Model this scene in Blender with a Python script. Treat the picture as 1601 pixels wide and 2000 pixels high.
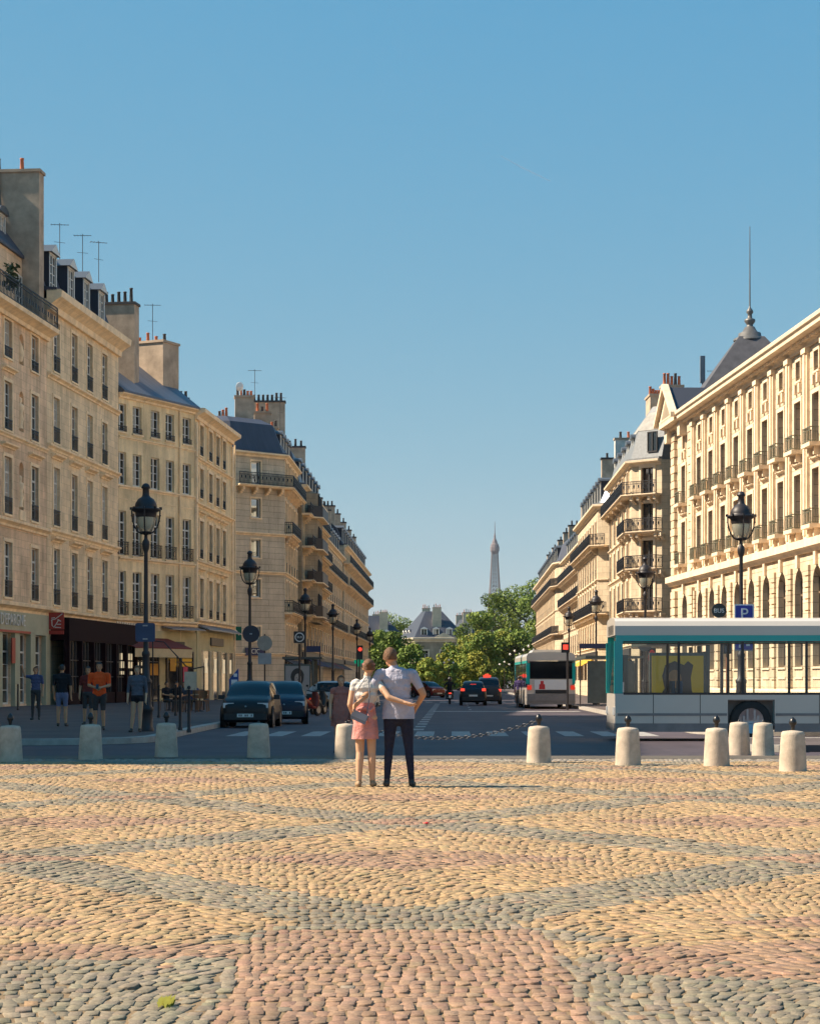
import bpy, bmesh, math, random
import numpy as np
from mathutils import Vector, Matrix, Euler
R = math.radians
random.seed(7)
for o in list(bpy.data.objects): bpy.data.objects.remove(o)
SC = bpy.context.scene
COL = SC.collection

# ------------------------------------------------------------------ camera, light, exposure
cam_d = bpy.data.cameras.new('camera'); cam = bpy.data.objects.new('camera', cam_d); COL.objects.link(cam)
cam.location = (0, 0, 1.4); cam.rotation_euler = (R(90), 0, 0)
cam_d.sensor_fit = 'HORIZONTAL'; cam_d.sensor_width = 36.0; cam_d.lens = 36.0*4000/1601
cam_d.shift_y = 332.0/1601; cam_d.clip_start = 0.5; cam_d.clip_end = 9000
SC.camera = cam
SUN_EL, SUN_FWD = 43.0, 1.5          # elevation; degrees the sun stands ahead of straight left
to_sun = Vector((-math.cos(R(SUN_EL))*math.cos(R(SUN_FWD)), math.cos(R(SUN_EL))*math.sin(R(SUN_FWD)), math.sin(R(SUN_EL))))
sun_d = bpy.data.lights.new('sun', 'SUN'); sun = bpy.data.objects.new('sun', sun_d); COL.objects.link(sun)
sun_d.energy = 5.0; sun_d.angle = R(0.5); sun_d.color = (1.0, 0.85, 0.66)
sun.rotation_euler = to_sun.to_track_quat('Z', 'Y').to_euler(); sun.location = (-60, 20, 80)
W = bpy.data.worlds.new("World"); SC.world = W; W.use_nodes = True
wn = W.node_tree.nodes; wl = W.node_tree.links
sky = wn.new('ShaderNodeTexSky'); sky.sky_type = 'NISHITA'; sky.sun_disc = False
sky.sun_elevation = R(SUN_EL); sky.sun_rotation = R(-90 + SUN_FWD)
sky.altitude = 60; sky.air_density = 0.7; sky.dust_density = 0.0; sky.ozone_density = 3.0
bg = wn['Background']; bg.inputs['Strength'].default_value = 0.1
# grade of the sky: a flatter, more turquoise summer sky than the raw model (one curve per channel)
sp = wn.new('ShaderNodeSeparateColor'); cb = wn.new('ShaderNodeCombineColor'); wl.new(sky.outputs['Color'], sp.inputs['Color'])
for i, (off, g, k) in enumerate(((0.4, 0.72, 0.79), (0.0, 0.37, 1.38), (0.0, 0.05, 2.64))):
    sb = wn.new('ShaderNodeMath'); sb.operation = 'SUBTRACT'; sb.use_clamp = False; sb.inputs[1].default_value = off; wl.new(sp.outputs[i], sb.inputs[0])
    mx = wn.new('ShaderNodeMath'); mx.operation = 'MAXIMUM'; mx.inputs[1].default_value = 0.08; wl.new(sb.outputs[0], mx.inputs[0])
    pw = wn.new('ShaderNodeMath'); pw.operation = 'POWER'; pw.inputs[1].default_value = g; wl.new(mx.outputs[0], pw.inputs[0])
    ml = wn.new('ShaderNodeMath'); ml.operation = 'MULTIPLY'; ml.inputs[1].default_value = k; wl.new(pw.outputs[0], ml.inputs[0]); wl.new(ml.outputs[0], cb.inputs[i])
wl.new(cb.outputs['Color'], bg.inputs['Color'])
SC.view_settings.view_transform = 'Standard'; SC.view_settings.look = 'None'
SC.view_settings.exposure = 1.1; SC.view_settings.gamma = 1.0
SC.cycles.max_bounces = 8; SC.cycles.diffuse_bounces = 5; SC.cycles.transparent_max_bounces = 16
SC.cycles.use_denoising = True

# ------------------------------------------------------------------ materials
MATS = {}
def _nt(name):
    m = bpy.data.materials.new(name); m.use_nodes = True
    nt = m.node_tree; b = nt.nodes['Principled BSDF']
    return m, nt, nt.nodes, nt.links, b
def _coord(nt, uv, scale=(1, 1, 1)):
    t = nt.nodes.new('ShaderNodeTexCoord'); mp = nt.nodes.new('ShaderNodeMapping')
    nt.links.new(t.outputs['UV' if uv else 'Object'], mp.inputs['Vector']); mp.inputs['Scale'].default_value = scale
    return mp.outputs['Vector']
def _noise(nt, vec, scale, detail=5, rough=0.6):
    n = nt.nodes.new('ShaderNodeTexNoise'); n.inputs['Scale'].default_value = scale
    n.inputs['Detail'].default_value = detail; n.inputs['Roughness'].default_value = rough
    nt.links.new(vec, n.inputs['Vector']); return n.outputs['Fac']
def _range(nt, v, a, b, c, d):
    n = nt.nodes.new('ShaderNodeMapRange'); nt.links.new(v, n.inputs['Value'])
    for i, x in zip(('From Min', 'From Max', 'To Min', 'To Max'), (a, b, c, d)): n.inputs[i].default_value = x
    return n.outputs['Result']
def _mix(nt, fac, a, b, mode='MIX'):
    n = nt.nodes.new('ShaderNodeMix'); n.data_type = 'RGBA'; n.blend_type = mode
    for s, v in ((n.inputs[0], fac), (n.inputs[6], a), (n.inputs[7], b)):
        if isinstance(v, (int, float)): s.default_value = v
        elif isinstance(v, tuple): s.default_value = (*v[:3], 1)
        else: nt.links.new(v, s)
    return n.outputs[2]
def _bump(nt, b, h, strength, dist=0.02):
    n = nt.nodes.new('ShaderNodeBump'); n.inputs['Strength'].default_value = strength; n.inputs['Distance'].default_value = dist
    nt.links.new(h, n.inputs['Height']); nt.links.new(n.outputs['Normal'], b.inputs['Normal'])
def mat(name, col, rough=0.7, metal=0.0, nscale=3.0, namt=0.18, bump=0.0, bscale=30.0, spec=0.5, coat=0.0, emit=None, estr=0.0):
    if name in MATS: return MATS[name]
    m, nt, N, L, b = _nt(name)
    v = _coord(nt, False)
    if namt > 0:
        f = _range(nt, _noise(nt, v, nscale), 0.3, 0.7, 1-namt, 1+namt)
        c = _mix(nt, 1.0, tuple(col), f, 'MULTIPLY'); L.new(c, b.inputs['Base Color'])
    else: b.inputs['Base Color'].default_value = (*col, 1)
    b.inputs['Roughness'].default_value = rough; b.inputs['Metallic'].default_value = metal
    b.inputs['Specular IOR Level'].default_value = spec
    if coat: b.inputs['Coat Weight'].default_value = coat; b.inputs['Coat Roughness'].default_value = 0.06
    if bump: _bump(nt, b, _noise(nt, v, bscale), bump)
    if emit: b.inputs['Emission Color'].default_value = (*emit, 1); b.inputs['Emission Strength'].default_value = estr
    MATS[name] = m; return m
def stone(name, col, bw=0.9, bh=0.42, mortar=0.012, mdark=0.62, var=0.14, bump=0.35, stain=0.25, rust=False):
    if name in MATS: return MATS[name]
    m, nt, N, L, b = _nt(name)
    uv = _coord(nt, True); ob = _coord(nt, False)
    br = nt.nodes.new('ShaderNodeTexBrick'); L.new(uv, br.inputs['Vector'])
    br.inputs['Scale'].default_value = 1.0; br.inputs['Brick Width'].default_value = bw; br.inputs['Row Height'].default_value = bh
    br.inputs['Mortar Size'].default_value = mortar; br.inputs['Mortar Smooth'].default_value = 0.3; br.inputs['Bias'].default_value = 0.0
    c1 = tuple(c*(1+var*0.6) for c in col); c2 = tuple(c*(1-var) for c in col)
    br.inputs['Color1'].default_value = (*c1, 1); br.inputs['Color2'].default_value = (*c2, 1)
    br.inputs['Mortar'].default_value = (*(c*mdark for c in col), 1)
    n1 = _range(nt, _noise(nt, ob, 0.45, 6), 0.3, 0.7, 1-stain, 1+stain*0.6)
    st = _noise(nt, _coord(nt, True, (1.6, 0.16, 1)), 1.0, 6, 0.7)
    n2 = _range(nt, st, 0.35, 0.72, 1.06, 1-stain*1.1)
    n3 = _range(nt, _noise(nt, ob, 9.0, 4), 0.3, 0.7, 0.93, 1.06)
    c = _mix(nt, 1.0, br.outputs['Color'], n1, 'MULTIPLY'); c = _mix(nt, 1.0, c, n2, 'MULTIPLY'); c = _mix(nt, 1.0, c, n3, 'MULTIPLY')
    L.new(c, b.inputs['Base Color']); b.inputs['Roughness'].default_value = 0.85; b.inputs['Specular IOR Level'].default_value = 0.25
    h = _mix(nt, 0.12, _range(nt, br.outputs['Fac'], 0, 1, 1, 0), _noise(nt, ob, 14, 5))
    _bump(nt, b, h, bump, 0.05 if rust else 0.02)
    MATS[name] = m; return m
def seamed(name, col, pitch=0.55, rough=0.42, metal=0.35, seam=0.1, amt=0.2):
    """sheet metal or slate roof: seams run up the slope (UV u across)"""
    if name in MATS: return MATS[name]
    m, nt, N, L, b = _nt(name)
    uv = _coord(nt, True)
    wv = nt.nodes.new('ShaderNodeTexWave'); wv.wave_type = 'BANDS'; wv.bands_direction = 'X'; wv.wave_profile = 'SAW'
    wv.inputs['Scale'].default_value = 1/pitch/ (20/ (2*math.pi)) * 1.0
    L.new(uv, wv.inputs['Vector'])
    sm = _range(nt, wv.outputs['Fac'], 0, seam, 0.55, 1.0)
    n1 = _range(nt, _noise(nt, _coord(nt, True, (1.2, 0.25, 1)), 1.1, 6, 0.7), 0.3, 0.7, 1-amt, 1+amt)
    c = _mix(nt, 1.0, tuple(col), sm, 'MULTIPLY'); c = _mix(nt, 1.0, c, n1, 'MULTIPLY')
    L.new(c, b.inputs['Base Color']); b.inputs['Roughness'].default_value = rough; b.inputs['Metallic'].default_value = metal
    _bump(nt, b, wv.outputs['Fac'], 0.15)
    MATS[name] = m; return m

LIME = stone('limestone_warm', (0.90, 0.68, 0.43), mdark=0.72, var=0.10, stain=0.24)
LIMEB = stone('limestone_rosy', (0.88, 0.62, 0.40), mdark=0.72, var=0.10, stain=0.32)
LIMEC = stone('limestone_yellow', (0.90, 0.69, 0.41), bw=1.4, bh=5.0, mortar=0.002, mdark=0.9, stain=0.28)
LIMEE = stone('limestone_grey', (0.66, 0.54, 0.39), bw=7.0, bh=0.46, mortar=0.022, mdark=0.6, var=0.06)
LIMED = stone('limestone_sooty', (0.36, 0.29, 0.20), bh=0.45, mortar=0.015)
LIMER = stone('limestone_pale', (0.62, 0.50, 0.35), bh=0.48, mortar=0.015, stain=0.2)
LIMEG = stone('limestone_faculty', (0.70, 0.555, 0.39), bw=1.5, bh=0.55, mortar=0.022, mdark=0.5, stain=0.22)
TRIM = mat('stone_trim', (0.90, 0.68, 0.43), 0.85, nscale=1.5, namt=0.2, bump=0.2, bscale=12)
TRIMG = mat('stone_trim_pale', (0.74, 0.59, 0.42), 0.85, nscale=1.5, namt=0.16, bump=0.2, bscale=12)
PLAST = mat('chimney_render', (0.44, 0.33, 0.235), 0.9, nscale=1.2, namt=0.28, bump=0.3, bscale=8)
TERRA = mat('terracotta', (0.42, 0.13, 0.06), 0.75, nscale=6, namt=0.25)
SOOT = mat('sooty_metal', (0.05, 0.045, 0.045), 0.7)
ZINC = seamed('zinc_roof', (0.20, 0.215, 0.24))
ZINCD = seamed('zinc_roof_dark', (0.12, 0.135, 0.17), 0.5, 0.5, 0.2)
SLATE = seamed('slate_roof', (0.055, 0.06, 0.085), 0.25, 0.6, 0.0, 0.08, 0.25)
IRON = mat('wrought_iron', (0.022, 0.023, 0.03), 0.5, 0.3, namt=0.1)
IRONG = mat('bronze_green_iron', (0.16, 0.16, 0.11), 0.6, 0.3)
WFRAME = mat('white_joinery', (0.62, 0.60, 0.55), 0.5, namt=0.08)
BFRAME = mat('brown_joinery', (0.20, 0.14, 0.09), 0.6, namt=0.12)
DFRAME = mat('dark_joinery', (0.03, 0.028, 0.03), 0.5, namt=0.1)
GLASS = mat('window_glass', (0.018, 0.02, 0.025), 0.04, namt=0.0, spec=0.9)
GLASSB = mat('window_glass_wavy', (0.03, 0.03, 0.03), 0.08, namt=0.0, spec=0.7, bump=0.05, bscale=2)
MIRG = mat('sky_mirror_glass', (0.30, 0.36, 0.42), 0.03, metal=1.0, namt=0.0)
CURT = mat('net_curtain', (0.42, 0.38, 0.32), 0.9, nscale=5, namt=0.25)
BLIND = mat('brown_blind', (0.17, 0.12, 0.075), 0.8, nscale=2, namt=0.2)
WHITE = mat('white_paint', (0.78, 0.76, 0.72), 0.45, namt=0.06)
BLACKP = mat('black_paint', (0.012, 0.012, 0.014), 0.35, namt=0.05)

# ------------------------------------------------------------------ mesh helpers
class MB:
    def __init__(s): s.v = []; s.f = []; s.m = []; s.uv = []; s.sm = []
    def add(s, verts, faces, mi=0, uvs=None, smooth=False):
        k = len(s.v); s.v += [tuple(p) for p in verts]
        for i, f in enumerate(faces):
            s.f.append(tuple(k+j for j in f)); s.m.append(mi if isinstance(mi, int) else mi[i]); s.sm.append(smooth)
            s.uv.append(uvs[i] if uvs else None)
        return s
    def quad(s, a, b, c, d, mi=0, uv=None): return s.add([a, b, c, d], [(0, 1, 2, 3)], mi, [uv] if uv else None)
    def box(s, c, size, mi=0, rz=0.0, M=None):
        hx, hy, hz = size[0]/2, size[1]/2, size[2]/2
        P = [Vector((x, y, z)) for z in (-hz, hz) for x, y in ((-hx, -hy), (hx, -hy), (hx, hy), (-hx, hy))]
        if rz: P = [Matrix.Rotation(rz, 3, 'Z') @ p for p in P]
        if M is not None: P = [M @ p for p in P]
        P = [p + Vector(c) for p in P]
        F = [(0, 3, 2, 1), (4, 5, 6, 7), (0, 1, 5, 4), (1, 2, 6, 5), (2, 3, 7, 6), (3, 0, 4, 7)]
        uvs = []
        for f in F:
            n = (P[f[1]]-P[f[0]]).cross(P[f[2]]-P[f[0]])
            uvs.append([((P[j].x + P[j].y), P[j].z) if abs(n.z) < max(abs(n.x), abs(n.y)) else (P[j].x, P[j].y) for j in f])
        return s.add(P, F, mi, uvs)
    def bx(s, x0, x1, y0, y1, z0, z1, mi=0): return s.box(((x0+x1)/2, (y0+y1)/2, (z0+z1)/2), (abs(x1-x0), abs(y1-y0), abs(z1-z0)), mi)
    def tube(s, pts, rad, n=8, mi=0, caps=True, smooth=True):
        pts = [Vector(p) for p in pts]; rad = rad if isinstance(rad, (list, tuple)) else [rad]*len(pts)
        V = []; F = []; up = Vector((0, 0, 1)); ref = None
        for i, p in enumerate(pts):
            t = (pts[min(i+1, len(pts)-1)] - pts[max(i-1, 0)]).normalized()
            if ref is None:
                ref = t.cross(up) if abs(t.z) < 0.9 else t.cross(Vector((1, 0, 0)))
            a = (ref - t*ref.dot(t)).normalized(); b = t.cross(a); ref = a
            for j in range(n):
                an = 2*math.pi*j/n; V.append(p + (a*math.cos(an) + b*math.sin(an))*rad[i])
        for i in range(len(pts)-1):
            for j in range(n):
                F.append((i*n+j, i*n+(j+1) % n, (i+1)*n+(j+1) % n, (i+1)*n+j))
        s.add(V, F, mi, smooth=smooth)
        if caps: s.add(V[:n], [tuple(range(n-1, -1, -1))], mi); s.add(V[-n:], [tuple(range(n))], mi)
        return s
    def lathe(s, prof, c=(0, 0, 0), n=16, mi=0, M=None, smooth=True, caps=True):
        V = []; F = []; c = Vector(c)
        for r, z in prof:
            for j in range(n):
                a = 2*math.pi*j/n; p = Vector((r*math.cos(a), r*math.sin(a), z))
                V.append((M @ p if M is not None else p) + c)
        for i in range(len(prof)-1):
            for j in range(n): F.append((i*n+j, i*n+(j+1) % n, (i+1)*n+(j+1) % n, (i+1)*n+j))
        s.add(V, F, mi, smooth=smooth)
        if caps: s.add(V[:n], [tuple(range(n-1, -1, -1))], mi); s.add(V[-n:], [tuple(range(n))], mi)
        return s
    def prism(s, poly, y0, y1, mi=0, M=None):
        """polygon in x,z extruded along y"""
        n = len(poly); V = [Vector((x, y0, z)) for x, z in poly] + [Vector((x, y1, z)) for x, z in poly]
        if M is not None: V = [M @ p for p in V]
        F = [tuple(range(n)), tuple(range(2*n-1, n-1, -1))] + [(i, (i+n), (i+1) % n+n, (i+1) % n) for i in range(n)]
        return s.add(V, F, mi)
    def grid(s, rows, mi=0, smooth=True, closed=False):
        k = len(rows[0]); V = [p for r in rows for p in r]; F = []
        for i in range(len(rows)-1):
            for j in range(k if closed else k-1): F.append((i*k+j, i*k+(j+1) % k, (i+1)*k+(j+1) % k, (i+1)*k+j))
        return s.add(V, F, mi, smooth=smooth)
    def mesh(s, name, mats, fix=True):
        me = bpy.data.meshes.new(name); me.from_pydata(s.v, [], s.f)
        for m in (mats if isinstance(mats, (list, tuple)) else [mats]): me.materials.append(m)
        me.polygons.foreach_set('material_index', s.m); me.polygons.foreach_set('use_smooth', s.sm)
        if any(u for u in s.uv):
            ul = me.uv_layers.new(name='UVMap'); d = []
            for f, u in zip(s.f, s.uv):
                if u: d += [c for q in u for c in q[:2]]
                else: d += [c for j in f for c in (s.v[j][0]+s.v[j][1], s.v[j][2])]
            ul.data.foreach_set('uv', d)
        if fix:
            bm = bmesh.new(); bm.from_mesh(me); bmesh.ops.recalc_face_normals(bm, faces=bm.faces); bm.to_mesh(me); bm.free()
        me.update(); return me
    def build(s, name, mats, parent=None, fix=True, loc=None): return link(name, s.mesh(name, mats, fix), parent, loc)
def link(name, me, parent=None, loc=None, rz=0.0):
    o = bpy.data.objects.new(name, me); COL.objects.link(o)
    if loc is not None: o.location = loc
    if rz: o.rotation_euler = (0, 0, rz)
    if parent is not None:
        o.parent = parent; o.matrix_parent_inverse = winv(parent)      # loc and vertices are given in world space
    return o
def winv(p):
    M = Matrix.Identity(4)
    while p is not None:
        M = p.matrix_parent_inverse @ Matrix.LocRotScale(p.location, p.rotation_euler, p.scale) @ M if p.parent else Matrix.LocRotScale(p.location, p.rotation_euler, p.scale) @ M
        p = p.parent
    return M.inverted()
def tag(o, label=None, cat=None, group=None, kind=None):
    if label: o['label'] = label
    if cat: o['category'] = cat
    if group: o['group'] = group
    if kind: o['kind'] = kind
    return o
def empty(name, loc, label, cat, group=None, rz=0.0):
    o = bpy.data.objects.new(name, None); COL.objects.link(o); o.location = loc; o.rotation_euler = (0, 0, rz); o.empty_display_size = 0.2
    return tag(o, label, cat, group)
def copy_tree(o, parent=None):
    c = o.copy(); COL.objects.link(c)
    if parent is not None: c.parent = parent; c.matrix_parent_inverse = o.matrix_parent_inverse.copy()
    for ch in [x for x in o.children]: copy_tree(ch, c)
    return c
def local(name, mb, mats, parent, loc=(0, 0, 0), rz=0.0):
    """child given in its parent's own coordinates"""
    o = bpy.data.objects.new(name, mb.mesh(name, mats) if isinstance(mb, MB) else mb); COL.objects.link(o)
    o.parent = parent; o.location = loc; o.rotation_euler = (0, 0, rz); return o
def text_mesh(name, body, size, depth, m, sx=1.0):
    cu = bpy.data.curves.new(name, 'FONT'); cu.body = body; cu.size = size; cu.extrude = depth; cu.align_x = 'CENTER'; cu.align_y = 'CENTER'
    o = bpy.data.objects.new(name, cu); COL.objects.link(o); bpy.context.view_layer.update()
    me = bpy.data.meshes.new_from_object(o.evaluated_get(bpy.context.evaluated_depsgraph_get()))
    bpy.data.objects.remove(o)
    for v in me.vertices: x, y, z = v.co; v.co = (x*sx, -z, y)
    me.materials.clear(); me.materials.append(m); me.name = name; return me
def PX(x, d): return (x-800.5)*d/4000.0
def PZ(y, d): return 1.4-(y-1332.0)*d/4000.0
# ------------------------------------------------------------------ building system
WCACHE = {}
def window_mesh(w, h, kind, var=0):
    """one window: joinery, panes and what hangs behind them; local x across, z up, outside is -y"""
    key = (round(w, 2), round(h, 2), kind, var)
    if key in WCACHE: return WCACHE[key]
    b = MB(); fr = 0.07
    mats = [WFRAME, GLASS, CURT, BLIND]
    if kind == 'brown': mats = [BFRAME, GLASS, BLIND, BLIND]
    if kind == 'dark': mats = [DFRAME, GLASS, BLIND, BLIND]
    b.bx(-w/2, -w/2+fr, -0.04, 0.05, 0, h); b.bx(w/2-fr, w/2, -0.04, 0.05, 0, h)
    b.bx(-w/2+fr, w/2-fr, -0.04, 0.05, 0, fr*1.4); b.bx(-w/2+fr, w/2-fr, -0.04, 0.05, h-fr, h)
    if kind != 'plain': b.bx(-0.05, 0.05, -0.055, 0.04, fr*1.4, h-fr)
    if kind == 'plain': mats = [WFRAME, MIRG, CURT, BLIND]; var = 0
    zt = h
    if kind == 'transom' or h > 2.6:
        zt = h*0.74; b.bx(-w/2+fr, w/2-fr, -0.05, 0.04, zt-0.05, zt+0.05)
    nb = 2 if zt < 2.0 else 3
    if kind in ('white', 'transom'):
        for i in range(1, nb+1):
            z = fr + (zt-fr)*i/(nb+1)
            b.bx(-w/2+fr, -0.05, -0.03, 0.03, z-0.02, z+0.02); b.bx(0.05, w/2-fr, -0.03, 0.03, z-0.02, z+0.02)
    b.quad((-w/2, 0.012, 0), (w/2, 0.012, 0), (w/2, 0.012, h), (-w/2, 0.012, h), 1)
    if var == 1:
        b.bx(-w/2+fr, -0.06, 0.0, 0.008, fr, h-fr, 2)
    elif var == 2:
        b.bx(-w/2+fr, w/2-fr, 0.0, 0.008, h*0.52, h-fr, 3)
    elif var == 3:
        b.bx(-w/2+fr, -w*0.22, 0.0, 0.008, fr, h-fr, 2); b.bx(w*0.22, w/2-fr, 0.0, 0.008, fr, h-fr, 2)
    me = b.mesh('window', mats); WCACHE[key] = me; return me
def guard_mesh(w, h=0.9, pitch=0.11, out=0.05, solid=False, m=None, scroll=False):
    pitch = max(pitch, 0.15)
    key = ('g', round(w, 2), h, pitch, out, m.name if m else '', scroll)
    if key in WCACHE: return WCACHE[key]
    b = MB(); y = -out
    b.bx(-w/2, w/2, y-0.025, y+0.025, h-0.05, h); b.bx(-w/2, w/2, y-0.02, y+0.02, 0.06, 0.10)
    b.bx(-w/2, w/2, y-0.015, y+0.015, h-0.2, h-0.17)
    n = max(3, int(w/pitch))
    for i in range(n+1):
        x = -w/2 + w*i/n; b.bx(x-0.011, x+0.011, y-0.011, y+0.011, 0.0, h-0.05)
    if scroll:
        k = max(2, int(w/0.45))
        for i in range(k):
            x = -w/2 + w*(i+0.5)/k
            pts = [(x+0.13*math.cos(a)*(1-0.0*a), y, h*0.45+0.2*math.sin(a)) for a in [2*math.pi*q/10 for q in range(11)]]
            b.tube(pts, 0.018, 4, caps=False)
    if out > 0.1:
        for x in (-w/2, w/2): 
            b.bx(x-0.02, x+0.02, y, 0, h-0.05, h); b.bx(x-0.02, x+0.02, y, 0, 0.06, 0.1)
            k = int(out/pitch)
            for i in range(1, k+1): b.bx(x-0.014, x+0.014, y+out*i/(k+1)-0.014, y+out*i/(k+1)+0.014, 0.08, h-0.05)
    me = b.mesh('window_guard', m or IRON); WCACHE[key] = me; return me

class Seg:
    def __init__(s, p, q):
        s.p = Vector((p[0], p[1])); s.q = Vector((q[0], q[1])); s.L = (s.q-s.p).length; s.u = (s.q-s.p)/s.L
        s.n = Vector((s.u.y, -s.u.x)); s.rz = math.atan2(s.u.y, s.u.x)
    def P(s, u, z, out=0.0): a = s.p + s.u*u + s.n*out; return (a.x, a.y, z)
def sweep(mb, path, prof, mi=0, caps=True, u0=0.0):
    """sweep a closed profile [(out, z)] along a 2-D path with mitred corners; out is to the right of travel"""
    P = [Vector((p[0], p[1])) for p in path]; n = len(P); rings = []; us = [u0]
    for i in range(1, n): us.append(us[-1] + (P[i]-P[i-1]).length)
    nor = []
    for i in range(n-1):
        t = (P[i+1]-P[i]).normalized(); nor.append(Vector((t.y, -t.x)))
    for i in range(n):
        a = nor[max(i-1, 0)]; b = nor[min(i, n-2)]; m = (a+b)/(1+a.dot(b))
        rings.append([(P[i].x+m.x*o, P[i].y+m.y*o, z) for o, z in prof])
    k = len(prof)
    for i in range(n-1):
        s = 0.0
        for j in range(k):
            j2 = (j+1) % k
            ds = math.hypot(prof[j2][0]-prof[j][0], prof[j2][1]-prof[j][1])
            mb.quad(rings[i][j], rings[i+1][j], rings[i+1][j2], rings[i][j2], mi, [(us[i], s), (us[i+1], s), (us[i+1], s+ds), (us[i], s+ds)]); s += ds
    if caps: mb.add(rings[0], [tuple(range(k))], mi); mb.add(rings[-1], [tuple(range(k-1, -1, -1))], mi)
def prof_cornice(z, h, out):
    return [(-0.02, z), (out*0.25, z), (out*0.3, z+h*0.3), (out*0.65, z+h*0.5), (out*0.95, z+h*0.62), (out, z+h*0.95), (out*0.9, z+h), (-0.02, z+h)]

class Bld:
    def __init__(s, name, label, path, depth, wall, trim=None, group=None, cat='building', reveal=0.28):
        s.path = path; s.segs = [Seg(path[i], path[i+1]) for i in range(len(path)-1)]
        s.root = empty(name, (path[0][0], path[0][1], 0), label, cat, group)
        s.wall = MB(); s.trim = MB(); s.wm = wall; s.tm = trim or TRIM; s.op = [[] for _ in s.segs]; s.depth = depth; s.rev = reveal; s.solid = []
    def win(s, i, u, z0, z1, w, kind='white', guard=None, name='window', var=None, arch=False, sill=True):
        sg = s.segs[i]; s.op[i].append((u-w/2, u+w/2, z0, z1, arch))
        v = random.choice([0, 0, 1, 2, 3, 0]) if var is None else var
        link(name, window_mesh(w, z1-z0, kind, v), s.root, sg.P(u, z0, -s.rev+0.06), sg.rz)
        if sill: s.tbox(i, u, z0-0.07, w+0.24, 0.1, 0.09)
        if guard: link('window_guard', guard, s.root, sg.P(u, z0, 0.0 if guard.name.startswith('window_guard') else 0.0), sg.rz)
    def tbox(s, i, u, z, w, h, out, mb=None, mi=0, o0=-0.03):
        """a trim block: centre u, centre z"""
        sg = s.segs[i]; c = sg.P(u, z, (out+o0)/2); (mb or s.trim).box(c, (w, out-o0, h), mi, rz=sg.rz)
    def hood(s, i, u, z, w, out=0.28, h=0.22):
        sg = s.segs[i]; a = sg.P(u-w/2, 0); b = sg.P(u+w/2, 0); sweep(s.trim, [a[:2], b[:2]], prof_cornice(z, h, out))
    def surround(s, i, u, z0, z1, w, t=0.16, out=0.05):
        s.tbox(i, u-w/2-t/2, (z0+z1)/2, t, z1-z0, out); s.tbox(i, u+w/2+t/2, (z0+z1)/2, t, z1-z0, out); s.tbox(i, u, z1+t/2, w+2*t, t, out)
    def band(s, z, h, out, i0=0, i1=None, mb=None, prof=None):
        pts = s.path[i0:(i1+1 if i1 is not None else None)]
        sweep(mb or s.trim, pts, prof or prof_cornice(z, h, out))
    def facade(s, i, z0, z1):
        sg = s.segs[i]; ops = s.op[i]; L = sg.L; mb = s.wall
        us = sorted({0.0, L} | {max(0, min(L, x)) for o in ops for x in o[:2]}); zs = sorted({z0, z1} | {x for o in ops for x in o[2:4]})
        for a, b in zip(us[:-1], us[1:]):
            if b-a < 1e-4: continue
            run = None
            for c, d in zip(zs[:-1], zs[1:]):
                um, zm = (a+b)/2, (c+d)/2
                hole = any(o[0] < um < o[1] and o[2] < zm < o[3] for o in ops)
                if not hole: run = (run[0], d) if run else (c, d)
                if (hole or d == zs[-1]) and run:
                    mb.quad(sg.P(a, run[0]), sg.P(b, run[0]), sg.P(b, run[1]), sg.P(a, run[1]), 0, [(a, run[0]), (b, run[0]), (b, run[1]), (a, run[1])]); run = None
        for o in ops:
            a, b, c, d = o[:4]; r = -s.rev
            if o[4]:      # round arch: spandrels and a curved reveal
                rad = (b-a)/2; zc = d-rad; n = 10; um = (a+b)/2
                arc = [(um-rad*math.cos(math.pi*k/n), zc+rad*math.sin(math.pi*k/n)) for k in range(n+1)]
                for k in range(n):
                    (u1, w1), (u2, w2) = arc[k], arc[k+1]
                    mb.quad(sg.P(u1, w1), sg.P(u2, w2), sg.P(u2, d), sg.P(u1, d), 0, [(u1, w1), (u2, w2), (u2, d), (u1, d)])
                    mb.quad(sg.P(u1, w1), sg.P(u2, w2), sg.P(u2, w2, r), sg.P(u1, w1, r), 0, [(u1, w1), (u2, w2), (u2, w2-r), (u1, w1-r)])
                d2 = zc
            else:
                d2 = d; mb.quad(sg.P(a, d), sg.P(b, d), sg.P(b, d, r), sg.P(a, d, r), 0, [(a, 0), (b, 0), (b, 0.3), (a, 0.3)])
            for x in (a, b): mb.quad(sg.P(x, c), sg.P(x, d2), sg.P(x, d2, r), sg.P(x, c, r), 0, [(0, c), (0, d2), (0.3, d2), (0.3, c)])
            mb.quad(sg.P(a, c), sg.P(b, c), sg.P(b, c, r), sg.P(a, c, r), 0, [(a, 0), (b, 0), (b, 0.3), (a, 0.3)])
    def close(s, z1, z0=0.0):
        """front walls with their openings, then plain sides and back"""
        for i in range(len(s.segs)): s.facade(i, z0, z1)
        a = s.segs[0]; b = s.segs[-1]
        A = Vector(a.P(0, 0)[:2]); B = Vector(b.P(b.L, 0)[:2]); A2 = A - a.n*s.depth; B2 = B - b.n*s.depth
        for p, q in ((A2, A), (B, B2), (B2, A2)):
            l = (q-p).length
            s.wall.quad((p.x, p.y, z0), (q.x, q.y, z0), (q.x, q.y, z1), (p.x, p.y, z1), 0, [(0, z0), (l, z0), (l, z1), (0, z1)])
        poly = [A2] + [Vector(p) for p in s.path] + [B2]
        s.wall.add([(p.x, p.y, z1-0.03) for p in poly], [tuple(range(len(poly)))], 0)
        s.wall.build('wall', s.wm, s.root, fix=False)
        if s.trim.f: s.trim.build('moulding', s.tm, s.root)
    def roof(s, prof, m, path=None, name='roof'):
        mb = MB(); sweep(mb, path or s.path, prof); return mb.build(name, m, s.root)
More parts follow.
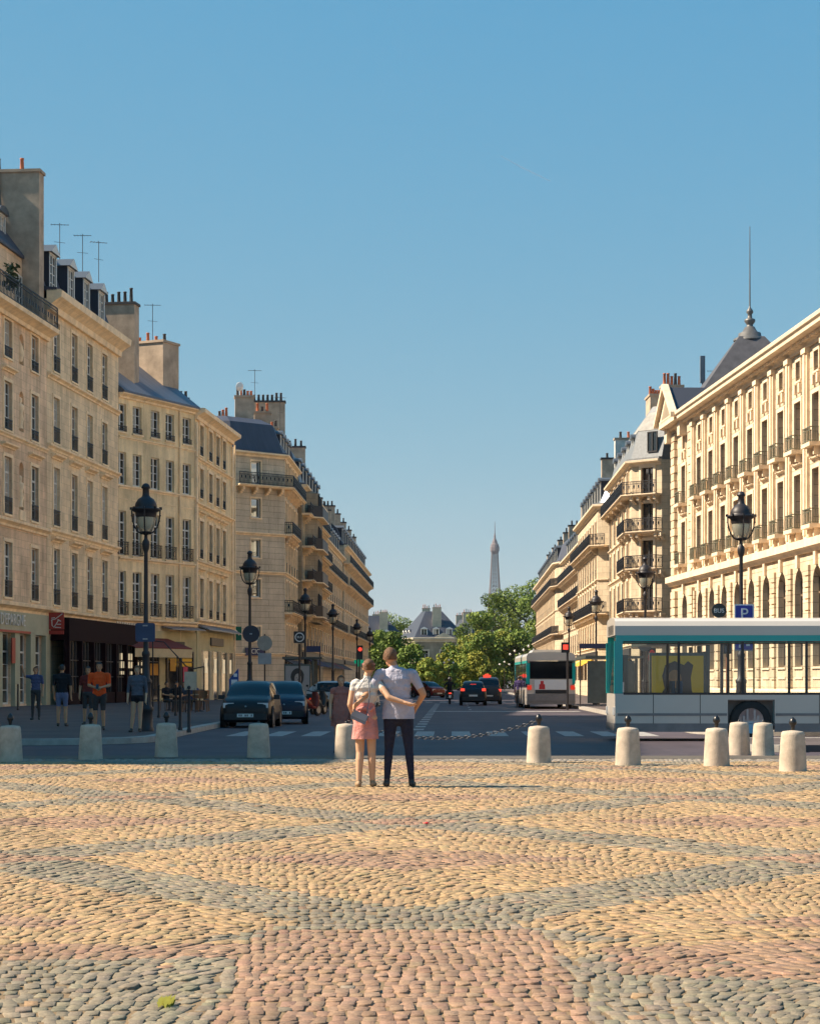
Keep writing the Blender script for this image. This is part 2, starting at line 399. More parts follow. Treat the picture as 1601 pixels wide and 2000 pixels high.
    def rail(s, z, out, i0=0, i1=None, h=0.95, pitch=0.13, name='balcony_railing', m=None, u0=None, u1=None):
        """continuous iron balustrade following the path"""
        mb = MB(); pts = [Vector(p) for p in s.path[i0:(i1+1 if i1 is not None else None)]]
        if u0 is not None: sg = s.segs[i0]; pts = [Vector(sg.P(u0, 0)[:2]), Vector(sg.P(u1, 0)[:2])]
        pp = []
        for k, p in enumerate(pts):
            ns = [Seg(pts[j], pts[j+1]).n for j in (k-1, k) if 0 <= j < len(pts)-1]
            mvec = ns[0] if len(ns) == 1 else (ns[0]+ns[1])/(1+ns[0].dot(ns[1])); pp.append(p+mvec*out)
        if u0 is not None: pp = [pts[0]] + pp + [pts[-1]]
        for zz, t in ((z+h-0.03, 0.05), (z+h-0.2, 0.03), (z+0.1, 0.04)):
            for a, b in zip(pp[:-1], pp[1:]):
                d = b-a; mb.box(((a.x+b.x)/2, (a.y+b.y)/2, zz), (d.length, 0.05, t), rz=math.atan2(d.y, d.x))
        for a, b in zip(pp[:-1], pp[1:]):
            d = b-a; n = max(1, int(d.length/pitch)); rz = math.atan2(d.y, d.x)
            for k in range(n+1):
                c = a + d*(k/n); th = 0.05 if k in (0, n) else 0.028
                mb.box((c.x, c.y, z+h/2), (th, th, h-0.05), rz=rz)
            nn = int(d.length/0.4)
            for k in range(nn):
                c = a + d*((k+0.5)/nn)
                mb.box((c.x, c.y, z+0.42), (0.22, 0.022, 0.03), rz=rz); mb.box((c.x, c.y, z+0.56), (0.13, 0.022, 0.2), rz=rz)
        return mb.build(name, m or IRON, s.root)
    def balcony(s, z, out=0.65, i0=0, i1=None, u0=None, u1=None, consoles=None, th=0.16, h=0.95, m=None):
        pts = [p for p in s.path[i0:(i1+1 if i1 is not None else None)]]
        if u0 is not None: sg = s.segs[i0]; pts = [sg.P(u0, 0)[:2], sg.P(u1, 0)[:2]]
        mb = MB(); sweep(mb, pts, [(-0.02, z-th), (out*0.8, z-th), (out*0.86, z-th*0.5), (out, z-th*0.4), (out, z), (-0.02, z)])
        for i, us in (consoles or {}).items():
            sg = s.segs[i]
            for u in us:
                for k in range(3):
                    mb.box(sg.P(u, z-th-0.14-k*0.13, out*(0.7-0.2*k)/2), (0.22, out*(0.7-0.2*k), 0.26), rz=sg.rz)
        mb.build('balcony', s.tm, s.root); s.rail(z, out-0.06, i0, i1, h, u0=u0, u1=u1, m=m)
    def dormer(s, i, u, z, w=1.15, h=1.9, out=-0.25, back=2.6, kind='white', gable=False, roofm=None, cheek=None, front=None):
        sg = s.segs[i]; mb = MB(); M = Matrix.Rotation(sg.rz, 4, 'Z'); M.translation = Vector(sg.P(u, z, out))
        t = 0.14
        def b(x0, x1, y0, y1, z0, z1, mi):
            q = MB().bx(x0, x1, y0, y1, z0, z1); mb.add([M @ Vector(p) for p in q.v], q.f, mi)
        b(-w/2-t, -w/2, 0, back, 0, h, 1); b(w/2, w/2+t, 0, back, 0, h, 1)
        b(-w/2-t, -w/2, -0.03, 0.0, 0, h, 0); b(w/2, w/2+t, -0.03, 0.0, 0, h, 0); b(-w/2-t, w/2+t, -0.03, 0.05, h-0.12, h, 0)
        if gable:
            e = w/2+t+0.16
            V = [M @ Vector(p) for p in ((-e, -0.2, h-0.04), (e, -0.2, h-0.04), (0, -0.2, h+0.5), (-e, back, h-0.04), (e, back, h-0.04), (0, back, h+0.5))]
            mb.add(V, [(0, 1, 2), (5, 4, 3), (0, 2, 5, 3), (1, 4, 5, 2), (0, 3, 4, 1)], [0, 0, 2, 2, 2])
        else:
            prof = [(-w/2-t-0.16, h-0.02), (w/2+t+0.16, h-0.02)] + [((w/2+t+0.16)*math.cos(math.pi*k/8), h+0.03+0.32*math.sin(math.pi*k/8)) for k in range(9)]
            mb.prism(prof, -0.2, back, 2, M)
        o = mb.build('dormer', [front or WFRAME, cheek or SLATE, roofm or ZINC], s.root)
        link('dormer_window', window_mesh(w, h-0.12, kind, random.choice([0, 0, 1, 3])), o, sg.P(u, z, out-0.06), sg.rz)
        return o
    def chimney(s, c, w, t, z0, z1, rz, pots=4, m=None, ph=0.55, cap=True, taper=0.0, pm=None):
        mb = MB(); mb.box((c[0], c[1], (z0+z1)/2), (w, t, z1-z0), rz=rz)
        if cap: mb.box((c[0], c[1], z1+0.07), (w+0.16, t+0.16, 0.16), rz=rz, mi=1)
        o = mb.build('chimney', [m or PLAST, SOOT if pm is SOOT else PLAST], s.root)
        for k in range(pots):
            a = (k+0.5)/pots-0.5; x = c[0]+math.cos(rz)*w*0.9*a; y = c[1]+math.sin(rz)*w*0.9*a
            q = MB(); hh = ph*random.choice([0.8, 1, 1, 1.3]); dark = pm is SOOT or random.random() < 0.25
            q.lathe([(0.13, 0), (0.12, 0.1), (0.095, hh-0.08), (0.12, hh-0.06), (0.12, hh), (0.06, hh)], (x, y, z1+0.15), 8)
            q.build('chimney_pot', SOOT if dark else TERRA, o)
        return o
    def aerial(s, x, y, z, h=2.2):
        mb = MB(); mb.tube([(x, y, z), (x, y, z+h)], 0.022, 5); a = random.uniform(-0.6, 0.6)
        mb.box((x, y, z+h-0.1), (1.1, 0.025, 0.025), rz=a)
        for k in range(6):
            d = -0.5+k*0.2; mb.box((x+math.cos(a)*d, y+math.sin(a)*d, z+h-0.1), (0.02, 0.5-k*0.05, 0.02), rz=a)
        mb.box((x, y, z+h*0.55), (0.7, 0.02, 0.02), rz=a+0.4)
        mb.build('aerial', SOOT, s.root)
    def sign(s, i, u, z, w, h, m, out=0.06, text=None, tm=None, size=None, name='shop_sign', label=None, sx=1.0):
        sg = s.segs[i]; o = link(name, MB().bx(-w/2, w/2, -0.05, 0.05, -h/2, h/2).mesh(name, m), s.root, sg.P(u, z, out+0.05), sg.rz)
        if label: o['label'] = label
        if text: link('lettering', text_mesh('lettering', text, size or h*0.7, 0.015, tm, sx), o, sg.P(u, z, out+0.12), sg.rz)
        return o
# ------------------------------------------------------------------ ground
def sheet(name, poly, z, m, thick=0.0):
    mb = MB(); n = len(poly)
    if thick:
        mb.add([(x, y, z-thick) for x, y in poly]+[(x, y, z) for x, y in poly], [tuple(range(n, 2*n))]+[(i, (i+1) % n, (i+1) % n+n, i+n) for i in range(n)])
    else: mb.add([(x, y, z) for x, y in poly], [tuple(range(n))])
    o = mb.build(name, m, None, fix=False); tag(o, kind='structure'); return o
def asphalt(name, col, amt=0.25, sc=0.35):
    m, nt, N, L, b = _nt(name); v = _coord(nt, False)
    a = _range(nt, _noise(nt, v, sc, 6, 0.65), 0.3, 0.7, 1-amt, 1+amt); g = _range(nt, _noise(nt, v, 60, 3), 0.3, 0.7, 0.75, 1.25)
    tr = _range(nt, _noise(nt, _coord(nt, False, (1.4, 0.05, 1)), 1.0, 5), 0.35, 0.7, 1.08, 0.82)
    c = _mix(nt, 1.0, tuple(col), a, 'MULTIPLY'); c = _mix(nt, 1.0, c, g, 'MULTIPLY'); c = _mix(nt, 1.0, c, tr, 'MULTIPLY')
    L.new(c, b.inputs['Base Color']); b.inputs['Roughness'].default_value = 0.75; b.inputs['Specular IOR Level'].default_value = 0.4
    _bump(nt, b, _noise(nt, v, 45, 3), 0.4, 0.01); return m
ASPH = asphalt('asphalt', (0.062, 0.047, 0.056), 0.35)
PAVE = stone('pavement_slabs', (0.19, 0.152, 0.145), bw=1.2, bh=0.6, mortar=0.012, stain=0.3)
KERB = mat('granite_kerb', (0.34, 0.31, 0.27), 0.8, nscale=4, namt=0.2, bump=0.2)
EDGE = stone('granite_edge_setts', (0.24, 0.205, 0.165), bw=0.28, bh=0.16, mortar=0.016, mdark=0.5, var=0.25, bump=0.6)
BED = mat('sandy_bed', (0.20, 0.135, 0.072), 0.95, nscale=1.5, namt=0.25, bump=0.5, bscale=60)
EARTH = mat('far_ground', (0.14, 0.13, 0.11), 0.9, nscale=0.02)
sheet('ground', [(-3000, -400), (3000, -400), (3000, 430), (-3000, 430)], -0.08, EARTH)
sheet('far_terrain', [(-3000, 430.0), (3000, 430.0), (3000, 430.01), (-3000, 430.01)], -0.08, EARTH)
mb = MB(); mb.grid([[(x, y, z) for x in (-4000, 0, 4000)] for y, z in ((430, -0.08), (650, -1.0), (1500, -20), (3000, -24), (5500, -26), (8000, -60))]); bpy.data.objects.remove(bpy.data.objects['far_terrain']); tag(mb.build('far_terrain', EARTH), kind='structure')
sheet('plaza_bed', [(-70, -60), (70, -60), (70, 36.6), (-70, 36.6)], 0.015, BED)
def kx_l(d): return -5.85+0.0215*(d-60)
def kx_r(d): return 7.9+0.0215*(d-70)
sheet('plaza_edge_strip', [(-70, 36.6), (70, 36.6), (70, 38.2), (-70, 38.2)], 0.022, EDGE, 0.08)
sheet('road', [(-120, 38.2), (120, 38.2), (120, 430), (-120, 430)], 0.0, ASPH)
def arc(cx, cy, r, a0, a1, n=6): return [(cx+r*math.cos(R(a0+(a1-a0)*k/n)), cy+r*math.sin(R(a0+(a1-a0)*k/n))) for k in range(n+1)]
LPOLY = [(-70, 44.8)] + arc(-8.9, 47.8, 3.0, -90, 0) + [(kx_l(60), 60), (kx_l(150), 150)] + [(kx_l(150)-6, 153), (-70, 153)]
LPOLY2 = [(-40, 158), (-14, 156.8), (kx_l(160)-1, 157.5), (kx_l(161), 159.5), (kx_l(345), 345), (-40, 345)]
RPOLY = [(70, 52.4)] + [(10.6, 52.4)] + arc(10.6, 55.4, 3.0, -90, -180)[1:] + [(kx_r(70), 70), (kx_r(345), 345), (60, 345)]
ISLE = [(40, 40.8), (40, 46.0)] + arc(7.6, 45.2, 0.8, 90, 180, 4) + arc(7.8, 41.8, 1.0, 180, 270, 4)
def pavement(name, poly, flip=False):
    a = sum(p[0]*q[1]-q[0]*p[1] for p, q in zip(poly, poly[1:]+poly[:1]))
    if a < 0: poly = poly[::-1]
    sheet(name, poly, 0.14, PAVE, 0.14)
for nm, pl in (('pavement', LPOLY), ('pavement', LPOLY2), ('pavement', RPOLY), ('traffic_island', ISLE)): pavement(nm, pl)
# granite kerbs: a strip set 3 mm proud of the pavement edge
def kerb(pts, name='kerb'):
    mb = MB(); sweep(mb, pts, [(0.006, 0.004), (0.006, 0.13), (-0.01, 0.144), (-0.28, 0.144), (-0.28, 0.1), (-0.28, 0.004)])
    tag(mb.build(name, KERB), kind='structure')
kerb(LPOLY[0:1] + LPOLY[1:-2]); kerb(LPOLY2[1:-1]); kerb(list(reversed(RPOLY[:-1]))); kerb(list(reversed(ISLE[1:]))[::1] + [ISLE[0]])

PAINT = mat('road_paint', (0.30, 0.285, 0.27), 0.8, nscale=5, namt=0.45, bump=0.1)
def marks(name, rects):
    mb = MB()
    for x0, x1, y0, y1, sk in rects: mb.add([(x0, y0, 0.005), (x1, y0, 0.005), (x1+sk, y1, 0.005), (x0+sk, y1, 0.005)], [(0, 1, 2, 3)])
    tag(mb.build(name, PAINT, fix=False), kind='structure')
marks('zebra_crossing', [(-4.75+0.97*k, -4.25+0.97*k, 52.6, 57.6, 0.1) for k in range(12)])
marks('cycle_lane_dashes', [(0.0+0.0215*(y-56), 0.32+0.0215*(y-56), y, y+1.9, 0.04) for y in np.arange(59, 132, 3.9)])
marks('stop_line', [(1.1, 8.0, 95.5, 97.6, 0), (-4.9, -0.2, 150, 151, 0)])
marks('far_zebra_crossing', [(-4.0+1.0*k, -3.5+1.0*k, 139, 143, 0.1) for k in range(13)])
marks('lane_line', [(2.9+0.0215*(y-100), 3.02+0.0215*(y-100), y, y+3, 0.06) for y in np.arange(101, 300, 9.0)])

# plaza setts: every stone modelled, coloured by the pattern it belongs to
def lattice_col(x, y, rng):
    och = np.array((0.335, 0.222, 0.116)); gry = np.array((0.212, 0.174, 0.120)); ros = np.array((0.275, 0.170, 0.108))
    s = (y-11.7)/8.5; t = x/6.5
    a = s+t; b = s-t
    fa = np.abs(a-np.round(a)); fb = np.abs(b-np.round(b)); w = 0.088
    band = np.minimum(fa, fb) < w
    p = a-np.floor(a)-0.5; q = b-np.floor(b)-0.5
    dx = (p-q)/2*6.5; dy = (p+q)/2*8.5
    heart = np.abs(dx)/1.5+np.abs(dy)/0.95 < 1
    p2 = a-np.round(a); q2 = b-np.round(b); dx2 = (p2-q2)/2*6.5; dy2 = (p2+q2)/2*8.5
    node = (np.abs(dx2)/0.75+np.abs(dy2)/0.5 < 1)
    k = np.zeros(len(x), int); k[band] = 1; k[heart] = 2; k[node & (y > 14)] = 2
    near = y < 11.55-0.02*np.abs(x)
    k[near & ~(band & (y > 10.9))] = 0
    k[(y < 10.75)] = 0
    rose_row = np.where(x < 0, (y < 10.75) & (y > 10.2), (y < 10.4+0.25*np.minimum(x, 3)) & (y > 9.9-0.28*x+0.05) & (x > 1.0))
    k[(y < 10.3)] = 1
    k[rose_row] = 2
    k[(np.abs(x+0.04) < 0.78) & (y < 11.45)] = 2
    k[y > 35.4] = 3
    flip = rng.random(len(x)) < 0.015; k[flip] = rng.integers(0, 3, flip.sum())
    base = np.array([och, gry, ros, (0.26, 0.22, 0.175)])[k]
    v = rng.normal(1.0, 0.085, (len(x), 1)); tint = rng.normal(1.0, 0.025, (len(x), 3))
    return np.clip(base*v*tint, 0.03, 0.8)
def setts():
    rng = np.random.default_rng(3); C = []
    y = 7.3; row = 0
    while y < 36.5:
        h = 0.122 if y < 16 else 0.138
        half = 0.2*y+4.6; wst = 0.066 if y < 16 else 0.082
        n = int(2*half/wst); xs = (np.arange(n)-n/2)*wst + (row % 2)*wst*0.5 + rng.normal(0, 0.008, n)
        ph = (xs/2.3+0.13*y) - np.floor(xs/2.3+0.13*y); fan = 0.5*(1-(2*ph-1)**2)
        strip = np.abs(xs+0.04) < 0.86; amp = np.where(strip, np.clip((y-11.3)/2.2, 0, 1), 1.0); fan = fan*amp
        slope = amp*0.5*-2*(2*ph-1)*2/2.3
        yy = y + fan + rng.normal(0, 0.006, n)
        C.append(np.stack([xs, yy, np.full(n, wst), np.full(n, h), np.arctan(slope)*0.85], 1)); y += h; row += 1
    C = np.concatenate(C); C = C[(C[:, 1] < 36.55)]
    n = len(C); w = C[:, 2]*0.5*rng.uniform(0.93, 1.0, n); h = C[:, 3]*0.5*rng.uniform(0.86, 0.98, n)
    rot = C[:, 4] + rng.normal(0, 0.05, n)
    sx = np.array([-1, 1, 1, -1]); sy = np.array([-1, -1, 1, 1])
    top = 0.022 + rng.normal(0, 0.0027, n); tx = rng.normal(0, 0.03, n); ty = rng.normal(0, 0.03, n)
    V = np.zeros((n, 16, 3)); jit = rng.normal(0, 0.0042, (n, 4, 2))
    for ring, (sc, dz) in enumerate(((1.0, -0.045), (1.0, -0.007), (0.975, -0.002), (0.92, 0.0))):
        for j in range(4):
            lx = (sx[j]*w + jit[:, j, 0])*sc; ly = (sy[j]*h + jit[:, j, 1])*sc
            V[:, ring*4+j, 0] = C[:, 0] + lx*np.cos(rot) - ly*np.sin(rot); V[:, ring*4+j, 1] = C[:, 1] + lx*np.sin(rot) + ly*np.cos(rot)
            V[:, ring*4+j, 2] = (top + dz + lx*tx + ly*ty) if ring else top + dz
    F = []
    for r in range(3):
        for j in range(4): F.append((r*4+j, r*4+(j+1) % 4, r*4+4+(j+1) % 4, r*4+4+j))
    F.append((12, 13, 14, 15)); F = np.array(F); nf = len(F)
    faces = (F[None] + (np.arange(n)*16)[:, None, None]).reshape(-1, 4)
    me = bpy.data.meshes.new('plaza'); me.vertices.add(n*16); me.vertices.foreach_set('co', V.ravel())
    me.loops.add(len(faces)*4); me.loops.foreach_set('vertex_index', faces.ravel().astype(np.int32))
    me.polygons.add(len(faces)); me.polygons.foreach_set('loop_start', np.arange(len(faces), dtype=np.int32)*4)
    me.polygons.foreach_set('loop_total', np.full(len(faces), 4, np.int32)); me.update(calc_edges=True)
    col = lattice_col(C[:, 0], C[:, 1], rng); rgba = np.concatenate([col, np.ones((n, 1))], 1)
    at = me.color_attributes.new('stone_colour', 'FLOAT_COLOR', 'POINT'); at.data.foreach_set('color', np.repeat(rgba, 16, 0).ravel().astype(np.float32))
    m, nt, N, L, b = _nt('setts'); a = nt.nodes.new('ShaderNodeVertexColor'); a.layer_name = 'stone_colour'; v = _coord(nt, False)
    f = _range(nt, _noise(nt, v, 26, 6, 0.75), 0.3, 0.7, 0.6, 1.38); f2 = _range(nt, _noise(nt, v, 0.7, 6, 0.65), 0.3, 0.7, 0.87, 1.09)
    c = _mix(nt, 1.0, _mix(nt, 1.0, a.outputs['Color'], f, 'MULTIPLY'), f2, 'MULTIPLY'); L.new(c, b.inputs['Base Color'])
    b.inputs['Roughness'].default_value = 0.7; b.inputs['Specular IOR Level'].default_value = 0.35
    _bump(nt, b, _noise(nt, v, 45, 5, 0.7), 0.6, 0.012)
    me.materials.append(m); o = bpy.data.objects.new('plaza', me); COL.objects.link(o); tag(o, kind='structure')
setts()

# ------------------------------------------------------------------ buildings on the left
def LP(d): return (-19.8+(d-112.6)*0.0937, d)
GD = guard_mesh(1.35, 0.85, 0.11, 0.04); GC = guard_mesh(1.15, 0.85, 0.1, 0.16, scroll=True); GDn = guard_mesh(1.35, 0.55, 0.11, 0.04)
FLATROOF = lambda z, dep: [(-0.3, z), (-0.3, z+0.25), (-dep, z+0.3), (-dep, z)]
# two houses that stand before the picture's left edge and shade the crossing
for a, b_, h, lab in ((34.7, 39.0, 23.3, 'narrow stone house end beside the plaza, outside the view'), (39.0, 86.0, 28.2, 'tall long stone house beside the plaza, outside the view')):
    q = Bld('corner_house' if h < 25 else 'long_house', lab, [LP(a), LP(b_)], 14, LIME, TRIM)
    L_ = q.segs[0].L; nb = max(1, int(L_/3.7))
    for z0, z1 in ((5.7, 8.4), (10, 12.8), (14.4, 16.7), (18.1, 20.3), (22.8, 25.2)):
        if z1 > h-1: continue
        for k in range(nb): q.win(0, L_*(k+0.5)/nb, z0, z1, 1.35, 'white', GD)
    q.band(h-0.6, 0.7, 0.7); q.band(5.0, 0.35, 0.3); q.close(h); q.roof(FLATROOF(h, 14), ZINC)

# A: rosy house with the savings bank on its ground floor
def ua(x): return (30.35/(0.0937+(800.5-x)/4000)-86.0)*1.0044
A = Bld('town_house', 'rosy stone house with niches between its windows, bank shop below, cut by the left edge', [LP(86), LP(112)], 13, LIMEB, TRIM, reveal=0.24)
LA = A.segs[0].L
ubays = [ua(15)-4.9*k for k in range(1, 4)] + [ua(15), ua(67)]
for u in ubays:
    for z0, z1, g in ((5.75, 8.55, GD), (10.0, 12.9, GD), (14.3, 16.75, GDn), (18.0, 20.0-0.1, GDn)):
        A.win(0, u, z0, z1, 1.4, 'white', g); A.surround(0, u, z0, z1, 1.4, 0.18, 0.05)
    A.hood(0, u, 13.35, 2.5); A.hood(0, u, 17.25, 2.2) if u < ua(40) else None
for u in [ua(42)-4.9*k for k in range(4)]:
    for z0, z1 in ((10.4, 12.9), (14.5, 16.6), (18.0, 19.6)):
        n = 8; w = 0.42; sg = A.segs[0]
        poly = [(u-w, z0), (u+w, z0)] + [(u+w*math.cos(math.pi*k/n), z1-w+w*math.sin(math.pi*k/n)) for k in range(n+1)]
        A.op[0].append((u-w, u+w, z0, z1, True))
        A.wall.quad(sg.P(u-w, z0, -0.24), sg.P(u+w, z0, -0.24), sg.P(u+w, z1, -0.24), sg.P(u-w, z1, -0.24), 0, [(0, 0), (0.1, 0), (0.1, 0.1), (0, 0.1)])
        st = MB(); st.lathe([(0.2, 0), (0.16, 0.15), (0.22, 0.5), (0.17, 0.8), (0.24, 1.1), (0.2, 1.25), (0.09, 1.32), (0.13, 1.45), (0.12, 1.6), (0.0, 1.68)] if z1-z0 > 2 else [(0.14, 0), (0.24, 0.4), (0.16, 0.8), (0.0, 1.2)], sg.P(u, z0+0.15, -0.1), 10)
        st.build('niche_figure', TRIM, A.root)
    A.tbox(0, u, 10.1, 1.1, 0.5, 0.1)
A.band(9.35, 0.4, 0.3); A.band(13.9, 0.22, 0.16); A.band(5.0, 0.5, 0.42); A.band(20.0, 0.65, 0.75)
# attic storey set back behind the long balcony
at = [Seg(*[LP(86), LP(112)]).P(0, 0, -0.9)[:2], Seg(*[LP(86), LP(112)]).P(LA, 0, -0.9)[:2]]
mbA = MB(); sweep(mbA, at, [(0, 20.65), (0, 24.2), (-10, 24.2), (-10, 20.65)]); mbA.build('attic_storey', LIMEB, A.root)
for u in ubays: link('window', window_mesh(1.15, 2.4, 'white', 0), A.root, A.segs[0].P(u, 20.8, -0.86), A.segs[0].rz)
A.rail(20.65, 0.6, h=1.2, pitch=0.24)
pl_ = MB()
for k in range(260):
    a_ = random.uniform(0, 6.28); r_ = random.uniform(0, 0.75); c_ = Vector(A.segs[0].P(ua(12), 21.5+random.uniform(0, 1.2), 0.25)); c_ += Vector((0.5*r_*math.cos(a_), 1.3*r_*math.sin(a_), 0)); d_ = Vector((random.uniform(-1, 1), random.uniform(-1, 1), random.uniform(-0.3, 1)))*0.16; e_ = Vector((random.uniform(-1, 1), random.uniform(-1, 1), 0))*0.12
    pl_.quad(c_-d_, c_+e_, c_+d_, c_-e_)
plo = pl_.build('balcony_plant', mat('balcony_leaf', (0.05, 0.075, 0.02), 0.7), A.root, fix=False)
A.roof([(0.15, 24.2), (0.15, 24.35), (-2.3, 27.6), (-7, 28.3), (-7, 24.2)], SLATE, at)
for u in (LA-3.5, LA-8.4): A.dormer(0, u, 24.6, 1.1, 1.7, -1.5, 2.6)
A.chimney((-24.2, 111.1), 8.6, 0.95, 20.7, 28.9, R(-5), 6, ph=0.7)
fl = MB(); fl.tube([(-22.3, 110.3, 28.9), (-21.9, 110.2, 24.5)], 0.16, 6); fl.build('flue_pipe', ZINC, A.root)
# bank shopfront
SAGE = mat('sage_render', (0.42, 0.40, 0.27), 0.8, nscale=1.0, namt=0.12)
REDS = mat('sign_red', (0.36, 0.03, 0.015), 0.5, namt=0.05); LETW = mat('letter_pale', (0.62, 0.6, 0.55), 0.5, namt=0.0)
sf = MB(); sg = A.segs[0]
sf.box(sg.P(LA-8, 4.45, 0.1), (15.9, 0.28, 1.1), rz=sg.rz); 
for u in (LA-0.55, LA-3.5, LA-6.4, LA-9.5, LA-12.6, LA-15.3): sf.box(sg.P(u, 2.0, 0.1), (0.9, 0.26, 3.8), rz=sg.rz)
sf.build('shopfront', SAGE, A.root)
for u, w in ((LA-2.0, 2.0), (LA-4.95, 2.0), (LA-8.0, 2.2), (LA-11.05, 2.2), (LA-13.95, 2.0)):
    A.win(0, u, 0.25, 3.9, w, 'transom', None, 'shop_window', 0, sill=False)
A.sign(0, LA-8.9, 4.55, 6.8, 0.02, SAGE, 0.2, "CAISSE D'EPARGNE", LETW, 0.85, 'shop_sign', sx=1.0)
bar = MB(); bar.box(sg.P(LA-8.9, 3.98, 0.28), (9.4, 0.06, 0.12), rz=sg.rz); bar.build('red_sign_bar', REDS, A.root)
bn = MB(); bn.box(sg.P(LA-7.2, 3.0, 0.24), (0.6, 0.05, 1.3), rz=sg.rz); bn.build('red_window_panel', REDS, A.root)
# projecting red bank sign with its white line emblem, end of the facade
ps = MB(); ps.box((LP(112)[0]+0.6, 111.6, 4.72), (0.82, 0.16, 0.92)); ps.box((LP(112)[0]+0.6, 111.6, 4.1), (0.8, 0.16, 0.2)); ps.bx(LP(112)[0], LP(112)[0]+0.2, 111.55, 111.65, 4.5, 4.7)
pso = ps.build('projecting_sign', REDS, A.root)
em = MB(); ES = 0.55; ox, oz, yy = LP(112)[0]+0.2, 4.26, 111.5
for pl in ([(1.35, 1.55), (0.6, 1.0), (0.3, 0.95), (0.25, 0.85)], [(0.3, 0.95), (0.32, 0.4), (0.5, 0.2), (0.75, 0.55), (1.0, 1.0)], [(0.25, 1.1), (0.6, 1.15)], [(0.6, 0.2), (1.2, 0.17)], [(0.8, 0.5), (1.2, 0.5)], [(0.85, 0.95), (1.2, 0.8)]):
    em.tube([(ox+x*ES, yy, oz+z*ES) for x, z in pl], 0.026, 5)
em.build('emblem', LETW, pso)
A.close(20.65)
# B
B = Bld('town_house', 'tall cream house with white dormers and hooded windows over the dark brasserie', [LP(112.03), LP(128.6)], 13, LIME, TRIM, reveal=0.24)
ub = [(30.35/(0.0937+(800.5-x)/4000)-112.03)*1.0044 for x in (110, 145, 175, 204)]
for u in ub:
    for z0, z1, g in ((5.7, 8.8, GD), (10.1, 13.3, GD), (14.7, 17.2, GD), (18.65, 21.4, GD)):
        B.win(0, u, z0, z1, 1.3, 'white', g); B.surround(0, u, z0, z1, 1.3, 0.17, 0.04)
    for z in (13.75, 9.15): B.hood(0, u, z, 2.3, 0.32, 0.28)
for z, h, o in ((5.05, 0.35, 0.3), (9.55, 0.3, 0.22), (14.2, 0.3, 0.22), (18.1, 0.3, 0.25), (21.8, 1.1, 0.85)): B.band(z, h, o)
B.close(22.4); B.roof([(0.55, 22.85), (0.55, 23.0), (-0.3, 23.1), (-1.4, 26.0), (-5, 26.8), (-13, 26.8), (-13, 22.4)], SLATE)
for u in ub: B.dormer(0, u, 23.0, 1.25, 2.25, -0.2, 2.6, gable=True, cheek=SLATE)
B.chimney((-19.2, 132.3), 3.2, 1.1, 20, 25.7, R(-8), 7, pm=SOOT, ph=0.75)
for x, y in ((-21.2, 124), (-20.3, 127), (-19.6, 129)): B.aerial(x, y, 26.6, 2.6)
# C
Cp = [LP(128.65), (-14.4, 137.0)]
Cb = Bld('town_house', 'low yellow stone house with white casements under a steep grey zinc roof', Cp, 10, LIMEC, TRIM, reveal=0.26)
uc = (0.35, 2.15, 4.29, 6.1, 8.23)
for u in uc:
    for z0, z1, g, k, ar in ((5.6, 8.4, GC, 'white', True), (9.4, 12.2, GC, 'transom', True), (13.85, 15.9, None, 'white', False), (17.2, 18.95, guard_mesh(1.05, 0.35, 0.1, 0.04), 'white', False)):
        Cb.win(0, u, z0, z1, 1.05, k, g, var=random.choice([0, 0, 1]), arch=False)
    Cb.tbox(0, u, 12.95, 1.3, 0.05, 0.03)
for z, h, o in ((5.1, 0.3, 0.35), (9.05, 0.22, 0.15), (13.6, 0.2, 0.12), (16.75, 0.15, 0.1), (19.3, 0.4, 0.4)): Cb.band(z, h, o)
Cb.close(19.5); Cb.roof([(0.42, 19.62), (0.42, 19.75), (-5.2, 24.0), (-10, 24.0), (-10, 19.5)], ZINCD)
Cb.chimney((-17.6, 137.6), 3.6, 2.0, 19.0, 24.0, math.atan2(-0.42, 0.907), 5)
for x, y in ((-18.6, 136.8), (-17.2, 136.9)): Cb.aerial(x, y, 24.1, 2.6)
sky_l = MB(); sg = Cb.segs[0]; sky_l.box(sg.P(3.5, 20.9, -1.0), (3.4, 0.06, 0.5), rz=sg.rz, M=None); 
dp = MB(); dp.tube([sg.P(7.2, 0.3, 0.08), sg.P(7.2, 19.3, 0.08)], 0.06, 6); dp.build('drainpipe', TRIM, Cb.root)
# D
D = Bld('town_house', 'narrow yellow stone corner house in sharp perspective with four rows of pilastered windows', [(-14.38, 137.03), (-13.2, 152)], 10, LIMEC, TRIM, reveal=0.3)
for u in (2.0, 5.5, 8.35, 11.1, 13.9)[:4]:
    for z0, z1 in ((5.8, 8.4), (9.8, 12.3), (13.9, 15.85), (16.8, 18.8)):
        D.win(0, u, z0, z1, 1.4, 'brown', guard_mesh(1.35, 0.6, 0.09, 0.05), var=0); D.surround(0, u, z0, z1, 1.4, 0.2, 0.12)
    for z in (8.9, 12.75): D.hood(0, u, z, 2.3, 0.25, 0.2)
for z, h, o in ((5.3, 0.35, 0.35), (9.35, 0.25, 0.2), (13.2, 0.25, 0.25), (16.3, 0.22, 0.2), (19.0, 0.75, 0.7)): D.band(z, h, o)
for u in (0.25, 14.75): D.tbox(0, u, 12, 0.5, 13.6, 0.14)
D.close(19.5); D.roof([(0.3, 19.75), (-3.0, 20.6), (-10, 20.9), (-10, 19.5)], ZINCD)
D.chimney((-16.6, 150), 0.8, 1.3, 20, 22.0, 0.1, 2, pm=SOOT)
dp = MB(); dp.tube([(-13.0, 152.15, 0.2), (-13.0, 152.15, 19)], 0.07, 6); dp.build('drainpipe', TRIM, D.root)
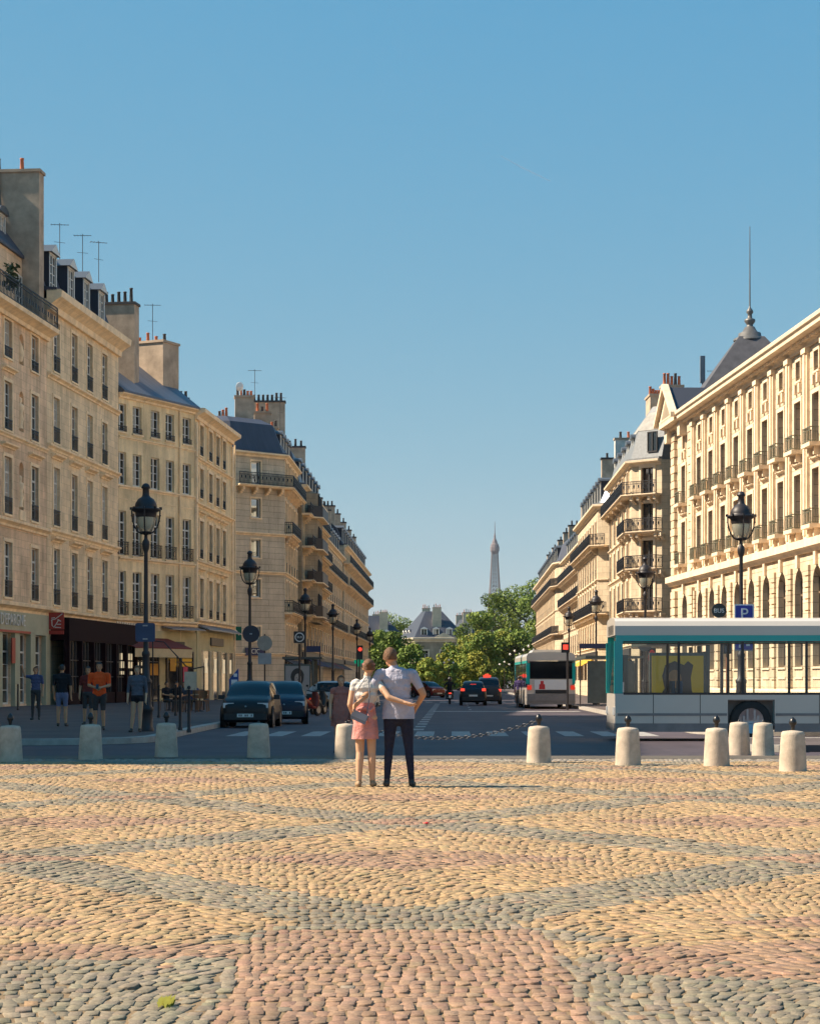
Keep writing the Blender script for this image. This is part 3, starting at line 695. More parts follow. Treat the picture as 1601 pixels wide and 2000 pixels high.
# shopfronts of B, C and D
AWR = mat('awning_red', (0.17, 0.022, 0.014), 0.8, namt=0.1); AWC = mat('awning_cream', (0.55, 0.42, 0.24), 0.85, namt=0.1)
DARKRED = mat('brasserie_panel', (0.016, 0.005, 0.006), 0.8, namt=0.15, spec=0.1); LAMPGLOW = mat('brasserie_lamp', (0.9, 0.7, 0.4), 0.5, namt=0, emit=(1.0, 0.78, 0.42), estr=2.2)
LITWIN = mat('lit_interior', (0.5, 0.42, 0.28), 0.6, namt=0.2, emit=(1.0, 0.8, 0.5), estr=0.22)
sg = B.segs[0]; LB = sg.L
q = MB()
q.box(sg.P(LB/2, 4.3, 0.6), (LB, 1.3, 1.25), rz=sg.rz)
for k in range(7): q.box(sg.P(0.15+k*(LB-0.3)/6, 1.85, 1.1), (0.28, 0.3, 3.7), rz=sg.rz)
q.box(sg.P(LB/2, 0.4, 1.05), (LB, 0.25, 0.8), rz=sg.rz)
fr_ = q.build('brasserie_front', DARKRED, B.root)
q = MB()
for k in range(6):
    u0 = 0.15+k*(LB-0.3)/6; w = (LB-0.3)/6
    q.quad(sg.P(u0, 0.8, 1.0), sg.P(u0+w, 0.8, 1.0), sg.P(u0+w, 3.7, 1.0), sg.P(u0, 3.7, 1.0), 0)
    for j in range(1, 4): q.box(sg.P(u0+w*j/4, 2.2, 1.03), (0.06, 0.06, 2.9), mi=1, rz=sg.rz)
    for z in (1.7, 2.6): q.box(sg.P(u0+w/2, z, 1.03), (w, 0.06, 0.05), mi=1, rz=sg.rz)
for k in range(5):
    for j in range(3):
        if (k+j) % 4 != 3: q.box(sg.P(LB-3.6+k*0.66, 1.95+0.5*j, 1.06), (0.3, 0.04, 0.4 if j else 0.2), mi=2, rz=sg.rz)
q.build('shop_window', [GLASS, DFRAME, LITWIN], B.root)
q = MB(); 
for k in range(9): q.box(sg.P(LB-5.6+k*0.62, 4.98, 1.28), (0.36, 0.05, 0.12), rz=sg.rz)
q.build('bulb_row', mat('dim_bulb', (0.5, 0.45, 0.36), 0.4, namt=0), fr_)
sc_ = Cb.segs[0]
q = MB()      # red awning with cream valance across C
a0, a1 = sc_.P(-1.2, 0, 0), sc_.P(5.6, 0, 0)
sweep(q, [a0[:2], a1[:2]], [(0.05, 4.25), (0.05, 4.12), (2.0, 3.5), (2.0, 3.56)]); 
aw = q.build('awning', AWR, Cb.root); q = MB(); sweep(q, [a0[:2], a1[:2]], [(1.97, 3.49), (2.0, 3.49), (2.0, 2.95), (1.97, 2.95)]); q.build('valance', AWC, aw)
q = MB(); q.box(sc_.P(4.6, 2.35, 0.06), (9.2, 0.14, 4.7), rz=sc_.rz); 
OCHRE = mat('ochre_shop_render', (0.50, 0.42, 0.23), 0.8, nscale=1.2, namt=0.15)
q.build('shopfront', OCHRE, Cb.root)
q = MB()
for u0, w in ((0.2, 2.7), (3.2, 1.2), (5.4, 1.6), (7.2, 1.5)):
    q.box(sc_.P(u0+w/2, 1.75, 0.15), (w, 0.06, 3.1), 0, rz=sc_.rz)
    for x in (u0, u0+w): q.box(sc_.P(x, 1.75, 0.17), (0.1, 0.12, 3.3), 1, rz=sc_.rz)
    q.box(sc_.P(u0+w/2, 2.7, 0.18), (w, 0.08, 0.08), 1, rz=sc_.rz); q.box(sc_.P(u0+w/2, 3.35, 0.17), (w, 0.12, 0.12), 1, rz=sc_.rz)
for k in range(5):
    for j in range(4): q.box(sc_.P(0.35+k*0.52, 1.1+0.5*j, 0.2), (0.22, 0.03, 0.3), mi=2, rz=sc_.rz)
q.build('shop_window', [GLASS, DFRAME, LITWIN], Cb.root)
POST = mat('poster_orange', (0.55, 0.26, 0.02), 0.6, namt=0.1); PINK = mat('poster_pink', (0.55, 0.05, 0.10), 0.6, namt=0.05)
q = MB(); q.box(sc_.P(3.8, 2.2, 0.22), (0.95, 0.03, 0.75), rz=sc_.rz); q.box(sc_.P(6.1, 2.5, 0.22), (0.7, 0.03, 0.8), rz=sc_.rz); q.build('orange_poster', POST, Cb.root)
q = MB(); q.box(sc_.P(7.75, 1.9, 0.22), (0.75, 0.03, 1.0), rz=sc_.rz); q.build('pink_poster', PINK, Cb.root)
Cb.sign(0, 6.3, 3.85, 2.6, 0.38, DFRAME, 0.12)
q = MB(); sweep(q, [sc_.P(5.0, 0)[:2], sc_.P(9.2, 0)[:2]], [(0.05, 5.05), (0.9, 4.85), (0.9, 4.78), (0.05, 4.95)]); q.build('shop_canopy', ZINC, Cb.root)
sd = D.segs[0]
q = MB(); q.box(sd.P(7.5, 2.5, 0.06), (14.9, 0.14, 4.9), rz=sd.rz); q.build('shopfront', OCHRE, D.root)
q = MB()
for u0, w in ((1.6, 3.0), (5.6, 2.4), (9.0, 2.6), (12.2, 2.0)):
    q.box(sd.P(u0+w/2, 1.8, 0.15), (w, 0.06, 3.4), 0, rz=sd.rz); q.box(sd.P(u0, 1.8, 0.2), (0.14, 0.14, 3.5), 1, rz=sd.rz); q.box(sd.P(u0+w, 1.8, 0.2), (0.14, 0.14, 3.5), 1, rz=sd.rz)
    q.box(sd.P(u0+w/2, 2.5, 0.19), (w*0.34, 0.03, 1.0), 2, rz=sd.rz)
q.build('shop_window', [GLASS, TRIM, LITWIN], D.root)
D.sign(0, 7.5, 4.2, 5.0, 0.55, DFRAME, 0.14)
q = MB(); sweep(q, [sd.P(1.0, 0)[:2], sd.P(14.9, 0)[:2]], [(0.05, 5.3), (0.8, 4.95), (0.8, 4.88), (0.05, 5.15)]); q.build('shop_canopy', ZINC, D.root)

# generic boulevard house
def shops(q, i, n, col, z1=3.5, aw=None):
    sg = q.segs[i]; w = sg.L/n
    for k in range(n):
        q.win(i, w*(k+0.5), 0.15, z1, w*0.78, 'dark', None, 'shop_window', 0, sill=False)
        if aw and random.random() < 0.8:
            m = MB(); a = sg.P(w*(k+0.08), 0)[:2]; b = sg.P(w*(k+0.92), 0)[:2]
            sweep(m, [a, b], [(0.04, z1+0.1), (0.04, z1-0.02), (1.3, z1-0.65), (1.3, z1-0.6)]); m.build('awning', random.choice(aw), q.root)
    m = MB(); m.box(sg.P(sg.L/2, z1+0.32, 0.05), (sg.L-0.2, 0.18, 0.5), rz=sg.rz); m.build('shop_fascia', col, q.root)
def boulevard(q, bays, floors, eave, top, roofm, bal={}, w=1.15, kind='brown', dorm=True, guards=True, ins=(0.5, 1.9, 4.2), top_flat=True, hoods=True):
    for i, us in bays.items():
        for fi, (z0, z1) in enumerate(floors):
            for u in us:
                q.win(i, u, z0, z1, w, kind, (guard_mesh(w+0.1, 0.8, 0.1, 0.05) if guards and fi not in bal else None), var=random.choice([0, 0, 2, 3]))
                q.surround(i, u, z0, z1, w, 0.16, 0.06)
                if hoods and fi in (1, 2): q.hood(i, u, z1+0.25, w+0.7, 0.22, 0.18)
    for fi, (z0, z1) in enumerate(floors):
        if fi in bal:
            b = bal[fi]
            cons = {i: [u+s*0.9 for u in us for s in (-1, 1)] for i, us in bays.items() if b[1] <= i and (b[2] is None or i < b[2])}
            if len(b) > 3:
                for i, us in bays.items():
                    if b[1] <= i < (b[2] or 99): q.balcony(z0-0.05, b[0], i, i+1, u0=max(0.1, us[0]-1.3), u1=min(q.segs[i].L-0.1, us[-1]+1.3), consoles={i: cons[i]})
            else: q.balcony(z0-0.05, b[0], b[1], b[2], consoles=cons)
        else: q.band(z0-0.25, 0.2, 0.16)
    q.band(eave-0.35, 0.45, 0.5)
    dep = ins[2]
    q.close(eave); q.roof([(0.35, eave+0.1), (0.35, eave+0.22), (-0.2, eave+0.25), (-ins[0]-0.4, top-0.9), (-ins[1], top), (-dep, top+0.25), (-dep, eave)], roofm)
    if dorm:
        for i, us in bays.items():
            for u in us: q.dormer(i, u, eave+0.3, 1.0, min(1.9, top-eave-0.8), -0.35, 1.6, roofm=ZINC, cheek=SLATE)
E = Bld('corner_apartment_house', 'grey stone corner house with chamfered front, dark slate mansard and blue reflecting windows', [(-22, 158.2), (-13.6, 158.0), (-9.9, 161.5), (-9.6, 174.8)], 9, LIMEE, TRIM)
for z0, z1 in ((8.0, 9.4), (11.1, 12.5), (14.2, 15.7), (4.6, 5.7), (16.8, 18.6)):
    E.win(1, 2.2, z0, z1, 0.95, 'plain', None, var=0); E.surround(1, 2.2, z0, z1, 0.95, 0.12, 0.04)
    E.win(0, 6.6, z0, z1, 0.95, 'white', None, var=0)
eu = (1.7, 4.3, 6.9, 9.5, 12.0)
for fi, (z0, z1) in enumerate(((3.9, 5.9), (7.0, 9.4), (10.1, 12.4), (13.2, 15.6), (16.75, 18.8))):
    for u in eu: E.win(2, u, z0, z1, 1.15, 'brown', None, var=0); E.surround(2, u, z0, z1, 1.15, 0.16, 0.08)
E.balcony(16.7, 0.8, 1, None, consoles={1: (0.6, 1.9, 3.2, 4.5), 2: (0.5, 3, 5.6, 8.2, 10.8)}); E.balcony(13.1, 0.7, 2, None, u0=0.4, u1=8.5, consoles={2: (0.8, 3, 5.6, 8)}); E.balcony(6.9, 0.75, 2, None, u0=0.1, u1=13.2, consoles={2: (0.8, 3, 5.6, 8, 10.8)})
for u in eu: link('window_guard', guard_mesh(1.3, 0.8, 0.1, 0.05), E.root, E.segs[2].P(u, 10.1), E.segs[2].rz)
for z in (3.4, 9.8, 12.8): E.band(z, 0.25, 0.2)
E.band(18.95, 0.35, 0.4); shops(E, 2, 4, DFRAME, 3.1, [mat('awning_dark', (0.05, 0.045, 0.05), 0.8)])
E.close(19.2); E.roof([(0.3, 19.25), (0.3, 19.4), (-0.1, 19.42), (-1.0, 21.7), (-2.0, 22.2), (-4.2, 22.5), (-4.2, 19.2)], SLATE)
for u in (2, 4.6, 7.2, 9.8): E.dormer(2, u, 19.5, 0.9, 1.6, -0.45, 1.4)
E.chimney((-13.3, 164.5), 1.5, 1.2, 21, 24.2, 0.1, 5); E.chimney((-12.0, 166.5), 1.3, 1.0, 21, 23.2, 0.1, 3); E.chimney((-11.3, 170), 0.7, 1.0, 21, 22.4, 0, 2); E.chimney((-14.9, 163.2), 0.9, 0.7, 21, 22.4, 0.1, 3)
dish = MB(); Md = Matrix.Rotation(R(100), 4, 'X'); dish.lathe([(0.01, 0.10), (0.2, 0.08), (0.33, 0.02), (0.37, 0), (0.36, -0.015)], (-13.6, 163.6, 25.0), 16, M=(Matrix.Rotation(R(40), 4, 'Z') @ Md).to_3x3(), caps=False); dish.tube([(-13.6, 163.9, 24.2), (-13.6, 163.7, 25)], 0.04, 5); dish.build('satellite_dish', WHITE, E.root)
E.aerial(-12.5, 165, 24.2, 2.4); E.aerial(-10.9, 172, 22.4, 3)
E.sign(0, 8.0, 4.45, 0.05, 0.05, DFRAME)
GREENS = mat('bank_green', (0.0, 0.12, 0.075), 0.5, namt=0.05)
gs = MB(); gs.box((-13.35, 156.6, 5.1), (0.95, 0.14, 1.05)); gs.bx(-13.3, -13.2, 156.6, 158.0, 5.0, 5.15); go = gs.build('projecting_green_sign', GREENS, E.root)
gl = MB(); gl.tube([(-13.65+0.6*t, 156.5, 4.9+0.45*math.sin(t*3)) for t in (0, .2, .4, .6, .8, 1)], 0.035, 5); gl.build('emblem', LETW, go)
DBLUE = mat('sign_dark_blue', (0.02, 0.03, 0.09), 0.5, namt=0.03)
E.sign(1, 2.0, 3.75, 1.9, 0.62, DBLUE, 0.1, 'CIC', LETW, 0.52)
def lx(d): return -9.8+0.0215*(d-160)
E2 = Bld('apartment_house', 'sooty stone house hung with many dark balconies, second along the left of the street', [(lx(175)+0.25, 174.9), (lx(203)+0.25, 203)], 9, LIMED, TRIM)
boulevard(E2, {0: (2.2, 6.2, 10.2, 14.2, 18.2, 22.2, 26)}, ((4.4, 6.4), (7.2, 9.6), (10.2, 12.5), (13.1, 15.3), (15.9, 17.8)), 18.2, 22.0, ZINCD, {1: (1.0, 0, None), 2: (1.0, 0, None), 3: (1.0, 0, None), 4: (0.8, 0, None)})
shops(E2, 0, 6, DFRAME, 3.4, [mat('awning_blue', (0.03, 0.03, 0.10), 0.8), mat('awning_dark', (0.05, 0.045, 0.05), 0.8)])
E2.chimney((lx(177)-2.9, 177.5), 3.0, 0.9, 18, 25.6, 0.02, 7, pm=SOOT); E2.chimney((lx(196)-2.2, 196), 2.4, 0.8, 18, 23.8, 0, 4, pm=SOOT)
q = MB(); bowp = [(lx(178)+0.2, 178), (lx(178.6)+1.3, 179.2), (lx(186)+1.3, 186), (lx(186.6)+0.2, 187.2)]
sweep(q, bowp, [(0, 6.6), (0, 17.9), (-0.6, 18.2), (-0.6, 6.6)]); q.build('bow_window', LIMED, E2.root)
for z in (7.1, 10.1, 13.0, 15.8):
    m_ = MB(); sweep(m_, bowp, [(0, z-0.15), (0.55, z-0.1), (0.55, z), (0, z)]); m_.build('balcony', TRIM, E2.root)
    m_ = MB(); sweep(m_, bowp, [(0.46, z), (0.5, z), (0.5, z+0.95), (0.46, z+0.95)]); m_.build('balcony_railing', IRON, E2.root)
    for k in range(3): link('window', window_mesh(1.2, 2.0, 'dark', 0), E2.root, (lx(180)+1.38, 180.4+2.1*k, z+0.05), R(90))
E3 = Bld('apartment_house', 'cream house with a long row of white topped dormers, third along the left row', [(lx(203), 203.05), (lx(243), 243)], 9, LIMEE, TRIM)
boulevard(E3, {0: tuple(2.2+3.6*k for k in range(11))}, ((4.4, 6.4), (7.2, 9.5), (10.1, 12.3), (12.9, 15.0)), 15.9, 19.6, ZINC, {3: (0.7, 0, None), 1: (0.7, 0, None)})
shops(E3, 0, 7, DFRAME, 3.4, [mat('awning_dark', (0.05, 0.045, 0.05), 0.8), AWR])
for d in (206, 216, 226, 236, 242): E3.chimney((lx(d)-2.4, d), 2.2, 0.8, 17, 21.6, 0, 4, pm=SOOT)
E4 = Bld('apartment_house', 'last house of the left row with rounded corner balconies before the trees', [(lx(243)+0.2, 243.05), (lx(310)+0.3, 310), (lx(314)-2.2, 314)], 9, LIMEE, TRIM)
boulevard(E4, {0: tuple(2.5+4.0*k for k in range(16))}, ((4.4, 6.4), (7.2, 9.5), (10.1, 12.3), (12.9, 15.0), (15.6, 17.2)), 17.6, 20.6, SLATE, {1: (0.8, 0, None), 3: (0.8, 0, None), 4: (0.8, 0, None)})
shops(E4, 0, 9, DFRAME, 3.4, None)
for d in (250, 262, 276, 290, 304): E4.chimney((lx(d)-2.4, d), 2.2, 0.8, 19, 22.8, 0, 4, pm=SOOT)

# ------------------------------------------------------------------ buildings on the right
def rx(d): return 16.2+0.0215*(d-150)
Fb = Bld('corner_apartment_house', 'pale sunlit corner house with chamfered balconied front and grey mansard beside the faculty', [(rx(171), 171), (16.2, 150), (18.2, 148.05), (19.6, 148.04)], 9, LIMER, TRIMG)
fu = tuple(2.0+4.1*k for k in range(5))
for z0, z1 in ((6.6, 8.9), (9.7, 11.7), (12.4, 14.4), (15.1, 17.0)):
    for u in fu: Fb.win(0, u, z0, z1, 1.15, 'brown', None, var=random.choice([0, 2])); Fb.surround(0, u, z0, z1, 1.15, 0.2, 0.1)
    Fb.win(1, 1.5, z0, z1, 1.1, 'dark', None, var=0); Fb.surround(1, 1.5, z0, z1, 1.1, 0.2, 0.08)
Fb.win(1, 1.5, 0.3, 5.0, 1.5, 'dark', None, var=0); shops(Fb, 0, 5, DFRAME, 3.3, [mat('awning_yellow', (0.62, 0.36, 0.03), 0.8)])
for u in fu: Fb.win(0, u, 4.3, 5.8, 1.15, 'brown', None, var=0)
for z, i0, u0, u1 in ((15.05, 0, None, None), (12.35, 1, 0.05, 2.78), (9.65, 1, 0.05, 2.78), (6.55, 1, 0.05, 2.78)):
    if u0 is None: Fb.balcony(z, 0.8, 0, 2, consoles={1: (0.4, 1.0, 2.0, 2.5), 0: fu})
    else: Fb.balcony(z, 0.8, 1, 2, u0=u0, u1=u1, consoles={1: (0.4, 0.9, 2.6, 3.0)})
for z in (12.35, 9.65, 6.55): Fb.balcony(z, 0.6, 0, 1, u0=14.5, u1=20.8, consoles={0: (15, 17.5, 20)})
for z in (12.35, 9.65, 6.55):
    for u in fu[:3]: link('window_guard', guard_mesh(1.25, 0.8, 0.1, 0.05), Fb.root, Fb.segs[0].P(u, z), Fb.segs[0].rz)
for z in (12.0, 9.3, 6.2, 3.9): Fb.band(z, 0.22, 0.18, 0, 2)
Fb.band(17.15, 0.4, 0.5, 0, 2); Fb.close(17.5)
Fb.roof([(0.35, 17.55), (0.35, 17.7), (0, 17.72), (-0.55, 19.8), (-0.6, 19.85), (-1.6, 21.6), (-4.0, 21.9), (-4.0, 17.5)], mat('slate_grey', (0.17, 0.18, 0.19), 0.6, nscale=5, namt=0.2, bump=0.3, bscale=6), Fb.path[:3])
q = MB(); sweep(q, Fb.path[:3], [(-0.52, 19.8), (-0.56, 19.9), (-1.66, 21.66), (-4, 21.95), (-4, 21.85), (-1.62, 21.6)]); q.build('zinc_terrasson', mat('weathered_zinc', (0.33, 0.31, 0.28), 0.7, nscale=2, namt=0.25, spec=0.2), Fb.root)
for u in fu: Fb.dormer(0, u, 17.8, 0.95, 1.7, -0.35, 1.4)
link('window', window_mesh(0.9, 1.5, 'dark', 0), Fb.root, Fb.segs[1].P(1.9, 18.1, -0.05), Fb.segs[1].rz)
Fb.chimney((19.2, 150.3), 1.5, 1.0, 20, 23.0, 0.05, 5, m=mat('white_render', (0.66, 0.62, 0.55), 0.9, nscale=2), ph=0.7); Fb.chimney((18.6, 155), 1.2, 2.5, 20, 22.9, 0.02, 5)
q = MB(); q.tube([(21.7, 152, 21.8), (21.7, 152, 23.4), (21.7, 152, 25.6)], [0.06, 0.06, 0.06], 6); q.bx(21.52, 21.88, 151.85, 152.15, 23.6, 25.6); q.build('phone_mast', ZINC, Fb.root)
Fb.aerial(22.6, 152, 22.0, 2.6)
F2 = Bld('apartment_house', 'cream house with tall chimney slabs, second along the sunny right side of the street', [(rx(200)-0.9, 200), (rx(172)-0.9, 172), (rx(171.2), 171.3)], 9, LIMER, TRIMG)
boulevard(F2, {0: tuple(2.2+3.4*k for k in range(8))}, ((4.4, 6.4), (7.2, 9.5), (10.1, 12.3), (12.9, 15.0)), 16.2, 19.0, ZINC, {3: (0.8, 0, None), 1: (0.6, 0, None)})
for z0, z1 in ((7.2, 9.4), (10.1, 12.2)): F2.op and None
shops(F2, 0, 6, DFRAME, 3.4, [mat('awning_yellow', (0.62, 0.36, 0.03), 0.8), AWC])
F2.chimney((rx(174)+2.2, 174.3), 3.0, 0.8, 17, 22.0, 0, 4, m=mat('white_render', (0.66, 0.62, 0.55), 0.9, nscale=2)); F2.chimney((rx(186)+1.7, 186), 2.6, 0.8, 17, 21.6, 0, 3, pm=SOOT)
F3 = Bld('apartment_house', 'narrow cream house with zinc roof and dark chimney, third along the sunny right side', [(rx(243), 243), (rx(200.1), 200.1)], 9, LIMER, TRIMG)
boulevard(F3, {0: tuple(2.2+3.7*k for k in range(11))}, ((4.4, 6.4), (7.2, 9.5), (10.1, 12.3), (12.9, 14.8)), 15.4, 18.0, ZINC, {2: (0.8, 0, None, 1), 3: (0.8, 0, None)})
shops(F3, 0, 8, DFRAME, 3.4, [AWR, AWC]); F3.chimney((rx(222)+2, 222), 2.4, 0.9, 16, 20.4, 0, 4, pm=SOOT); F3.chimney((rx(205)+2, 205), 2.2, 0.9, 16, 19.4, 0, 4, pm=SOOT)
F4 = Bld('apartment_house', 'last cream house of the right row with slate mansard, next to the big trees', [(rx(318)+2.4, 320), (rx(314)-0.4, 314), (rx(246)-0.7, 246), (rx(243.2), 243.2)], 9, LIMER, TRIMG)
boulevard(F4, {1: tuple(2.5+4.0*k for k in range(16))}, ((4.4, 6.4), (7.2, 9.5), (10.1, 12.3), (12.9, 15.0)), 15.6, 19.0, SLATE, {3: (0.8, 1, 3), 1: (0.7, 1, 3)})
shops(F4, 1, 9, DFRAME, 3.4, None)
for d in (250, 262, 276, 292, 308): F4.chimney((rx(d)+2.0, d), 2.0, 0.8, 17, 20.4, 0, 3, pm=SOOT)

# G: the long faculty building
def gx(d): return 18.5+(145-d)*0.0561
G = Bld('faculty_building', 'long sunlit stone faculty with tall arched ground windows and rows of small balconies', [(gx(145), 145), (gx(62), 62)], 16, LIMEG, TRIMG, reveal=0.4)
sg = G.segs[0]; LG = sg.L
gb = [10.3+3.78*k for k in range(13)]
GG = guard_mesh(1.5, 0.8, 0.09, 0.55, m=IRONG)
for u in [4.9]+gb:
    w = 1.4
    G.win(0, u, 17.35, 18.35, 0.95, 'brown', None, var=0); G.surround(0, u, 17.35, 18.35, 0.95, 0.14, 0.07)
    G.win(0, u, 16.65, 17.15, 0.5, 'brown', None, var=0, sill=False, name='oculus_window')
    for s_ in (-1, 1): G.tbox(0, u+s_*0.48, 16.9, 0.28, 0.5, 0.16)
    G.win(0, u, 13.6, 16.3, w, 'brown', None, var=2); G.surround(0, u, 13.6, 16.2, w, 0.2, 0.1)
    G.win(0, u, 9.45, 12.35, w, 'brown', None, var=2); G.surround(0, u, 9.45, 12.35, w, 0.2, 0.1); G.hood(0, u, 12.75, 1.8, 0.2, 0.18)
    for z in (13.6, 9.45):
        G.tbox(0, u, z-0.12, 1.75, 0.2, 0.62)
        for s_ in (-0.55, 0.55): G.tbox(0, u+s_, z-0.42, 0.2, 0.42, 0.34)
        link('balcony_railing', GG, G.root, sg.P(u, z-0.02, 0.0), sg.rz)
    G.win(0, u, 2.2, 7.35, 1.75, 'brown', None, var=0, arch=True, name='arched_window')
    G.tbox(0, u, 7.75, 0.45, 0.7, 0.16)
    G.tbox(0, u, 1.6, 1.7, 0.12, 0.06)
for k in range(len(gb)+1):
    u = gb[0]-1.89+3.78*k
    G.tbox(0, u, 13.6, 0.75, 9.7, 0.16); G.tbox(0, u, 13.7, 0.35, 9.4, 0.24); G.tbox(0, u, 18.6, 0.9, 0.28, 0.28)
qm = G.wall
for u in (1.6, 7.7):
    for k in range(19): qm.box(sg.P(u, 9.1+0.55*k, 0.09), (1.5 if k % 2 else 1.2, 0.28, 0.48), rz=sg.rz)
    for k in range(13): qm.box(sg.P(u, 0.5+0.58*k, 0.09), (1.6, 0.26, 0.5), rz=sg.rz)
for k in range(len(gb)+1):
    u = gb[0]-1.89+3.78*k
    for j in range(12): qm.box(sg.P(u, 0.6+0.6*j, 0.05), (1.1, 0.16, 0.53), rz=sg.rz)
G.band(8.1, 0.65, 0.4, prof=[(-0.02, 8.1), (0.18, 8.1), (0.3, 8.25), (0.45, 8.35), (0.45, 8.75), (0.3, 8.8), (-0.02, 8.8)])
G.band(0.0, 0.9, 0.2, prof=[(-0.02, 0.05), (0.22, 0.05), (0.22, 0.9), (0.12, 1.0), (-0.02, 1.0)])
G.band(19.0, 1.6, 1.05, prof=[(-0.02, 18.75), (0.1, 18.75), (0.14, 18.9), (0.24, 18.98), (0.28, 19.12), (0.82, 19.22), (0.84, 19.42), (0.96, 19.5), (0.98, 19.68), (0.88, 19.76), (-0.02, 19.8)])
for k in range(int(LG/0.5)): G.trim.box(sg.P(0.3+0.5*k, 19.05, 0.36), (0.22, 0.24, 0.16), rz=sg.rz)
G.close(19.75); G.roof([(0.55, 19.8), (0.5, 20.0), (-6, 20.5), (-16, 20.6), (-16, 19.75)], ZINC)
# gabled aedicule over the end bay
q = MB(); M = Matrix.Rotation(sg.rz, 4, 'Z'); M.translation = Vector(sg.P(3.1, 19.2, 0.75))
q.prism([(-2.9, 0), (2.9, 0), (2.9, 0.3), (0, 2.4), (-2.9, 0.3)], -0.2, 0.6, 0, M); q.prism([(-2.0, 0.35), (2.0, 0.35), (0, 1.85)], -0.22, -0.1, 1, M)
for s_ in (-1, 1): q.prism([(s_*3.3, 0.15), (s_*3.3, 0.5), (0, 2.85), (0, 2.5)], -0.5, -0.05, 0, M); q.prism([(s_*2.4-0.4, -1.0), (s_*2.4+0.4, -1.0), (s_*2.4+0.5, 0), (s_*2.4-0.5, 0)], 0.2, 1.3, 0, M)
q.prism([(-3.15, 0.32), (3.15, 0.32), (0, 2.62)], -0.045, 6.0, 2, M)
q.build('pediment', [TRIMG, LIMEG, SLATE], G.root)
# pyramid roof with finial and mast
ax, ay, az = 24.3, 148, 26.6
q = MB(); bz = 19.7; hw = 5.4; V = [(ax-hw, ay-hw-1.5, bz), (ax+hw, ay-hw-1.5, bz), (ax+hw, ay+hw-1.5, bz), (ax-hw, ay+hw-1.5, bz)]
T = [(ax-0.9, ay-2.4, az-0.6), (ax+0.9, ay-2.4, az-0.6), (ax+0.9, ay-0.6, az-0.6), (ax-0.9, ay-0.6, az-0.6)]
q.add(V+T, [(0, 1, 5, 4), (1, 2, 6, 5), (2, 3, 7, 6), (3, 0, 4, 7), (4, 5, 6, 7)], 0, [[(0, 0), (12, 0), (7, 8), (5, 8)]]*4+[[(0, 0), (1, 0), (1, 1), (0, 1)]])
py = q.build('pyramid_roof', mat('dark_slate', (0.075, 0.07, 0.075), 0.6, nscale=2, namt=0.25, bump=0.2, bscale=5), G.root)
q = MB(); q.lathe([(1.2, -0.5), (1.15, -0.35), (0.85, -0.2), (0.8, 0.05), (0.55, 0.15), (0.35, 0.5), (0.22, 0.55), (0.25, 0.7), (0.4, 0.9), (0.38, 1.05), (0.18, 1.12), (0.15, 1.4), (0.26, 1.55), (0.22, 1.7), (0.1, 1.85), (0.05, 2.0)], (ax, ay-1.5, az-0.3), 12)
q.tube([(ax, ay-1.5, az+1.5), (ax, ay-1.5, az+7.4)], [0.06, 0.025], 6); q.build('finial', mat('finial_lead', (0.13, 0.125, 0.12), 0.5, 0.3), py)
# ------------------------------------------------------------------ far palace, tower and trees
PAL = stone('palace_stone', (0.30, 0.25, 0.18), bw=2, bh=0.8); PTRIM = mat('palace_trim', (0.55, 0.46, 0.33), 0.85, nscale=0.6)
LEAD = seamed('lead_slate', (0.05, 0.054, 0.072), 1.2, 0.5, 0.2, 0.05, 0.2)
def palace(name, label, p0, p1, p2, eave, ridge, wins, dorm, chims, ped=None):
    q = Bld(name, label, [p0, p1, p2], 16, PAL, PTRIM)
    for u in wins: q.win(1, u, 6.5, 9.8, 1.7, 'white', None, var=0); q.surround(1, u, 6.5, 9.8, 1.7, 0.35, 0.15)
    for u in (3.5, 8, 12.5): q.win(0, u, 6.5, 9.8, 1.7, 'white', None, var=0)
    q.band(eave-1.2, 1.2, 0.9); q.band(5.4, 0.5, 0.3)
    q.close(eave)
    mb = MB(); P0, P1, P2 = Vector(p0), Vector(p1), Vector(p2); P3 = P0+(P2-P1); c = (P0+P1+P2+P3)/4
    base = [P0, P1, P2, P3]; e = 0.5
    bb = [(p.x+(p.x-c.x)*0.05, p.y+(p.y-c.y)*0.05, eave) for p in base]
    a = (P1+P2)/2*0.62+(P0+P3)/2*0.38; b = (P1+P2)/2*0.38+(P0+P3)/2*0.62; w = (P2-P1)*0.17
    tt = [(b.x-w.x, b.y-w.y, ridge), (a.x-w.x, a.y-w.y, ridge), (a.x+w.x, a.y+w.y, ridge), (b.x+w.x, b.y+w.y, ridge)]
    F = [(0, 1, 5, 4), (1, 2, 6, 5), (2, 3, 7, 6), (3, 0, 4, 7), (4, 5, 6, 7)]
    mb.add(bb+tt, F, 0, [[(0, 0), (16, 0), (11, 9), (5, 9)]]*5); mb.build('roof', LEAD, q.root)
    for u in dorm: q.dormer(1, u, eave+0.2, 1.5, 2.2, -0.4, 2.2, gable=True, front=WHITE, roofm=LEAD)
    for u in dorm[:3]: q.dormer(0, u, eave+0.2, 1.2, 1.7, -0.6, 2.2, gable=True, front=WHITE, roofm=LEAD)
    for x, y, w, t, z in chims:
        q.chimney((x, y), w, t, eave+1, z, 0, 4, m=PTRIM, ph=0.8)
    if ped:
        m = MB(); sg = q.segs[1]; M = Matrix.Rotation(sg.rz, 4, 'Z'); M.translation = Vector(sg.P(ped, eave, 0.0))
        m.prism([(-3.2, -0.2), (3.2, -0.2), (0, 1.3)], -0.6, 1.0, 0, M); m.build('pediment', PTRIM, q.root)
    return q
X0, X1 = PX(811, 550), PX(908, 550)
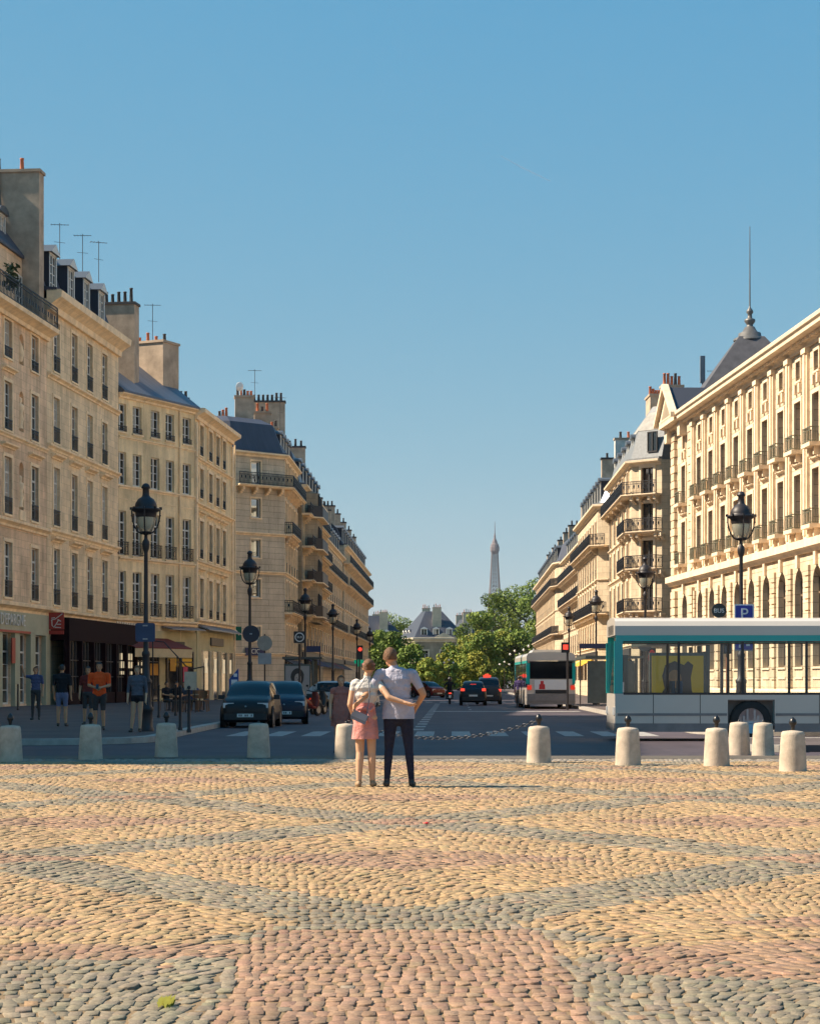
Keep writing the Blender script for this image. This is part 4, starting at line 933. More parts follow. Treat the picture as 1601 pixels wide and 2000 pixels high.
palace('palace_pavilion', 'grey roofed palace pavilion with tall chimneys and white dormers at the end of the street', (X0-4.3, 568), (X0, 550), (X1, 551), 13.3, 20.6, (2.6, 7.6, 12.4), (2.4, 5.6, 9.2, 12.4),
       [(PX(853, 553), 554, 2.4, 2.0, 21.4), (PX(832, 566), 566, 2.2, 2.0, 21.6)], 7.6)
palace('palace_wing', 'blue roofed palace wing with one broad pale chimney, left of the palace pavilion', (PX(690, 585)-4, 600), (PX(700, 585), 585), (PX(792, 585), 586), 13.5, 20.5, (3, 8), (3, 8), [(PX(749, 587), 588, 2.4, 2.2, 21.2), (PX(736, 592), 593, 2.6, 2.2, 20.8)])
palace('palace_wing', 'palace wing with stout dark chimneys half hidden by trees, right of the palace pavilion', (PX(888, 600)-4, 618), (PX(888, 600), 600), (PX(975, 600), 601), 13.0, 20.0, (3, 9), (9.5, 11.5), [(PX(913, 603), 604, 2.8, 2.2, 21.8), (PX(900, 612), 613, 3.0, 2.2, 21.2)])

def tower():
    t = empty('iron_tower', (PX(966, 3900), 3900, -23), 'slender lattice iron tower far away above the trees', 'tower')
    IR = mat('tower_iron', (0.16, 0.13, 0.14), 0.8, namt=0.08)
    def hw(z):   # outer half width of the shaft at height z
        K = [(0, 60), (57, 31), (115, 18.0), (150, 13.0), (190, 9.8), (230, 7.4), (276, 5.2)]
        for (a, wa), (b, wb) in zip(K[:-1], K[1:]):
            if a <= z <= b: return wa+(wb-wa)*(z-a)/(b-a)
        return 5.0
    def lat(zs, sep, name, th):
        m = MB()
        for za, zb in zip(zs[:-1], zs[1:]):
            wa, wb = hw(za), hw(zb); mid = (za+zb)/2
            for face in range(4):
                Rm = Matrix.Rotation(math.pi/2*face+math.radians(4), 3, 'Z')
                def bar(x1, z1, x2, z2, r): 
                    f1 = hw(z1); f2 = hw(z2); m.tube([Rm @ Vector((x1, -f1, z1)), Rm @ Vector((x2, -f2, z2))], r, 4, caps=False)
                bar(-wa, za, -wb, zb, th*1.7); bar(wa, za, wb, zb, th*1.7)
                ia, ib = wa*sep, wb*sep
                bar(-ia, za, -ib, zb, th); bar(ia, za, ib, zb, th)
                for sgn in (-1, 1):
                    bar(sgn*wa, za, sgn*ib, zb, th*0.7); bar(sgn*ia, za, sgn*wb, zb, th*0.7)
                if sep < 0.45: bar(-ia, za, ib, zb, th*0.6); bar(ia, za, -ib, zb, th*0.6)
                bar(-wb, zb, wb, zb, th*0.7)
        o = m.build(name, IR, t); o.matrix_parent_inverse = Matrix.Identity(4)
    lat(list(np.linspace(0, 57, 6)), 0.55, 'leg_lattice', 1.1); lat(list(np.linspace(57, 115, 7)), 0.5, 'middle_lattice', 0.9); lat(list(np.linspace(115, 276, 22)), 0.3, 'shaft_lattice', 0.42)
    for nm, z, w, h in (('first_platform', 57, 36, 5), ('second_platform', 115, 22, 4)):
        m = MB().box((0, 0, z), (2*w, 2*w, h), rz=R(4)); local(nm, m, IR, t)
    m = MB(); m.lathe([(5.6, 268), (8.6, 274), (8.8, 276), (8.8, 282), (7.8, 283), (7.8, 286), (5.6, 288), (4.4, 293), (2.4, 297), (1.6, 300), (2.0, 301), (1.2, 306), (0.9, 308)], n=8, smooth=False); local('top_platform', m, IR, t)
    m = MB(); m.tube([(0, 0, 306), (0, 0, 318), (0, 0, 330)], [0.9, 0.7, 0.4], 6); local('antenna', m, IR, t)
tower()

LEAVES = [mat('leaf_pale', (0.23, 0.28, 0.05), 0.7, nscale=0.5, namt=0.15, spec=0.2), mat('leaf_mid', (0.14, 0.20, 0.035), 0.7, nscale=0.5, namt=0.15, spec=0.2), mat('leaf_deep', (0.07, 0.105, 0.02), 0.75, nscale=0.5, namt=0.15, spec=0.2)]  # pale, mid and deep leaf greens, mixed at random over the clumps
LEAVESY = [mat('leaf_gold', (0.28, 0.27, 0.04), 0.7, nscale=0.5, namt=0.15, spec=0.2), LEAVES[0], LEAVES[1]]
BARK = mat('bark', (0.10, 0.075, 0.05), 0.9, nscale=3, bump=0.3)
rngt = np.random.default_rng(11)
def tree(x, y, h, r, label, name='tree', n=9000, leaf=0.5, mats=None, low=0.18, wts=(0.35, 0.4, 0.25), cat='tree', nclump=38):
    t = empty(name, (x, y, 0), label, cat)
    tr = MB(); tr.tube([(0, 0, 0), (0.1, 0, h*0.3), (0.0, 0.1, h*0.55), (0.2, 0, h*0.8)], [0.028*h, 0.02*h, 0.013*h, 0.004*h], 8)
    for k in range(7):
        a = k*2.4; z0 = h*(0.25+0.07*k); L = r*0.75
        tr.tube([(0, 0, z0), (math.cos(a)*L*0.5, math.sin(a)*L*0.5, z0+h*0.08), (math.cos(a)*L, math.sin(a)*L, z0+h*0.2)], [0.011*h, 0.007*h, 0.003*h], 5)
    local('trunk', tr, BARK, t)
    # clumps scattered over an uneven crown volume
    C = []
    for k in range(nclump):
        a = rngt.uniform(0, 2*math.pi); zt = rngt.uniform(low, 0.97); prof = math.sin(math.pi*min(1, max(0.12, (zt-low)/(1-low)*0.82+0.14)))**0.7
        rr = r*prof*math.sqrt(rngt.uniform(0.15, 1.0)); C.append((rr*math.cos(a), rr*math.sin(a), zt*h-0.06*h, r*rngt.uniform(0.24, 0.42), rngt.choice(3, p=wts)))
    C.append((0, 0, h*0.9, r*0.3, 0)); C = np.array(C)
    idx = rngt.integers(0, len(C), n); d = rngt.normal(size=(n, 3)); d /= np.linalg.norm(d, axis=1)[:, None]
    rad = C[idx, 3]*rngt.uniform(0.55, 1.08, n)**0.7
    P = C[idx, :3] + d*rad[:, None]*np.array([1, 1, 0.78])
    nrm = d*0.8+rngt.normal(size=(n, 3))*0.55; nrm /= np.linalg.norm(nrm, axis=1)[:, None]
    ref = rngt.normal(size=(n, 3)); u = np.cross(nrm, ref); u /= np.linalg.norm(u, axis=1)[:, None]; w = np.cross(nrm, u)
    s = leaf*rngt.uniform(0.5, 1.15, n)[:, None]
    V = np.stack([P-u*s*0.5, P+w*s*0.36+nrm*s*0.1, P+u*s*0.5, P-w*s*0.36+nrm*s*0.1], 1).reshape(-1, 3)
    me = bpy.data.meshes.new('crown'); me.from_pydata(V.tolist(), [], (np.arange(n*4).reshape(-1, 4)).tolist())
    for m in (mats or LEAVES): me.materials.append(m)
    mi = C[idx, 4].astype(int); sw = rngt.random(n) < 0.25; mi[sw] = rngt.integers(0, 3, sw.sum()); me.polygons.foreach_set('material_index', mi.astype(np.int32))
    local('crown', me, None, t); return t
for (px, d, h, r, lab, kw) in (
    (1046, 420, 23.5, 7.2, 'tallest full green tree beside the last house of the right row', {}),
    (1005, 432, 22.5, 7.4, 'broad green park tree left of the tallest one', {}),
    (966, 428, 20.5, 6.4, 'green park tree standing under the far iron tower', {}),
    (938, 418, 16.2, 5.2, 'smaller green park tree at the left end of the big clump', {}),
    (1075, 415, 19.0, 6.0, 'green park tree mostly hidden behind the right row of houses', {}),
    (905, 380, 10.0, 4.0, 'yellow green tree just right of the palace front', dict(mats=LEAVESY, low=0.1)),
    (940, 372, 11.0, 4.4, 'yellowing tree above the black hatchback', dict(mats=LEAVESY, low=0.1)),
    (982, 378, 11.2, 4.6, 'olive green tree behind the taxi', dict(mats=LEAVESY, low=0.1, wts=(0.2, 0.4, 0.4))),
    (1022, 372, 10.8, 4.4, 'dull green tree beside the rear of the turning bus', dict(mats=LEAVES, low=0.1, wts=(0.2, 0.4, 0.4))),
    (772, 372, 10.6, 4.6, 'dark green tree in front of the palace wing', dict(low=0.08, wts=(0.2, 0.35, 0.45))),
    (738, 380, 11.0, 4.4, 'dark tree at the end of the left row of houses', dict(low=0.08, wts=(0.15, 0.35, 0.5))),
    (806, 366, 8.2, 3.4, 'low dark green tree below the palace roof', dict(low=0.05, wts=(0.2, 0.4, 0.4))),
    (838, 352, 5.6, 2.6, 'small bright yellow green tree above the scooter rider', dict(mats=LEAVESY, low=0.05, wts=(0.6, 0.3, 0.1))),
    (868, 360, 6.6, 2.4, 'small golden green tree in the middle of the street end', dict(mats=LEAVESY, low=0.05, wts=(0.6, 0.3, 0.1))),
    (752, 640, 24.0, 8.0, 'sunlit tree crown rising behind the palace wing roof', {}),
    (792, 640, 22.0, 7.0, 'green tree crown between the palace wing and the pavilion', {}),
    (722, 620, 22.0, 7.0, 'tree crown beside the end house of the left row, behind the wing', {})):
    tree(PX(px, d), d, h, r, lab, **kw)

# ------------------------------------------------------------------ street lamps
LGLASS = bpy.data.materials.new('lantern_glass'); LGLASS.use_nodes = True
def thin_glass(m, tint=(0.9, 0.92, 0.9), refl=0.08, op=0.0, opcol=(0.5, 0.5, 0.5)):
    nt = m.node_tree; N = nt.nodes; L = nt.links
    for n in list(N): N.remove(n)
    out = N.new('ShaderNodeOutputMaterial'); tr = N.new('ShaderNodeBsdfTransparent'); tr.inputs['Color'].default_value = (*tint, 1)
    gl = N.new('ShaderNodeBsdfGlossy'); gl.inputs['Roughness'].default_value = 0.03; fr = N.new('ShaderNodeFresnel'); fr.inputs['IOR'].default_value = 1.45
    mx = N.new('ShaderNodeMixShader'); L.new(fr.outputs[0], mx.inputs[0]); L.new(tr.outputs[0], mx.inputs[1]); L.new(gl.outputs[0], mx.inputs[2])
    last = mx.outputs[0]
    if op:
        df = N.new('ShaderNodeBsdfDiffuse'); df.inputs['Color'].default_value = (*opcol, 1); m2 = N.new('ShaderNodeMixShader'); m2.inputs[0].default_value = op
        L.new(last, m2.inputs[1]); L.new(df.outputs[0], m2.inputs[2]); last = m2.outputs[0]
    L.new(last, out.inputs['Surface'])
thin_glass(LGLASS, (0.93, 0.92, 0.86), op=0.32, opcol=(0.7, 0.65, 0.52))
LAMPB = mat('lamp_black', (0.022, 0.018, 0.021), 0.5, 0.1, namt=0.12, nscale=4)
FROST = mat('frosted_bowl', (0.80, 0.73, 0.58), 0.4, namt=0.05)
def make_lamp(label):
    t = empty('street_lamp', (0, 0, 0), label, 'street lamp', 'lantern lamps along the street')
    m = MB(); m.lathe([(0.2, 0), (0.2, 0.08), (0.17, 0.12), (0.17, 0.5), (0.19, 0.53), (0.19, 0.6), (0.14, 0.66), (0.125, 1.2), (0.15, 1.24), (0.15, 1.3), (0.1, 1.36), (0.085, 1.9), (0.105, 1.94), (0.105, 2.0), (0.07, 2.06), (0.055, 3.4), (0.05, 4.55), (0.06, 4.6), (0.085, 4.66), (0.1, 4.76), (0.09, 4.84), (0.05, 4.9), (0.04, 5.0), (0.09, 5.03), (0.1, 5.06)], n=16)
    for k in range(12):
        a = 2*math.pi*k/12; m.tube([(0.128*math.cos(a), 0.128*math.sin(a), 0.68), (0.115*math.cos(a), 0.115*math.sin(a), 1.2)], 0.018, 4)
        m.tube([(0.088*math.cos(a), 0.088*math.sin(a), 1.38), (0.078*math.cos(a), 0.078*math.sin(a), 1.88)], 0.012, 4)
    local('post', m, LAMPB, t)
    m = MB(); m.lathe([(0.255, 5.46), (0.27, 5.5), (0.275, 5.58), (0.37, 5.63), (0.385, 5.66), (0.37, 5.68), (0.285, 5.685), (0.285, 5.74), (0.265, 5.82), (0.2, 5.92), (0.12, 5.97), (0.09, 6.02), (0.082, 6.18), (0.11, 6.2), (0.118, 6.225), (0.1, 6.25), (0.09, 6.28), (0.06, 6.31), (0.0, 6.33)], n=20)
    for k in range(8):
        a = 2*math.pi*k/8; m.box((0.375*math.cos(a), 0.375*math.sin(a), 5.68), (0.07, 0.03, 0.07), rz=a)
    local('lantern_cap', m, LAMPB, t)
    m = MB()
    for k in range(4):
        a = 2*math.pi*k/4+0.02; pr = [(0.36, 5.64), (0.355, 5.5), (0.335, 5.36), (0.28, 5.2), (0.2, 5.09), (0.12, 5.04), (0.05, 5.03)]
        m.tube([(r_*math.cos(a), r_*math.sin(a), z) for r_, z in pr], 0.02, 6)
        for r_, z in pr[1:5]: m.lathe([(0, -0.028), (0.03, 0), (0, 0.028)], (r_*1.02*math.cos(a), r_*1.02*math.sin(a), z), 6)
    m.lathe([(0.15, 5.06), (0.17, 5.06), (0.17, 5.09), (0.15, 5.09), (0.15, 5.06)], n=20, caps=False)
    local('lantern_frame', m, LAMPB, t)
    m = MB(); m.lathe([(0.24, 5.5), (0.25, 5.4), (0.225, 5.25), (0.16, 5.1)], n=20, caps=False); local('lantern_glass', m, LGLASS, t)
    m = MB(); m.lathe([(0.19, 5.5), (0.195, 5.4), (0.18, 5.28), (0.12, 5.18), (0.0, 5.14)], n=16); local('light_bowl', m, FROST, t)
    return t
L0 = None
lamp_specs = [(285, 52.2, 0.14, 'black lantern lamp with a square blue sign on its post, nearest on the left pavement'), (488, 79, 0.14, 'black lantern lamp with a round sign on its post, before the grey corner house'),
 (596, 110.5, 0.14, 'lantern lamp in front of the sooty balconied house'), (650, 133, 0.14, 'lantern lamp before the second half of the sooty house'), (697, 165, 0.14, 'lantern lamp near the red traffic light on the left'), (722, 190, 0.14, 'small far lantern lamp beside the dark tree'),
 (1447, 54.4, 0.14, 'black lantern lamp carrying the parking signs before the faculty'), (1260, 82.7, 0.14, 'lantern lamp in front of the balconied corner house on the right'), (1164, 112.6, 0.14, 'lantern lamp before the cream house with chimney slabs'), (1111, 138, 0.14, 'small lantern lamp above the waiting bus')]
for px, d, z, lab in lamp_specs:
    if L0 is None: L0 = o = make_lamp(lab)
    else: o = copy_tree(L0); o['label'] = lab
    o.location = (PX(px, d), d, z)
# small globe lamps by the trees
g0 = None
for px, d, h in ((1005, 310, 6.2), (1032, 290, 6.6), (876, 310, 4.8), (985, 300, 4.4)):
    if g0 is None:
        g0 = o = empty('globe_lamp', (0, 0, 0), 'small pale globe lamp post in front of the far trees', 'street lamp', 'globe lamps by the park')
        m = MB(); m.tube([(0, 0, 0), (0, 0, 4.3)], [0.09, 0.05], 6); m.box((0, 0, 4.2), (1.4, 0.05, 0.05)); local('post', m, LAMPB, o)
        for dx, dz in ((-0.7, 4.2), (0.7, 4.2), (0, 4.6)): m = MB(); m.lathe([(0, -0.16), (0.11, -0.11), (0.16, 0), (0.11, 0.11), (0, 0.16)], (dx, 0, dz+0.1), 10); local('globe', m, WHITE, o)
    else: o = copy_tree(g0)
    o.location = (PX(px, d), d, 0); o.scale = (1, 1, h/4.8)

# ------------------------------------------------------------------ bollards and chain
BSTONE = mat('bollard_stone', (0.47, 0.385, 0.30), 0.9, nscale=7, namt=0.2, bump=0.35, bscale=45, spec=0.2)
b0 = None
bolls = [(20, 1490, 1, 'pale stone bollard at the left edge, in shade'), (177, 1486, 1, 'shaded stone bollard with black finial in front of the man in orange'), (325, 1481, 1, 'shaded stone bollard with black finial, third from the left'), (505, 1482, 0, 'stone bollard without finial in front of the small dark car'),
 (676, 1484, 0, 'stone bollard without finial at the left of the embracing couple'), (1052, 1492, 1, 'sunlit stone bollard holding the right end of the chain'), (1226, 1497, 1, 'sunlit stone bollard with black finial below the front of the turning bus'), (1399, 1499, 1, 'sunlit stone bollard with black finial, second from the right edge'), (1548, 1509, 1, 'sunlit stone bollard with black finial, nearest the right edge'),
 (1443, 1475, 0, 'plain stone bollard behind the front row, left of a pair'), (1490, 1477, 0, 'plain stone bollard behind the front row, right of a pair')]
BOLL = {}
for px, yb, fin, lab in bolls:
    d = 5600.0/(yb-1332)
    o = empty('bollard', (0, 0, 0), lab, 'bollard', 'stone bollards round the plaza')
    if b0 is None:
        m = MB(); m.lathe([(0.215, 0.0), (0.213, 0.03), (0.205, 0.2), (0.193, 0.42), (0.183, 0.56), (0.174, 0.6), (0.155, 0.62), (0.0, 0.64)], n=28)
        r_ = random.Random(4); m.v = [(x*(1+r_.uniform(-0.012, 0.012)), y*(1+r_.uniform(-0.012, 0.012)), z) for x, y, z in m.v]
        bm_ = m.mesh('stone', BSTONE); m = MB(); m.lathe([(0.03, 0.0), (0.028, 0.05), (0.04, 0.055), (0.03, 0.075), (0.055, 0.1), (0.06, 0.13), (0.045, 0.175), (0.02, 0.2), (0.0, 0.215)], n=14); fm_ = m.mesh('finial', BLACKP); b0 = 1
    local('stone', bm_, None, o)
    if fin: local('finial', fm_, None, o, (0, 0, 0.63))
    else:
        q = MB().lathe([(0.02, 0), (0.02, 0.04), (0.0, 0.05)], (0, 0, 0.63), 8); local('iron_stub', q, BLACKP, o)
    o.location = (PX(px, d), d, 0.015 if d < 38 else 0.0); o.rotation_euler = (0, 0, random.uniform(0, 6)); BOLL[px] = Vector(o.location)
a = BOLL[676]+Vector((0.03, 0, 0.67)); b = BOLL[1052]+Vector((-0.03, 0, 0.72))
m = MB(); N_ = 54; pts = []
for k in range(N_+1):
    t_ = k/N_; p = a.lerp(b, t_); p.z -= 0.30*4*t_*(1-t_)*(1.0); pts.append(p)
for k in range(N_):
    c = (pts[k]+pts[k+1])/2; dv = (pts[k+1]-pts[k]).normalized(); side = Vector((0, 1, 0)) if k % 2 else Vector((0, 0, 1)); side = (side-dv*side.dot(dv)).normalized()
    ring = [c+dv*0.05*math.cos(q)+side*0.024*math.sin(q) for q in [2*math.pi*j/10 for j in range(11)]]
    m.tube(ring, 0.0065, 5, caps=False)
tag(m.build('chain', mat('chain_iron', (0.05, 0.05, 0.055), 0.4, 0.7)), 'sagging iron chain hanging between two stone bollards', 'chain')
# thin iron posts along the left pavement
p0 = None
for px, d, lab in ((310, 72, 'thin black iron post left of the café tables'), (343, 76, 'thin black iron post in front of the café chairs'), (352, 53, 'thin black iron post nearer the kerb, left of a pair'), (369, 50.8, 'thin black iron post nearest the kerb, right of a pair'), (35, 91, 'thin black iron post before the bank window'), (73, 98, 'thin black iron post beside the brasserie')):
    if p0 is None:
        p0 = o = empty('iron_post', (0, 0, 0), lab, 'post', 'thin iron posts on the left pavement')
        m = MB(); m.lathe([(0.06, 0), (0.06, 0.06), (0.04, 0.1), (0.036, 1.02), (0.045, 1.04), (0.045, 1.07)], n=12); local('shaft', m, LAMPB, o)
        m = MB(); m.lathe([(0.0, 0.0), (0.045, 0.02), (0.05, 0.05), (0.03, 0.09), (0.0, 0.1)], n=12); local('knob', m, LAMPB, o, (0, 0, 1.07))
    else: o = copy_tree(p0); o['label'] = lab
    o.location = (PX(px, d), d, 0.14)

# ------------------------------------------------------------------ signs and signals
GREYM = mat('galvanised', (0.30, 0.31, 0.33), 0.45, 0.6); SIGNB = mat('sign_blue', (0.012, 0.03, 0.30), 0.4, namt=0.04); SIGNW = mat('sign_white', (0.72, 0.72, 0.72), 0.4, namt=0.03); SIGNR = mat('sign_bright_red', (0.55, 0.02, 0.02), 0.4, namt=0.03)
REDLIT = mat('red_lamp_lit', (0.6, 0.03, 0.02), 0.3, namt=0, emit=(1, 0.06, 0.03), estr=0.7); GRNLIT = mat('green_cross_lit', (0, 0.3, 0.15), 0.4, namt=0, emit=(0.0, 0.6, 0.32), estr=0.15)
def rsquare(w, h, r, n=5):
    P = []
    for cx, cz, a0 in ((w/2-r, h/2-r, 0), (-w/2+r, h/2-r, 90), (-w/2+r, -h/2+r, 180), (w/2-r, -h/2+r, 270)):
        P += [(cx+r*math.cos(R(a0+90*k/n)), cz+r*math.sin(R(a0+90*k/n))) for k in range(n+1)]
    return P
def disc(r, n=28): return [(r*math.cos(2*math.pi*k/n), r*math.sin(2*math.pi*k/n)) for k in range(n)]
def plate(parent, name, poly, y0, y1, m, loc=(0, 0, 0)): return local(name, MB().prism(poly, y0, y1), m, parent, loc)
R1 = Vector((PX(1447, 54.4), 54.4, 0))
s = empty('parking_sign', R1+Vector((0.06, -0.13, 3.2)), 'blue parking sign with white letter P and information panel on the right lamp', 'sign')
f = plate(s, 'parking_panel', rsquare(0.52, 0.52, 0.04), 0, 0.03, SIGNW); plate(f, 'blue_field', rsquare(0.45, 0.45, 0.03), -0.008, 0.0, SIGNB); local('letter', text_mesh('letter', 'P', 0.42, 0.01, SIGNW), SIGNW, f, (0.0, -0.014, -0.01))
f = plate(s, 'information_panel', rsquare(0.52, 0.52, 0.04), 0, 0.03, GREYM, (0, 0, -0.72)); plate(f, 'blue_field', rsquare(0.45, 0.45, 0.03), -0.008, 0.0, SIGNB)
m = MB()
for x, z, w, h in ((-0.1, 0.1, 0.16, 0.1), (0.0, 0.16, 0.06, 0.06), (-0.1, -0.04, 0.05, 0.1), (0.1, 0.02, 0.06, 0.1), (0.1, -0.1, 0.1, 0.06), (-0.12, -0.14, 0.04, 0.08)): m.box((x, -0.014, z), (w, 0.008, h))
local('pictogram', m, SIGNW, f)
f = plate(s, 'price_strip', rsquare(0.46, 0.14, 0.02), 0, 0.02, SIGNW, (0, 0, -0.36))
m = MB()
for z in (0.08, -0.6, -0.84): m.lathe([(0.075, -0.015), (0.075, 0.015)], (-0.06, 0.13, z), 12, caps=False)
local('clamp', m, GREYM, s)
L1 = Vector((PX(285, 52.2), 52.2, 0))
s = empty('square_sign', L1+Vector((0.0, -0.14, 2.66)), 'dark blue back of a square sign clamped to the nearest left lamp', 'sign')
plate(s, 'panel', rsquare(0.5, 0.48, 0.06), 0, 0.025, mat('sign_back_blue', (0.03, 0.05, 0.11), 0.55))
m = MB()
for z in (0.17, -0.17): m.box((0, -0.012, z), (0.12, 0.02, 0.035)); m.lathe([(0.09, -0.015), (0.09, 0.015)], (0, 0.13, z), 12, caps=False)
local('clamp', m, GREYM, s)
L2 = Vector((PX(488, 79), 79, 0))
s = empty('round_sign', L2+Vector((0.05, -0.12, 3.25)), 'dark round sign seen from behind on the second left lamp', 'sign'); plate(s, 'disc', disc(0.33), 0, 0.02, mat('sign_back_dark', (0.03, 0.03, 0.045), 0.5)); m = MB(); m.box((0, -0.012, 0), (0.1, 0.02, 0.05)); local('clamp', m, GREYM, s)
def post_sign(name, label, x, d, h, pr=0.035, m=None, z=0.14, cat='sign', group=None):
    s = empty(name, (x, d, z), label, cat, group); q = MB(); q.tube([(0, 0, 0), (0, 0, h)], pr, 8); local('pole', q, m or GREYM, s); return s
s = post_sign('no_entry_sign', 'round pale sign seen from behind on its own pole by the left shelter', PX(517, 92), 92, 3.4, m=LAMPB); plate(s, 'disc', disc(0.34), -0.04, -0.02, mat('sign_back_pale', (0.30, 0.28, 0.24), 0.5), (0, 0, 3.0)); plate(s, 'plate', rsquare(0.6, 0.5, 0.03), -0.04, -0.02, GREYM, (0, 0, 2.3))
s = post_sign('bus_stop_sign', 'round dark bus stop disc with long blue name board on the right pavement', PX(1409, 58), 58, 2.9, 0.05, LAMPB)
f = plate(s, 'disc', disc(0.205), -0.04, 0.0, mat('bus_disc_dark', (0.03, 0.035, 0.035), 0.4), (-0.08, 0, 3.28)); local('lettering', text_mesh('lettering', 'BUS', 0.17, 0.008, SIGNW), SIGNW, f, (0, -0.05, -0.01)); local('hanger', MB().tube([(0, 0, 2.8), (-0.08, 0, 3.1)], 0.03, 6), LAMPB, s)
f = plate(s, 'name_board', rsquare(1.06, 0.19, 0.02), -0.03, 0.03, mat('board_blue', (0.015, 0.05, 0.22), 0.4), (-0.58, 0, 2.82)); m = MB(); m.box((0.0, -0.035, 0.03), (0.4, 0.008, 0.045)); local('lettering_strip', m, SIGNW, f)
s = post_sign('bus_stop_sign', 'bus stop box with white ringed disc before the sooty house on the left', PX(585, 105), 105, 3.2, 0.05, LAMPB)
plate(s, 'box', rsquare(0.6, 0.6, 0.03), -0.05, 0.05, BLACKP, (0, 0, 3.55)); f = plate(s, 'disc', disc(0.24), -0.07, -0.05, SIGNW, (0, 0, 3.55)); plate(f, 'inner_disc', disc(0.19), -0.075, -0.07, BLACKP); local('lettering', text_mesh('lettering', 'BUS', 0.15, 0.006, SIGNW), SIGNW, f, (0, -0.082, 0))
s = post_sign('pedestrian_signal', 'dark pedestrian signal box on a thin rusty pole beside the right lamp', PX(1419, 62), 62, 2.1, 0.03, mat('rusty_pole', (0.25, 0.10, 0.05), 0.6))
f = local('signal_box', MB().box((0, 0, 2.38), (0.27, 0.2, 0.54)), BLACKP, s); 
for z in (2.52, 2.25): local('lens', MB().box((0, -0.105, z), (0.17, 0.012, 0.17)), mat('lens_dark', (0.05, 0.06, 0.08), 0.2, namt=0), s)
local('visor', MB().box((0, -0.12, 2.66), (0.25, 0.12, 0.03)), BLACKP, s)
s = post_sign('traffic_light', 'lit red traffic light beside the rear of the waiting bus', PX(1108, 92), 92, 2.6, 0.05, LAMPB, cat='traffic light'); local('housing', MB().box((-0.1, -0.02, 2.8), (0.36, 0.25, 0.46)), BLACKP, s); local('red_lens', MB().box((-0.1, -0.15, 2.82), (0.22, 0.012, 0.22)), REDLIT, s)
s = post_sign('traffic_light', 'lit red traffic light on a pole by the left row of lamps', PX(702, 160), 160, 3.5, 0.06, LAMPB, cat='traffic light'); local('housing', MB().box((0.05, -0.02, 3.55), (0.42, 0.3, 1.1)), BLACKP, s); local('red_lens', MB().prism(disc(0.15), -0.19, -0.18), REDLIT, s, (0.05, 0, 3.8))
s = post_sign('pharmacy_sign', 'green lit cross shaped sign below the left traffic light', PX(701, 172), 172, 2.6, 0.05, LAMPB)
local('cross', MB().box((0, -0.06, 2.95), (0.3, 0.1, 0.8)).box((0, -0.06, 2.95), (0.8, 0.096, 0.3)), GRNLIT, s)
s = post_sign('one_way_sign', 'narrow red and white no entry sign turned sideways behind the right shelter', PX(1273, 88), 88, 2.6, 0.035); plate(s, 'disc', [(x*0.45, z) for x, z in disc(0.34)], -0.05, -0.03, SIGNR, (0, 0, 2.3)); local('white_bar', MB().box((0, -0.056, 2.3), (0.22, 0.012, 0.1)), SIGNW, s)
s = post_sign('round_sign', 'big grey round sign back on a pole left of the right shelter canopy', PX(1258, 80), 80, 2.9, 0.04, LAMPB); plate(s, 'disc', disc(0.3), -0.05, -0.03, mat('sign_back_brown', (0.10, 0.09, 0.085), 0.5), (0, 0, 2.75))
m_ = mat('meter_blue', (0.02, 0.06, 0.25), 0.4)
s = empty('parking_meter', (PX(457, 74), 74, 0.14), 'tall blue parking meter with slanted top on the left pavement', 'parking meter'); local('body', MB().prism([(-0.17, 0), (0.17, 0), (0.17, 1.75), (-0.17, 1.35)], -0.12, 0.12), m_, s); local('screen', MB().box((0.02, -0.125, 1.2), (0.22, 0.012, 0.28)), SIGNW, s); local('symbol', MB().box((0.06, -0.125, 1.5), (0.12, 0.012, 0.12)), SIGNW, s)
# blue street name board behind the right lamps and blue shop awning sign
for nm, lab, x, z, d, w, h, m in (('street_board', 'dark blue board sign on two posts above the right shelters', 1160, 1262, 104, 1.5, 0.25, DBLUE), ('street_board', 'blue banner board in front of the sooty house on the left', 611, 1268, 118, 0.9, 0.35, DBLUE)):
    s = empty(nm, (PX(x, d), d, 0.14), lab, 'sign'); zz = PZ(z, d)-0.14
    local('board', MB().box((0, 0, zz), (w, 0.08, h)), m, s)
    for sx_ in (-w/2+0.05, w/2-0.05): local('post', MB().tube([(sx_, 0.02, 0), (sx_, 0.02, zz)], 0.035, 6), LAMPB, s)

